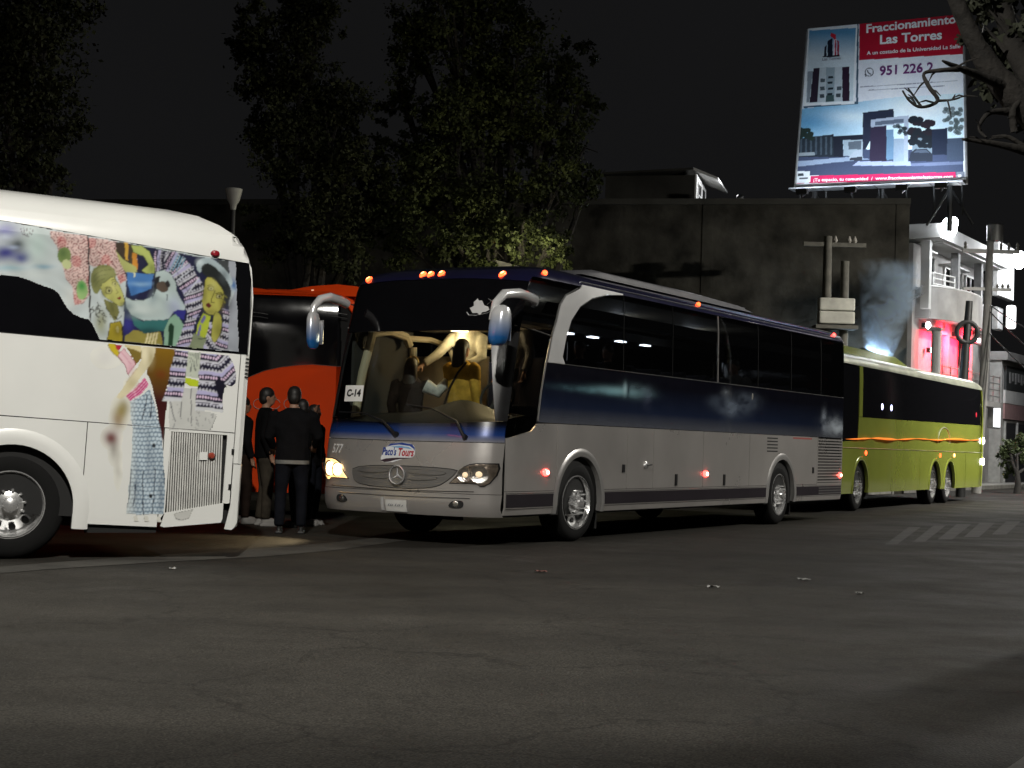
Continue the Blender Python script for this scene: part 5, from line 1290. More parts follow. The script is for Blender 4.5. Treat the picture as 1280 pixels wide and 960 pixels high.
mu = Canvas(uv[:, 0]+wx_, uv[:, 1]+wy_, (222, 222, 215))
prg = random.Random(5)
NAVYC = (26, 28, 62)
# on the glass
base = Z(6, (-40, 70), (560, 176))+Z(2, (690, 219), (716, 903))+[(123.5, 424.5)]+Z(1, (352, 790), (322, 735), (300, 716), (240, 705), (190, 680), (150, 640), (110, 580), (70, 520), (30, 490))+Z(6, (120, 458), (-40, 450))
mg = mu.poly(base, (196, 206, 208))
for x, y, rx, ry, c, a in ((40, 150, 90, 60, (120, 120, 185), .8), (40, 300, 120, 60, (48, 50, 128), 1.), (150, 330, 60, 40, (50, 56, 135), .9), (120, 240, 60, 45, (62, 72, 78), .9), (30, 195, 45, 22, (205, 215, 230), .8), (90, 260, 40, 14, (180, 195, 225), .7), (250, 250, 80, 120, (186, 206, 202), .9), (290, 390, 70, 18, (120, 165, 190), .7), (60, 400, 120, 20, (150, 190, 205), .7), (200, 450, 160, 30, (205, 214, 214), .8), (470, 590, 60, 90, (205, 208, 205), .7)):
    mu.blob(*z1(6, x, y), rx/5.3, ry/5.3, c, a, mg)
for k in range(5): mu.line(Z(6, (135+k*22, 125+k*4), (150+k*16, 160+prg.random()*20), (178+k*8, 150+prg.random()*50)), .7, (80, 60, 70))
def brain(pts, k):
    m_ = mu.inside(Z(k, *pts)) & mg; X, Y = mu.X, mu.Y
    mu._put(m_, (216, 188, 182))
    f1 = np.sin(X*.62+2.2*np.sin(Y*.37)+1.3*np.sin(X*.21-Y*.27)); f2 = np.sin(Y*.7+2.0*np.sin(X*.41+1)+Y*.13)
    mu._put(m_ & (np.abs(f1*f2+.18*f1) < .15), (130, 58, 62)); mu._put(m_ & (np.abs(f1*f2+.18*f1) < .06), (84, 32, 40))
    hot = np.sin(X*.17+1)*np.sin(Y*.13) > .55; mu._put(m_ & hot, (190, 60, 62), .35)
brain([(335, 150), (590, 186), (602, 565), (560, 640), (500, 645), (480, 520), (440, 470), (420, 400), (395, 330), (380, 260), (340, 200)], 6)
brain([(305, 95), (515, 130), (565, 330), (592, 420), (545, 450), (500, 345), (430, 300), (340, 320), (308, 300)], 1)
mu.ell(*z1(6, 430, 315), 8.5, 10.5, (118, 140, 78)); mu.blob(*z1(6, 420, 300), 6, 7, (70, 100, 50), .7); mu.ell(*z1(6, 445, 375), 5.5, 6, (196, 204, 150)); mu.ell(*z1(6, 547, 548), 7, 12, (150, 185, 120)); mu.blob(*z1(6, 545, 520), 6, 7, (50, 140, 60), .9)
nav = mu.poly(Z(1, (500, 128))+Z(2, (400, 183), (690, 217), (640, 300), (640, 895), (300, 862))+Z(1, (562, 884), (572, 600), (592, 420), (565, 330), (520, 200)), NAVYC)
mu.blob(*z1(1, 600, 760), 9, 14, (52, 50, 140), .9, nav)
for _ in range(46): mu.ell(170+prg.random()*80, 300+prg.random()*110, .8, .8, (200, 205, 225))
# torch arm
mu.poly(Z(1, (505, 130), (580, 138), (600, 270), (650, 335), (590, 350), (545, 270), (512, 200)), (58, 46, 34)); mu.poly(Z(1, (572, 140), (602, 142), (604, 275), (582, 262)), (204, 160, 60)); mu.poly(Z(1, (610, 150), (635, 150), (640, 300), (612, 285)), (70, 60, 40)); mu.poly(Z(1, (636, 215), (668, 222), (672, 345), (634, 330)), (208, 140, 50))
mu.poly(Z(1, (508, 195), (560, 258), (660, 325), (668, 362), (590, 372), (560, 330)), (176, 180, 110)); mu.poly(Z(1, (622, 162), (700, 158), (762, 205), (800, 290), (798, 372), (742, 372), (700, 345), (752, 300), (722, 240), (692, 232), (640, 212)), (180, 192, 108), outline=(70, 80, 40), ow=.7)
mu.poly(Z(1, (590, 362), (795, 376), (775, 482), (622, 542), (600, 450)), (72, 124, 188)); mu.blob(*z1(1, 700, 450), 16, 3, (150, 190, 225), .7); mu.poly(Z(1, (592, 362), (640, 368), (650, 410), (660, 370), (600, 360)), (220, 225, 190))
# jug
jug = Z(1, (575, 540), (640, 576), (720, 570), (780, 540), (802, 430))+Z(2, (88, 300), (150, 284), (202, 310), (242, 380), (242, 440), (318, 566), (300, 592), (214, 606), (190, 646), (100, 672))+Z(1, (720, 722), (620, 682), (590, 620))
mj = mu.poly(jug, (182, 198, 198), outline=(60, 70, 80), ow=.6); mu.blob(*z1(1, 700, 640), 24, 10, (205, 216, 214), .8, mj); mu.blob(*z1(2, 230, 560), 10, 14, (170, 178, 205), .8, mj)
mu.poly(Z(2, (88, 340), (122, 330), (112, 400), (84, 450), (62, 505), (70, 430)), (28, 30, 36)); mu.ell(*z1(2, 140, 410), 7.5, 7, (84, 70, 60)); mu.ell(*z1(2, 180, 388), 2.6, 4.5, (40, 36, 36)); mu.line(Z(2, (172, 470), (176, 510)), 1.2, (60, 66, 72))
mt_ = mu.poly(Z(1, (622, 690), (720, 732))+Z(2, (0, 666), (192, 656), (152, 742), (0, 757))+Z(1, (700, 802), (652, 762)), (50, 108, 108)); mu.blob(*z1(2, 20, 740), 20, 4, (28, 70, 72), .8, mt_)
mu.poly(Z(1, (648, 795), (700, 806))+Z(2, (0, 760), (125, 750), (140, 850), (0, 836))+Z(1, (640, 885), (570, 880), (575, 840)), (148, 138, 66))
for k in range(4): mu.line(Z(2, (28+k*24, 762), (22+k*22, 800), (10+k*24, 846)), 2.2, (222, 212, 168))
mu.poly(Z(2, (150, 745), (192, 645), (240, 612), (302, 700), (285, 800), (262, 862), (150, 850)), (138, 174, 152)); mu.poly(Z(2, (180, 850), (186, 705), (204, 680), (226, 702), (216, 852)), (26, 58, 38))
mu.poly(Z(2, (212, 600), (250, 585), (310, 590), (300, 660), (270, 650)), (48, 48, 132))
# poncho: bands of zigzag, dots and bars
def weave(pts, k, ang, sc, inv=False):
    m_ = mu.inside(Z(k, *pts)); ca, sa = math.cos(ang), math.sin(ang)
    a = (mu.X*ca+mu.Y*sa)/sc; b_ = (-mu.X*sa+mu.Y*ca)/sc
    row = np.floor(b_).astype(int) % 5; fb = b_-np.floor(b_); tri = np.abs((a*1.15) % 1-.5)*2
    K = (20, 18, 42); Wt = (196, 196, 206)
    mu._put(m_, K)
    mu._put(m_ & (row == 0) & (fb > tri*.8+.1), Wt); mu._put(m_ & (row == 1) & (fb < .85), (176, 172, 208))
    mu._put(m_ & (row == 2) & (((a*1.5) % 1-.5)**2*5+(fb-.5)**2*4.5 < .62), (226, 200, 226)); mu._put(m_ & (row == 3) & (fb > .35) & (fb < .85), Wt)
    mu._put(m_ & (row == 4) & (fb < tri*.75), (200, 200, 214))
    return m_
weave([(70, 138), (150, 138), (160, 285), (130, 285), (85, 296)], 2, 1.62, 4.); weave([(150, 138), (240, 145), (300, 190), (210, 300), (185, 300), (160, 285)], 2, 2.1, 4.2)
weave([(300, 190), (335, 225), (400, 335), (420, 350), (300, 470), (240, 385), (210, 305)], 2, 2.55, 4.6); weave([(415, 345), (452, 410), (440, 560), (390, 650), (330, 620), (310, 560), (300, 470)], 2, 2.8, 4.)
weave([(390, 650), (345, 870), (240, 862), (300, 700), (330, 618)], 2, 2.9, 4.); weave([(590, 570), (640, 590), (632, 892), (520, 868), (545, 820), (590, 735)], 2, .35, 4.); weave([(465, 740), (510, 640), (530, 680), (505, 800), (545, 840), (520, 880), (430, 880)], 2, .9, 4.2)
for k in range(4): mu.line(Z(2, (190+k*26, 285), (255+k*18, 170+k*10)), 1.5, (128, 172, 196))
mu.line(Z(2, (210, 330), (330, 235)), 1.5, (205, 210, 222)); mu.line(Z(2, (310, 480), (415, 345)), 1.7, (205, 210, 222)); mu.line(Z(2, (245, 370), (370, 270)), 1.2, (205, 210, 222))
# faces
mu.poly(Z(2, (628, 216), (697, 226), (717, 904), (630, 890), (642, 560), (682, 440), (640, 300)), (160, 165, 175)); mu.blob(*z1(2, 672, 400), 4.5, 8, (48, 100, 160), .9)
mu.poly(Z(2, (545, 208), (638, 214), (632, 310)), (62, 66, 68))
mu.poly(smooth_poly(Z(2, (392, 230), (430, 193), (500, 193), (585, 250), (655, 340), (675, 392), (640, 405), (560, 330), (490, 262), (432, 262), (424, 315), (395, 285)), 2), (172, 188, 194))
mh = mu.poly(smooth_poly(Z(2, (420, 262), (470, 228), (545, 270), (615, 350), (655, 420), (645, 520), (600, 565), (595, 470), (562, 425), (500, 352), (442, 318)), 2), (34, 38, 38)); mu.blob(*z1(2, 640, 540), 6, 16, (70, 72, 78), .6)
fa = (178, 174, 86)
mu.poly(smooth_poly(Z(2, (466, 335), (522, 343), (595, 425), (600, 520), (565, 595), (505, 628), (456, 605), (436, 540), (446, 440)), 1), fa, outline=(60, 56, 24), ow=.7)
for x, y in ((500, 425), (563, 482)): mu.ell(*z1(2, x, y), 4.2, 3.2, (110, 104, 50)); mu.ell(*z1(2, x, y), 3., 2., (200, 196, 140)); mu.ell(*z1(2, x+2, y), 1.3, 1.6, (40, 38, 24)); mu.line(Z(2, (x-26, y-20), (x+4, y-30), (x+26, y-10)), .9, (60, 52, 20))
mu.line(Z(2, (530, 440), (512, 500), (508, 530), (528, 532)), 1., (74, 66, 26)); mu.poly(Z(2, (466, 540), (490, 530), (506, 556), (488, 575), (468, 560)), (92, 26, 30)); mu.line(Z(2, (575, 450), (620, 490)), 1.4, (120, 118, 60)); mu.line(Z(2, (580, 490), (612, 530)), 1.4, (120, 118, 60))
mu.poly(Z(2, (440, 610), (500, 632), (490, 700), (462, 790), (385, 805), (402, 700)), (172, 186, 60)); mu.poly(Z(2, (448, 625), (468, 640), (442, 692), (424, 674)), (112, 108, 160)); mu.poly(Z(2, (424, 694), (434, 700), (412, 790), (392, 780)), (112, 108, 160)); mu.poly(Z(2, (372, 755), (470, 805), (442, 882), (338, 870)), (130, 140, 112)); mu.line(Z(2, (385, 800), (430, 800), (470, 795)), .8, (50, 60, 40))
mu.poly(smooth_poly(Z(2, (528, 585), (575, 615), (590, 700), (560, 790), (528, 840), (498, 790), (516, 690)), 1), (164, 162, 78), outline=(74, 70, 30), ow=.6)
mu.poly(smooth_poly(Z(1, (318, 345), (400, 298), (482, 318), (525, 400), (470, 405), (432, 452), (392, 485), (362, 530), (328, 490)), 1), (130, 134, 80)); mu.blob(*z1(1, 400, 370), 9, 8, (164, 166, 112), .6)
mu.poly(smooth_poly(Z(1, (396, 460), (440, 428), (492, 385), (524, 430), (556, 500), (580, 592), (552, 622), (498, 592), (428, 550), (396, 505)), 1), (188, 188, 108), outline=(80, 78, 40), ow=.6)
for x, y, q in ((455, 502, 1.), (500, 446, .75)): mu.ell(*z1(1, x, y), 4.6*q, 4.4*q, (96, 94, 48)); mu.ell(*z1(1, x, y), 3.5*q, 3.3*q, (196, 194, 130)); mu.ell(*z1(1, x+3, y), 1.7*q, 1.9*q, (46, 44, 24)); mu.line(Z(1, (x-30, y-20), (x, y-36), (x+20, y-22)), .8, (70, 66, 30))
mu.poly(Z(1, (520, 556), (542, 536), (550, 556), (534, 568)), (120, 34, 30)); mu.line(Z(1, (500, 470), (524, 510), (512, 524)), .8, (110, 104, 54))
mu.poly(Z(1, (418, 560), (525, 608), (535, 660), (505, 730), (440, 645)), (122, 122, 70)); mu.blob(*z1(1, 400, 740), 9, 18, (128, 128, 60), .7, mg)
for _ in range(16):
    x, y = 330+prg.random()*110, 540+prg.random()*180; mu.line(Z(1, (x, y), (x+prg.uniform(-25, 25), y+20), (x+prg.uniform(-10, 30), y+36)), .8, (46, 46, 30))
mu.poly(Z(1, (470, 742), (545, 726), (565, 772), (558, 886), (440, 872)), (164, 148, 40), outline=(60, 50, 20), ow=.7); mu.ell(*z1(1, 524, 790), 2, 4, (215, 205, 140)); mu.line(Z(1, (500, 690), (520, 715), (548, 690)), 1, (40, 40, 30)); mu.line(Z(1, (560, 770), (560, 886)), 1.6, (14, 14, 14))
mu.line(Z(6, (588, 186), (602, 750)), 1.9, (34, 28, 28)); mu.line(Z(6, (0, 72), (560, 172))+Z(2, (690, 217)), 1.6, (26, 26, 28))
for x, y, rx, ry, c, a in ((452, 470, 4, 14, (96, 92, 40), .55), (585, 540, 4, 12, (110, 100, 40), .6), (500, 600, 10, 4, (104, 98, 42), .5), (520, 400, 6, 8, (206, 202, 128), .5), (560, 740, 5, 12, (110, 106, 46), .5), (600, 330, 6, 10, (80, 88, 92), .6), (420, 225, 5, 5, (205, 216, 220), .7)):
    mu.blob(*z1(2, x, y), rx, ry, c, a, mg)
for x, y, rx, ry, c, a in ((420, 520, 4, 7, (108, 106, 56), .6), (560, 600, 4, 4, (120, 116, 58), .5), (490, 470, 6, 6, (212, 210, 140), .5), (350, 400, 5, 10, (84, 90, 50), .6), (480, 360, 6, 5, (150, 152, 96), .6), (480, 620, 4, 12, (84, 84, 46), .6), (600, 620, 8, 6, (120, 140, 146), .6), (790, 560, 6, 10, (140, 156, 162), .6), (660, 690, 14, 5, (130, 152, 152), .6), (640, 500, 6, 8, (40, 84, 140), .6), (520, 800, 6, 9, (110, 96, 24), .6), (780, 330, 5, 8, (110, 124, 56), .6)):
    mu.blob(*z1(1, x, y), rx, ry, c, a, mg)
for p_ in (((330, 350), (380, 320), (440, 318)), ((340, 390), (400, 350), (470, 345)), ((345, 430), (390, 390), (450, 380)), ((350, 470), (380, 430), (430, 410)), ((430, 570), (450, 640), (470, 700)), ((460, 580), (490, 650), (495, 720))): mu.line(Z(1, *p_), .7, (86, 88, 48), .7)
for p_ in (((440, 300), (520, 320), (600, 420)), ((250, 300), (330, 450), (300, 480))): mu.line(Z(2, *p_), .9, (20, 22, 30), .8)
for k in range(9): mu.line(Z(2, (90+k*14, 142+k), (95+k*13, 210), (110+k*10, 280)), .8, (24, 24, 44), .8)
m_up = mu.t.copy() & mg
# on the white panels
mu.t[:] = False
zedge = lambda m__: m__
mu.blob(*z1(3, 215, 640), 10, 15, (150, 134, 62), .85); mu.blob(*z1(3, 190, 720), 9, 12, (130, 96, 44), .7); mu.blob(*z1(5, 125, 50), 10, 11, (104, 26, 32), .95); mu.blob(*z1(5, 140, 140), 6, 16, (120, 112, 104), .6); mu.blob(*z1(5, 175, 260), 5, 26, (170, 166, 156), .5)
mu.blob(*z1(3, 90, 180), 16, 12, (206, 204, 206), .5)
mr = mu.poly(Z(3, (505, 92), (690, 108), (640, 300), (600, 480), (612, 560), (576, 945), (540, 740), (490, 480), (450, 350), (430, 320)), (90, 60, 20)); mu.grad(mr, z1(3, 580, 120), z1(3, 540, 560), (128, 96, 22), (58, 16, 16)); mu.blob(*z1(3, 560, 330), 8, 7, (110, 44, 16), .6, mr)
mu.poly(Z(3, (240, 70), (390, 84), (392, 185), (345, 252), (290, 150)), (122, 104, 44)); mu.poly(Z(3, (232, 66), (390, 82), (382, 136), (330, 118), (250, 100)), (208, 196, 150))
mu.poly(Z(3, (104, 58), (162, 64), (205, 150), (182, 176), (140, 140), (110, 96)), (192, 172, 40), outline=(90, 70, 20), ow=.6); mu.poly(Z(3, (165, 68), (232, 74), (205, 128), (180, 112)), (172, 36, 60))
mu.poly(Z(3, (186, 168), (242, 98), (342, 240), (276, 330), (244, 250)), (226, 190, 198), outline=(150, 40, 70), ow=.8); mu.line(Z(3, (190, 178), (250, 262), (282, 345)), 1., (120, 30, 60)); mu.line(Z(3, (215, 130), (300, 250)), .7, (200, 120, 150))
mu.poly(smooth_poly(Z(3, (388, 78), (524, 90), (498, 185), (440, 285), (372, 372), (275, 505), (215, 545), (170, 520), (262, 395), (352, 282), (392, 180)), 1), (212, 203, 170)); mu.line(Z(3, (392, 180), (352, 282), (262, 395)), .6, (170, 150, 110))
msh = mu.poly(Z(3, (415, 342), (458, 420), (400, 492), (292, 562), (258, 512), (340, 442)), (186, 44, 112))
for k in range(4): mu.line(Z(3, (262+k*12, 514+k*14), (345+k*16, 446+k*12), (420+k*10, 352+k*20)), .9, (232, 190, 212))
sk = Z(3, (290, 562), (400, 498), (462, 448), (492, 520), (540, 742))+Z(5, (532, 60), (545, 250), (558, 420), (552, 662), (238, 660), (262, 420), (285, 150), (290, 20))
ms = mu.poly(sk, (112, 132, 150)); X, Y = mu.X, mu.Y
ra = Y/5.2; rb = X/4.8+.5*(np.floor(ra) % 2); dot = ((ra % 1-.5)**2+(rb % 1-.5)**2*.8) < .15
mu._put(ms & dot, (196, 210, 220)); fade = np.clip((172-X)/22, 0, .75); mu._put(ms & (fade > .02), (208, 212, 208), fade)
for p_ in (((440, 500), (415, 640), (400, 710)), ((475, 520), (470, 700))): mu.line(Z(3, *p_), 1.3, (30, 36, 52))
for p_ in (((375, 310), (375, 480), (380, 690)), ((475, 290), (465, 480), (450, 670)), ((280, 300), (270, 480), (245, 600)), ((320, 410), (300, 590)), ((540, 300), (550, 420))): mu.line(Z(5, *p_), 1.2, (36, 44, 60))
for q in ((465, 110), (435, 510)): mu.ell(*z1(5, *q), 2.4, 2.6, (18, 20, 26))
for q in ((315, 690), (500, 700), (400, 690)): mu.poly(Z(5, (q[0]-22, q[1]-22), (q[0]+16, q[1]-24), (q[0]+30, q[1]+30), (q[0]-16, q[1]+26)), (205, 204, 196))
for x, y, rx, ry, c, a in ((470, 200, 5, 12, (160, 148, 108), .7), (300, 420, 8, 8, (182, 170, 132), .6), (420, 150, 4, 10, (228, 220, 190), .6), (300, 280, 5, 8, (200, 140, 160), .5), (240, 600, 6, 10, (130, 116, 60), .5)):
    mu.blob(*z1(3, x, y), rx, ry, c, a)
for x, y, rx, ry, a in ((420, 200, 4, 40, .4), (330, 400, 4, 30, .35), (520, 500, 4, 40, .5), (460, 300, 3, 30, .3)): mu.blob(*z1(5, x, y), rx, ry, (64, 80, 100), a, ms)
# man in patterned jacket
tr_ = Z(4, (105, 488), (218, 478), (242, 375), (358, 370), (336, 556), (530, 598), (470, 742), (110, 742))
mtr = mu.poly(tr_, (192, 193, 190))
for _ in range(26):
    x, y = 110+prg.random()*390, 480+prg.random()*240; mu.line(Z(4, (x, y), (x+prg.uniform(-8, 8), y+20), (x+prg.uniform(-14, 14), y+38)), .55, (120, 122, 124))
for p_ in (((120, 490), (165, 660)), ((300, 380), (305, 700)), ((540, 590), (465, 742)), ((215, 480), (215, 640))): mu.line(Z(4, *p_), .9, (60, 62, 68))
mu.poly(Z(4, (270, 58), (390, 72), (372, 295), (238, 280)), (184, 190, 176))
for k in range(7): mu.line(Z(4, (285+k*14, 70), (300+k*6, 270)), .5, (110, 116, 110))
mu.poly(Z(4, (238, 282), (372, 306), (366, 368), (282, 362), (232, 332)), (176, 192, 38))
weave([(165, 50), (278, 60), (240, 400), (216, 492), (58, 486), (95, 380), (130, 190)], 4, .12, 5.); weave([(385, 74), (600, 92), (600, 300), (576, 500), (578, 582), (334, 562), (350, 420), (375, 200)], 4, .12, 5.); weave([(500, 80), (625, 95), (672, 180), (694, 250), (682, 345), (640, 374), (595, 350), (560, 250)], 4, -.75, 5.)
mu.poly(Z(4, (540, 280), (610, 372), (592, 376), (575, 480), (545, 470), (500, 330)), (22, 20, 36)); mu.poly(Z(4, (335, 535), (578, 560), (576, 590), (332, 564)), (200, 202, 206)); mu.poly(Z(4, (62, 462), (216, 474), (214, 494), (56, 488)), (200, 202, 206))
mu.poly(Z(5, (618, 655), (785, 612), (745, 690), (680, 712), (632, 694)), (192, 192, 188), outline=(50, 50, 50), ow=.7)
# brushwork: soften edges a little and vary the tone
c3 = mu.c.reshape(nz_, nx_, 3).copy(); k3 = c3.copy()
k3[1:-1, 1:-1] = (c3[1:-1, 1:-1]*3+c3[:-2, 1:-1]+c3[2:, 1:-1]+c3[1:-1, :-2]+c3[1:-1, 2:])/7
tone = 1+.10*np.sin(GX*11+3*np.sin(GZ*7))*np.sin(GZ*13+2*np.sin(GX*6))+.05*np.sin(GX*27+GZ*19+2*np.sin(GZ*15))
up3 = m_up.reshape(nz_, nx_); k3 = np.where(up3[..., None], k3*tone[..., None]*.82, k3*(1+(tone[..., None]-1)*.5)); mu.c = k3.reshape(-1, 3)
zcv = np.array([zwb_(x)-.008 for x in GX.ravel()])
m_lo = mu.t & ~mg & (GZ.ravel() < zcv)
# (painted shading of the lower figures was laid with the figures)
# not over the grille opening or off the panels
over = (GX.ravel() > ga-.005) & (GX.ravel() < gb+.005) & (GZ.ravel() < gz1+.01) & (GZ.ravel() > np.array([gzb(x) for x in GX.ravel()])-.01)
m_lo &= ~over
MURAL = M('painted_artwork', rough=.3, attr=True, var=.03, coat=.4)
def canvas_mesh(name, mask, off, parent):
    mask = mask.reshape(nz_, nx_); q = mask[:-1, :-1] & mask[1:, :-1] & mask[:-1, 1:] & mask[1:, 1:]
    ids = -np.ones((nz_, nx_), int); used = np.zeros((nz_, nx_), bool)
    used[:-1, :-1] |= q; used[1:, :-1] |= q; used[:-1, 1:] |= q; used[1:, 1:] |= q
    ids[used] = np.arange(used.sum()); jj, ii = np.nonzero(q)
    mb = MB(); mb.f = [(int(ids[j, i]), int(ids[j, i+1]), int(ids[j+1, i+1]), int(ids[j+1, i])) for j, i in zip(jj, ii)]
    gxx = GX[used]; gzz = GZ[used]
    mb.v = [(float(x), -WHT.hw(float(x), float(z))-off, float(z)) for x, z in zip(gxx, gzz)]
    c = np.clip(mu.c.reshape(nz_, nx_, 3)[used]*1.06, 0, .8); mb.c = np.concatenate([c, np.ones((len(c), 1))], 1)
    return mb.build(name, MURAL, parent, smooth=False)
canvas_mesh('window_painting', m_up, -.0015, wc)
canvas_mesh('panel_painting', m_lo, .0015, wc)

# ---------------------------------------------------------------- orange coach
ORG = M('orange_paint', (.72, .055, .003), .6, var=.06, scale=2, spec=.12)
oa = math.radians(5)
oe1 = np.array([math.cos(oa), math.sin(oa), 0]); on_ = np.array([-math.sin(oa), math.cos(oa), 0])
OP = at(380, 500, 23.2); OP[2] = 0
om = Matrix.Translation(tuple(OP+on_*1.27)) @ Matrix.Rotation(oa, 4, 'Z')
oc = empty('orange_coach', om); tag(oc, 'orange coach with dark window band parked behind the people', 'coach')
def opx(u, v):
    d = onplane(u, v, OP, on_)-OP; return (float(d@oe1), float(d[2]))
orx = opx(462, 500)[0]
OB = Bus(orx, ((.3, 1.25), (3.1, 1.26), (3.25, 1.22), (3.34, 1.1), (3.4, .9)), ((0, -11.3), (3.4, -10.6)), xr=((.3, .05), (1., 0), (2.6, .0), (3.2, .08), (3.4, .5)), Dr=.2)
of = OB.side(-1); oS = g_side(OB, -1)
zt = lambda x: opx(315, 356.5)[1]+(opx(440, 369)[1]-opx(315, 356.5)[1])*(x-opx(315, 356)[0])/(opx(440, 369)[0]-opx(315, 356)[0])
ex = orx-.01
xA = -10.5
patch([(xA, 3.0), (opx(300, 350)[0], zt(opx(300, 350)[0])), (ex, zt(ex)), (ex, 3.3), (xA, 3.3)], of, .4, .1, .02, .0, 1).build('cantrail', ORG, oc)
ringloft(OB, (3.29, 3.31, 3.33, 3.35, 3.38, 3.4)).build('roof', ORG, oc)
hump = MB(); hx0 = opx(345, 350)[0]
hp = [(0, 0), (.5, .1), (.9, .14), (1.2, .12), (1.45, 0)]
for x, h in hp: hump.v += [(hx0+x, -.95, 3.33), (hx0+x, -.85, 3.36+h*1.1), (hx0+x, .85, 3.36+h*1.1), (hx0+x, .95, 3.33)]
for i in range(4):
    for j in range(3): hump.f.append((i*4+j, i*4+j+1, (i+1)*4+j+1, (i+1)*4+j))
hump.build('roof_hatch', ORG, oc)
cur = [opx(*p) for p in ((312, 470.5), (330, 463), (350, 458.5), (370, 456), (390, 455), (420, 457.5), (445, 459))]
gl_ = [(xA, 1.5), (opx(312, 471)[0]-.4, cur[0][1]-.2)]+cur+[(ex, cur[-1][1]-.02), (ex, zt(ex)-.004), (opx(300, 350)[0], zt(opx(300, 350)[0])-.004), (xA, 2.99)]
patch(gl_, of, .5, .2, .012, .002, 1).build('side_window', BLACKG, oc)
lw_ = [(xA, .36), (ex, .36), (ex, cur[-1][1]-.028)]+[(x, z-.008) for x, z in cur[::-1]]+[(opx(312, 471)[0]-.4, cur[0][1]-.208), (xA, 1.49)]
patch(lw_, of, .5, .25, .02, 0, 1).build('side_panel', ORG, oc)
strip('window_trim', [(x, z-.004) for x, z in cur], oS, .008, .004, SILVD, oc)
for a, b_ in ((315, 335), (408, 434)):
    for dy in (0, 5): strip('curtain_rail', [opx(a, 390+dy), opx((a+b_)/2, 391+dy), opx(b_, 393+dy)], oS, .012, .003, M('dim_chrome', (.3, .3, .3), .3, .8), oc)
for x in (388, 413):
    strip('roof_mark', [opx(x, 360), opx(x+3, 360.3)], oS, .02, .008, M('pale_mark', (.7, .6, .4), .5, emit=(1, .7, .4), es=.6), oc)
for x in (324, 343, 362):
    cx_, cz_ = opx(x, 505)
    MB().tube([oS(cx_+.085*math.cos(a), cz_+.075*math.sin(a), .003) for a in np.linspace(.3, 2*PI-.3, 15)], .016, 6, flat=.4).build('lettering', M('pale_ring', (.6, .52, .48), .5), oc)
ringloft(OB, (.4, 1.2, 2.2, 3.2), inset=.08, cap_bot=True).build('inner_shell', UNDER, oc)
patch([(-1.24, .38), (1.24, .38), (1.24, 3.28), (-1.24, 3.28)], OB.rear0, .15, .4, .02, 0, 1, cu=(-1.2, 1.2)).build('end_panel', ORG, oc)
for x in (orx-2.9, orx-9.2):
    for sg in (-1, 1): wheel(oc, x, sg*1.2, .485, .32, 'coach', face=sg)

# ---------------------------------------------------------------- green coach
GA = .4974; GO = np.array([7.23, 32.29, 0]); ge1 = np.array([math.sin(GA), math.cos(GA), 0]); gn = np.array([math.cos(GA), -math.sin(GA), 0])
gc = empty('green_coach', Matrix.Translation(tuple(GO-gn*1.275)) @ Matrix.Rotation(PI/2-GA, 4, 'Z')); tag(gc, 'olive green coach with orange side reflection built as glowing streaks, parked behind the blue coach', 'coach')
GB = Bus(12.1, ((.3, 1.25), (.5, 1.275), (2.9, 1.27), (3.05, 1.25), (3.15, 1.18), (3.22, 1.05), (3.26, .8)), ((.3, -2.3), (1.2, -2.3), (3.0, -1.9), (3.26, -1.2)), xr=((.3, .1), (.8, 0), (2.2, .02), (2.9, .14), (3.1, .3), (3.26, .9)), Dr=.22, nr=2.4)
GRN = M('olive_green_paint', (.285, .33, .055), .2, .1, var=.08, scale=1.5, coat=.6); GSIL = M('green_silver_roof', (.5, .52, .42), .3, .5, var=.25, scale=2.5)
gf = GB.side(-1); gS = g_side(GB, -1); GARR = (.0, 6.42, 7.95)
for a, b_ in ((-1.75, 2.4), (2.41, 4.9), (4.91, 9.7), (9.71, 11.98)):
    patch(panel_poly(a, b_-.006, .37, 1.29, GARR, .56, .5), gf, .4, .2, .02, 0, 1).build('side_panel', GRN, gc)
patch([(-1.75, 1.30), (11.98, 1.30), (11.98, 2.03), (.05, 1.93), (-.2, 1.93), (-.25, 1.45), (-1.75, 1.4)], gf, .5, .2, .02, 0, 1).build('waist_panel', GRN, gc)
patch([(-1.72, 1.41), (-.28, 1.46), (-.23, 1.95), (-.2, 2.95), (-1.4, 2.95)], gf, .3, .3, .012, -.004, 1).build('driver_window', BLACKG, gc)
patch([(-.19, 1.94), (.04, 1.94), (.04, 2.98), (-.19, 2.98)], gf, .3, .3, .02, .004, 1).build('window_pillar', GRN, gc)
for a, b_ in zip((.05, 2.4, 4.8, 7.2, 9.6), (2.395, 4.795, 7.195, 9.595, 11.95)):
    patch([(a, 1.94+.0082*a), (b_, 1.94+.0082*b_), (b_, 2.98), (a, 2.98)], gf, .6, .3, .012, 0, 1).build('side_window', BLACKG, gc)
ringloft(GB, (2.985, 3.02, 3.06, 3.1, 3.15, 3.18, 3.2, 3.22, 3.24, 3.26)).build('roof', GSIL, gc)
mb = MB()
for x, h in ((-.9, 0), (-.6, .14), (.5, .2), (4.6, .2), (6.0, .02)): mb.v += [(x, -.85, 3.2), (x, -.72, 3.25+h), (x, .72, 3.25+h), (x, .85, 3.2)]
for i in range(4):
    for j in range(3): mb.f.append((i*4+j, i*4+j+1, (i+1)*4+j+1, (i+1)*4+j))
mb.build('roof_unit', GRN, gc)
strip('belt_moulding', [(x, 1.295) for x in np.linspace(-1.6, 11.9, 14)], gS, .012, .004, GSIL, gc)
for c in GARR: arch_trim(GB, gc, c, .5, .55, .63, -1, .37, GRN, .02)
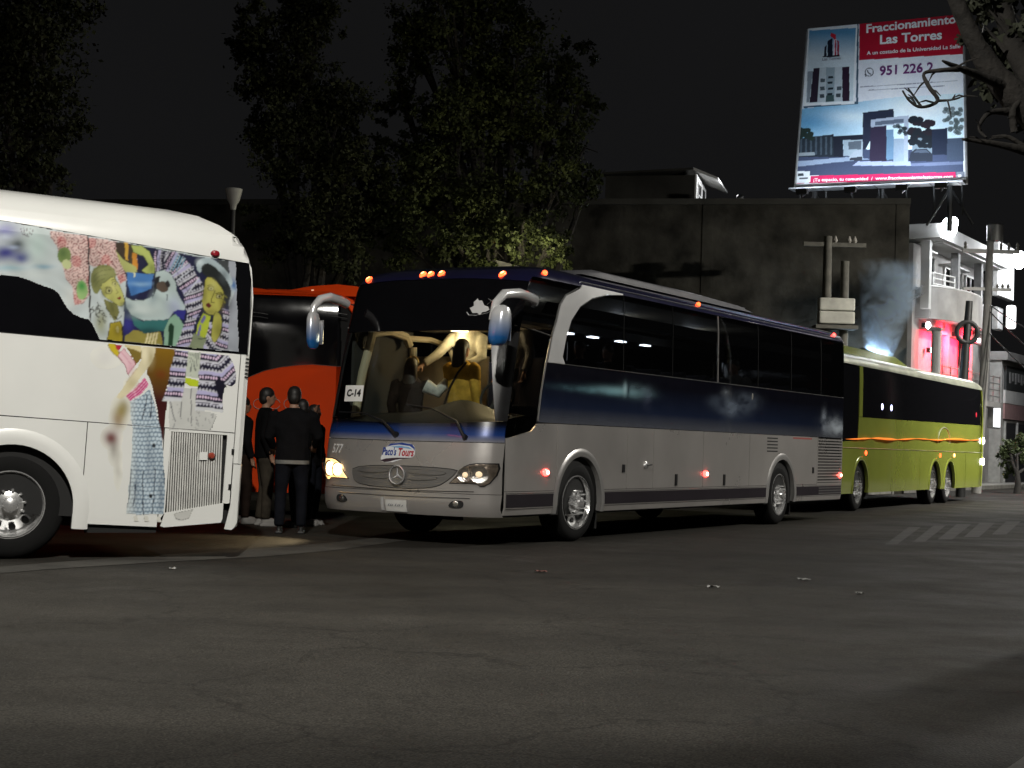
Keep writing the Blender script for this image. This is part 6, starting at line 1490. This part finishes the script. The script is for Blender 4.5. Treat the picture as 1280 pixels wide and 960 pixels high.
for c in GARR:
    for sg in (-1, 1): wheel(gc, c, sg*1.2, .485, .325, 'coach', face=sg, spikes=True)
    boxo('wheel_well', c-.6, c+.6, -.72, -.7, .35, 1.2, UNDER, gc)
boxo('fender_gap', 6.9, 7.47, -1.2, -1.0, .45, .9, UNDER, gc)
OST = M('orange_reflection_glow', (.7, .2, .03), .3, emit=(1, .22, .025), es=1.1); OSB = M('orange_reflection_core', (.9, .4, .05), .3, emit=(1, .4, .06), es=4.5)  # emissive streaks stand in for an orange reflection on the paint
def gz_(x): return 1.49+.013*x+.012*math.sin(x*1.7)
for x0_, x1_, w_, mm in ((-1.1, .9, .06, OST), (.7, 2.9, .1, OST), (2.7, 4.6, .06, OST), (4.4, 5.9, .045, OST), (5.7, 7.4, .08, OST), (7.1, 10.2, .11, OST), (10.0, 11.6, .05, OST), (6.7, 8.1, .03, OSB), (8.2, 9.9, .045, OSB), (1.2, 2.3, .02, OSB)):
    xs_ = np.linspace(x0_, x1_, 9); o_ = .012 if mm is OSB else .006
    MB().tube([gS(float(x), gz_(float(x)), o_) for x in xs_], [max(.006, w_*math.sin(PI*(i+.4)/8.8)*rng.uniform(.75, 1.1)) for i in range(9)], 6, flat=.25).build('reflection_streak', mm, gc)
MB().tube([gS(7.25+.62*math.cos(a), 1.55+.33*math.sin(a), .006) for a in np.linspace(-.2, PI+.2, 18)], .014, 6).build('reflection_ring', GSIL, gc)  # ring shape within the reflection, modelled as a raised tube
for x, z in ((.35, 1.2), (6.9, 1.19), (8.4, 1.2)): disc_lamp('marker_lamp', gS, x, z, .05, AMBL if x < 8 else MATS['amber_core'], gc, .02)
TW = M('tail_lamp_white', (.9, .9, .9), .3, emit=(1, .97, .9), es=14)
disc_lamp('tail_lamp', gS, 11.93, 1.62, .09, TW, gc, .03); disc_lamp('tail_lamp', gS, 11.9, 1.05, .1, TW, gc, .03)
disc_lamp('window_lamp', gS, 10.9, 2.3, .07, M('dim_red_glow', (.4, .02, .03), .3, emit=(1, .04, .08), es=.5), gc, .006)
for x in (1.55, 2.3): disc_lamp('window_lamp', gS, x, 2.2, .07, M('violet_lamp', (.6, .6, .9), .3, emit=(.6, .6, 1), es=6), gc, .006)
ringloft(GB, (.4, 1.2, 2.2, 2.97), inset=.08, cap_bot=True).build('inner_shell', UNDER, gc)
patch([(-1.24, .38), (1.24, .38), (1.24, 2.98), (-1.24, 2.98)], GB.rear0, .15, .4, .02, 0, 1, cu=(-1.2, 1.2)).build('rear_panel', GRN, gc)
patch([(-1.24, .38), (1.24, .38), (1.24, 1.35), (-1.24, 1.35)], GB.front0, .15, .4, .02, 0, 1, cu=(-1.2, 1.2)).build('front_panel', GRN, gc)
patch([(-1.24, 1.36), (1.24, 1.36), (1.2, 2.98), (-1.2, 2.98)], GB.front0, .15, .4, .02, 0, 1, cu=(-1.2, 1.2)).build('windshield', BLACKG, gc)

# ================================================================ people
SKIN = M('skin', (.36, .2, .13), .55, var=.1); HAIR = M('dark_hair', (.012, .01, .009), .5, var=.2, scale=30); HAIRB = M('brown_hair', (.03, .018, .012), .45, var=.3, scale=30)
def cloth(name, c): return M(name, c, .92, var=.35, scale=9, bump=.5, bscale=14, spec=.08)
CDARK = cloth('dark_jacket', (.007, .007, .008)); CDARK2 = cloth('black_hoodie', (.005, .005, .0055)); CJEAN = cloth('dark_jeans', (.008, .009, .013)); CBEIGE = cloth('beige_trousers', (.05, .042, .032)); CWHITE = cloth('white_shirt', (.65, .64, .62)); CYEL = cloth('mustard_jacket', (.5, .3, .05)); CCREAM = cloth('cream_shirt', (.3, .28, .23)); CGREY = cloth('grey_shirt', (.22, .21, .19)); CBROWN = cloth('dark_brown_top', (.022, .014, .011)); SHOEW = M('white_shoe', (.22, .21, .2), .6); SHOED = M('dark_shoe', (.02, .02, .02), .5)
def remesh(o, vox=.016, it=2):
    r = o.modifiers.new('remesh', 'REMESH'); r.mode = 'VOXEL'; r.voxel_size = vox; r.use_smooth_shade = True
    s_ = o.modifiers.new('smooth', 'SMOOTH'); s_.iterations = it; s_.factor = .5
    return o
def loft(mb, secs, n=16):
    # secs: (x,y,z,rx,ry)
    o = len(mb.v)
    for x, y, z, rx, ry in secs: mb.v += [(x+rx*math.cos(2*PI*i/n), y+ry*math.sin(2*PI*i/n), z) for i in range(n)]
    for a in range(len(secs)-1):
        for i in range(n): mb.f.append((o+a*n+i, o+a*n+(i+1) % n, o+(a+1)*n+(i+1) % n, o+(a+1)*n+i))
    mb.f += [tuple(o+i for i in range(n))[::-1], tuple(o+(len(secs)-1)*n+i for i in range(n))]
def hand(mb, w_, d, side, curl=.35):
    # palm and five fingers from wrist w_, pointing along d
    d = Vector(d).normalized(); w_ = Vector(w_); a = d.cross(Vector((0, 1, .2)))
    if a.length < .2: a = d.cross(Vector((1, 0, 0)))
    a.normalize(); b_ = a.cross(d).normalized()
    p = w_+d*.05; mb.tube([tuple(w_-d*.02), tuple(p), tuple(w_+d*.095)], [.026, .036, .034], 8, flat=.62)
    for i, L in enumerate((.062, .078, .083, .076)):
        q = w_+d*.085+a*((i-1.5)*.021); k1 = q+d*L*.5+b_*(curl*L*.2); k2 = q+d*L*.85+b_*(curl*L*.65)
        mb.tube([tuple(q), tuple(k1), tuple(k2)], [.0115, .0105, .008], 6)
    q = w_+d*.03-a*.03; mb.tube([tuple(q), tuple(q-a*.032+d*.03), tuple(q-a*.04+d*.062)], [.013, .012, .009], 6)
def person(label, mat4, H, top, legs, shoe, hairm=HAIR, armL=None, armR=None, stance=.12, long_hair=False, hem=None, extra=None, sit=False, slim=1., lean=0., sleeve=1., head_turn=0.):
    k = H/1.75; r = empty('person', mat4); r.scale = (k, k, k)
    aL = armL or [(-.21, 0, 1.42), (-.27, -.03, 1.14), (-.25, .06, .9)]; aR = armR or [(.21, 0, 1.42), (.27, -.03, 1.14), (.25, .06, .9)]
    hz = .95
    if sit: kneeL, ankL = (-.12, .42, .92), (-.12, .45, .5); kneeR, ankR = (.12, .42, .92), (.12, .45, .5)
    else: kneeL, ankL, kneeR, ankR = (-stance*.95, .03, .5), (-stance, -.02, .09), (stance*.95, .05, .5), (stance, .03, .09)
    def ln(p): return (p[0], p[1]+lean*max(0, p[2]-.95), p[2])
    mb = MB()
    loft(mb, [(*ln((0, 0, .9)), .145*slim, .1), (*ln((0, 0, 1.1)), .135*slim, .095), (*ln((0, 0, 1.3)), .155*slim, .1), (*ln((0, 0, 1.44)), .13*slim, .08), (*ln((0, 0, 1.5)), .06, .055), (*ln((0, .01, 1.56)), .052, .054)])
    hd = ln((0, .02, 1.645)); mb.ell(hd, (.076, .095, .112), 16, 12); mb.ell((hd[0], hd[1]+.028, hd[2]-.06), (.055, .065, .055), 12, 8)
    mb.ell((hd[0], hd[1]+.1, hd[2]-.02), (.014, .02, .024), 8, 6)
    for s_ in (-1, 1): mb.ell((hd[0]+s_*.078, hd[1]-.005, hd[2]-.01), (.012, .022, .032), 8, 6)
    for A, s_ in ((aL, -1), (aR, 1)):
        A = [ln(p) for p in A]; mb.tube([A[0], A[1], A[2]], [.048, .042, .027], 10); hand(mb, A[2], Vector(A[2])-Vector(A[1]), s_)
    for K, A_ in ((kneeL, ankL), (kneeR, ankR)): mb.tube([(K[0]*.75, 0, hz-.04), K, A_], [.085, .058, .04], 10)
    remesh(mb.build('body', SKIN, r), .011, 2)
    # eyes and mouth
    for s_ in (-1, 1): MB().ell((hd[0]+s_*.032, hd[1]+.088, hd[2]+.0), (.012, .008, .007), 8, 6).build('eye', M('eye_dark', (.05, .04, .035), .3), r)
    MB().ell((hd[0], hd[1]+.088, hd[2]-.066), (.024, .008, .007), 8, 6).build('mouth', M('lips', (.3, .1, .09), .5), r)
    # hair
    h = MB(); h.ell((hd[0], hd[1]-.012, hd[2]+.03), (.088, .1, .1), 16, 12); h.ell((hd[0], hd[1]-.04, hd[2]-.02), (.08, .075, .085), 14, 10)
    if long_hair: loft(h, [(hd[0], hd[1]-.05, hd[2]+.02, .09, .07), (hd[0], hd[1]-.065, hd[2]-.12, .1, .062), (hd[0], hd[1]-.08, hd[2]-.28, .11, .05), (hd[0], hd[1]-.085, hd[2]-.4, .09, .035)])
    ho = remesh(h.build('hair', hairm, r), .014, 2)
    # jacket or shirt
    j = MB(); loft(j, [(*ln((0, 0, .86)), .185*slim, .125), (*ln((0, 0, 1.0)), .175*slim, .125), (*ln((0, 0, 1.2)), .18*slim, .128), (*ln((0, 0, 1.36)), .195*slim, .122), (*ln((0, 0, 1.45)), .16*slim, .1), (*ln((0, 0, 1.51)), .075, .07)])
    for A in (aL, aR):
        A = [Vector(ln(p)) for p in A]; e = A[1].lerp(A[2], .93*sleeve) if sleeve > .5 else A[0].lerp(A[1], .8)
        j.tube([tuple(A[0]*.9+Vector((0, 0, A[0].z*.1))), tuple(A[0]), tuple(A[1]), tuple(e)] if sleeve > .5 else [tuple(A[0]), tuple(e)], [.075, .08, .065, .048] if sleeve > .5 else [.08, .07], 12)
    remesh(j.build('jacket', top, r), .018, 2)
    if hem is not None:
        q = MB(); loft(q, [(0, 0, .835, .178*slim, .128), (0, 0, .88, .182*slim, .131)], 20); q.build('shirt_hem', hem, r)
    # trousers
    t = MB(); loft(t, [(0, 0, .86, .13, .1), (0, 0, .9, .165*slim, .12), (0, 0, 1.02, .16*slim, .115)])
    for K, A_ in ((kneeL, ankL), (kneeR, ankR)):
        t.tube([(K[0]*.75, 0, hz), (K[0]*.8, K[1]*.3, hz-.1 if not sit else hz), K, (A_[0], A_[1], A_[2]+.0)], [.1, .105, .075, .062], 12)
    remesh(t.build('trousers', legs, r), .018, 2)
    for A_ in (ankL, ankR):
        s_ = MB(); s_.ell((A_[0], A_[1]+.06, A_[2]-.035), (.045, .12, .05), 14, 8); s_.box(A_[0]-.045, A_[0]+.045, A_[1]-.07, A_[1]+.18, A_[2]-.09, A_[2]-.06)
        remesh(s_.build('shoe', shoe, r), .012, 1)
    if extra: extra(r)
    tag(r, label, 'person'); return r
def gm(u, v, rz=0, dz=0):
    p = ground(u, v); return Matrix.Translation((float(p[0]), float(p[1]), dz)) @ Matrix.Rotation(rz, 4, 'Z')
person('person in black jacket with white shirt hem, seen from behind beside the orange coach', gm(362, 667, .1), 1.8, CDARK, CJEAN, SHOED, hem=cloth('grey_hem', (.2, .2, .19)), stance=.13, slim=1.15, armL=[(-.22, 0, 1.42), (-.29, .06, 1.16), (-.24, .22, 1.02)], armR=[(.22, 0, 1.42), (.3, .05, 1.17), (.26, .22, 1.05)])
person('person in dark jacket and paler trousers near the rear of the white coach', gm(327, 657, -1.3), 1.82, CDARK2, CBEIGE, SHOEW, stance=.1)
person('person in black hoodie with bare forearm standing between the jacketed person and the coach', gm(373, 659, 1.2), 1.68, CDARK2, CJEAN, SHOED, sleeve=.4, armL=[(-.21, 0, 1.4), (-.27, .02, 1.12), (-.22, .16, .88)])
person('person in dark clothes and white shoes raising one hand at the coach door', gm(387, 656.5, -2.0), 1.62, CDARK2, CJEAN, SHOEW, armR=[(.21, 0, 1.42), (.29, .12, 1.3), (.24, .18, 1.62)])
person('person in dark clothes mostly hidden behind the white coach rear', gm(298, 654, -1.0), 1.7, CDARK, CBROWN, SHOEW, stance=.14)
BW = Matrix.Translation((-1.3099, 18.2561, 0)) @ Matrix.Rotation(PI/2-BPH, 4, 'Z')
def inbus(x, y, z, rz): return BW @ Matrix.Translation((x, y, z)) @ Matrix.Rotation(rz, 4, 'Z')
# facing the rear of the coach is local +x, i.e. rz=-90 degrees
def band(r): MB().tube([(.084*math.cos(a), .012+.1*math.sin(a)*.25, 1.69+.095*math.sin(a)) for a in np.linspace(0, PI, 14)], .012, 6).build('headband', M('gold_band', (.7, .5, .2), .4), r); MB().tube([(.2, 0, 1.40), (.36, .06, 1.32), (.48, .11, 1.47)], [.1, .085, .062], 12).build('sleeve', CWHITE, r)
person('woman-length dark hair with headband, brown top and pale sleeve, inside the lit coach front', inbus(1.3, .72, .56, -PI/2+.2), 1.66, CBROWN, CJEAN, SHOED, HAIRB, long_hair=True, extra=band, armR=[(.2, 0, 1.40), (.36, .06, 1.32), (.5, .12, 1.5)], slim=.95)
def strap(r):
    MB().tube([(.14, -.06, 1.48), (.06, -.125, 1.35), (-.06, -.14, 1.15), (-.17, -.1, .95)], .014, 6).build('bag_strap', M('strap_dark', (.02, .012, .01), .6), r)
person('person in mustard yellow jacket with dark bag strap inside the lit coach front', inbus(1.42, .06, .66, -PI/2-.15), 1.80, CYEL, CJEAN, SHOED, HAIR, long_hair=True, extra=strap, armL=[(-.2, 0, 1.42), (-.28, .12, 1.2), (-.3, .3, 1.28)])
person('person in cream shirt reaching out an arm in the coach aisle', inbus(2.0, .34, 1.2, PI/2+.2), 1.72, CCREAM, CJEAN, SHOED, armR=[(.2, 0, 1.36), (.36, .16, 1.12), (.5, .3, .98)], armL=[(-.2, 0, 1.36), (-.25, .12, 1.1), (-.12, .28, 1.0)])
person('person in grey shirt standing beside the driver seat inside the coach', inbus(1.95, -.38, 1.2, PI/2-.2), 1.70, CGREY, CJEAN, SHOED)
GS = 'passengers sitting in the dark coach'
for x, y, l in ((2.75, -.9, 'dark passenger sitting at the first side window of the blue coach'), (3.55, -.9, 'dark passenger in the second row of the blue coach'), (7.75, -.98, 'pale-faced passenger looking out of a middle window of the blue coach')):
    o = person(l, inbus(x, y, .93 if x < 7 else .98, PI/2), 1.6, CDARK if x < 7 else CGREY, CJEAN, SHOED, sit=True)
    o['group'] = GS

# ================================================================ small things
# dark stall canopy with its lamp behind the green coach, and the lit smoke over it
sp_ = at(1078, 450, 46.0)
sc_ = empty('stall_canopy', loc=(float(sp_[0]), float(sp_[1]), 0)); zt_ = float(at(1078, 434, 46)[2])
MB().add([(-.9, -.5, zt_-.45), (.9, -.5, zt_-.45), (.9, .5, zt_-.45), (-.9, .5, zt_-.45), (0, 0, zt_)], [(0, 1, 4), (1, 2, 4), (2, 3, 4), (3, 0, 4), (0, 3, 2, 1)]).build('canopy', CDARK, sc_, smooth=False)
for x in (-.85, .85):
    for y in (-.45, .45): MB().tube([(x, y, 0), (x, y, zt_-.44)], .03, 6).build('post', STEEL, sc_)
tag(sc_, 'dark pointed stall canopy just above the green coach roof', 'canopy')
sl_ = at(1093, 452, 46.0)
so_ = empty('stall_lamp', loc=(float(sl_[0]), float(sl_[1]), 0))
MB().tube([(0, 0, 0), (0, 0, float(sl_[2])-.1)], .04, 8).build('post', STEEL, so_); MB().ell((0, 0, float(sl_[2])-.05), (.14, .1, .06)).build('lamp_head', LENS, so_)
ld = bpy.data.lights.new('stall_light', 'POINT'); ld.energy = 1000; ld.color = (.6, .8, 1); ld.shadow_soft_size = .15
lo = bpy.data.objects.new('lamp_light', ld); COL.objects.link(lo); lo.parent = so_; lo.location = (.1, 0, float(sl_[2])+.15)
tag(so_, 'cold white stall lamp below the smoke behind the green coach', 'lamp')
mt = bpy.data.materials.new('smoke'); mt.use_nodes = True
n = mt.node_tree.nodes; l = mt.node_tree.links; n.remove(n['Principled BSDF'])
pv_ = n.new('ShaderNodeVolumePrincipled'); pv_.inputs['Color'].default_value = (.62, .8, 1, 1); pv_.inputs['Anisotropy'].default_value = .1
tc = n.new('ShaderNodeTexCoord'); ns = n.new('ShaderNodeTexNoise'); ns.inputs['Scale'].default_value = 1.5; ns.inputs['Detail'].default_value = 5; ns.inputs['Distortion'].default_value = 1.2
l.new(tc.outputs['Object'], ns.inputs['Vector'])
sx_ = n.new('ShaderNodeSeparateXYZ'); l.new(tc.outputs['Object'], sx_.inputs[0])
def mth(op, a, b_=None, c=None):
    q = n.new('ShaderNodeMath'); q.operation = op
    for i, v in enumerate((a, b_, c)):
        if v is None: continue
        if hasattr(v, 'default_value') or hasattr(v, 'links'): l.new(v, q.inputs[i])
        else: q.inputs[i].default_value = v
    return q.outputs[0]
# column drifting to the right as it rises, fading at the edge and towards the top
cxn = mth('MULTIPLY', sx_.outputs['Z'], .16); dx = mth('SUBTRACT', sx_.outputs['X'], cxn); wd = mth('MULTIPLY_ADD', sx_.outputs['Z'], .26, .42)
rad = mth('DIVIDE', mth('SQRT', mth('ADD', mth('MULTIPLY', dx, dx), mth('MULTIPLY', sx_.outputs['Y'], sx_.outputs['Y']))), wd)
fall = mth('MAXIMUM', mth('SUBTRACT', 1., rad), 0.)
top_ = mth('MAXIMUM', mth('SUBTRACT', 1., mth('DIVIDE', sx_.outputs['Z'], 2.9)), 0.)
nn_ = mth('MAXIMUM', mth('MULTIPLY_ADD', ns.outputs['Fac'], 5.5, -2.3), 0.)
den = mth('MULTIPLY', mth('MULTIPLY', mth('MULTIPLY', fall, top_), nn_), 22.)
l.new(den, pv_.inputs['Density']); l.new(pv_.outputs[0], n['Material Output'].inputs['Volume'])
sm = at(1098, 447, 46.0)
smo = MB().box(-1.0, 1.7, -.9, .9, -.2, 3.2).build('smoke_plume', mt, smooth=False); smo.location = tuple(float(q) for q in sm); tag(smo, 'pale blue-grey smoke plume rising behind the green coach', 'smoke', kind='stuff')

# motorcycle parked beyond the green coach
mp = ground(1243, 604)
mc = empty('motorcycle', loc=(float(mp[0]), float(mp[1]), 0), rz=math.radians(200))
for x in (-.62, .62):
    wl = MB().tube([(x+.28*math.cos(a), 0, .3+.28*math.sin(a)) for a in np.linspace(0, 2*PI, 21)], .045, 8, cap=False).build('wheel', TYRE, mc)
    MB().tube([(x, -.06, .3), (x, .06, .3)], .05, 8).build('hub', STEEL, wl)
MB().tube([(-.62, 0, .3), (-.2, 0, .55), (.3, 0, .72), (.62, 0, .3)], .035, 8).build('frame', DARKM, mc)
MB().ell((.12, 0, .78), (.26, .13, .13)).build('tank', M('tank_grey', (.25, .25, .27), .3, .5), mc); MB().ell((-.35, 0, .76), (.36, .13, .07)).build('saddle', CDARK, mc)
MB().tube([(.62, 0, .3), (.45, 0, .95)], .03, 8).build('fork', CHROME, mc); MB().tube([(.38, -.34, 1.02), (.45, 0, .98), (.38, .34, 1.02)], .016, 6).build('handlebar', CHROME, mc)
MB().ell((.53, 0, .86), (.09, .09, .1)).build('headlamp', CHROME, mc); MB().ell((0, 0, .4), (.2, .14, .16)).build('engine', STEEL, mc)
tag(mc, 'motorcycle parked beyond the tail of the green coach', 'motorcycle')
# litter on the asphalt
for (u, v), s_, c, lb_ in (((215, 712), .035, (.3, .3, .29), 'white scrap of paper on the road before the white coach'), ((676, 716), .06, (.16, .06, .05), 'small brown leaf scrap on the road before the blue coach wheel'), ((892, 735), .055, (.3, .3, .29), 'flat white wrapper on the open road before the middle of the blue coach'), ((1005, 726), .06, (.22, .22, .21), 'crumpled grey wrapper on the road near the rear of the blue coach'), ((1075, 743), .04, (.2, .2, .19), 'small grey paper scrap on the road toward the crossing')):
    p = ground(u, v); mb = MB(); N = 7; rg_ = random.Random(u)
    top = [(s_*(i/N-.5)*2, s_*.6*(j/3-.5)*2, .006+.02*rg_.random()) for j in range(4) for i in range(N+1)]
    mb.v = top; mb.f = [(j*(N+1)+i, j*(N+1)+i+1, (j+1)*(N+1)+i+1, (j+1)*(N+1)+i) for j in range(3) for i in range(N)]
    o = mb.build('litter', M('litter_%d' % u, c, .8), smooth=False); o.location = (float(p[0]), float(p[1]), 0); o.rotation_euler = (0, 0, rg_.random()*3); tag(o, lb_, 'litter', 'litter on the road')
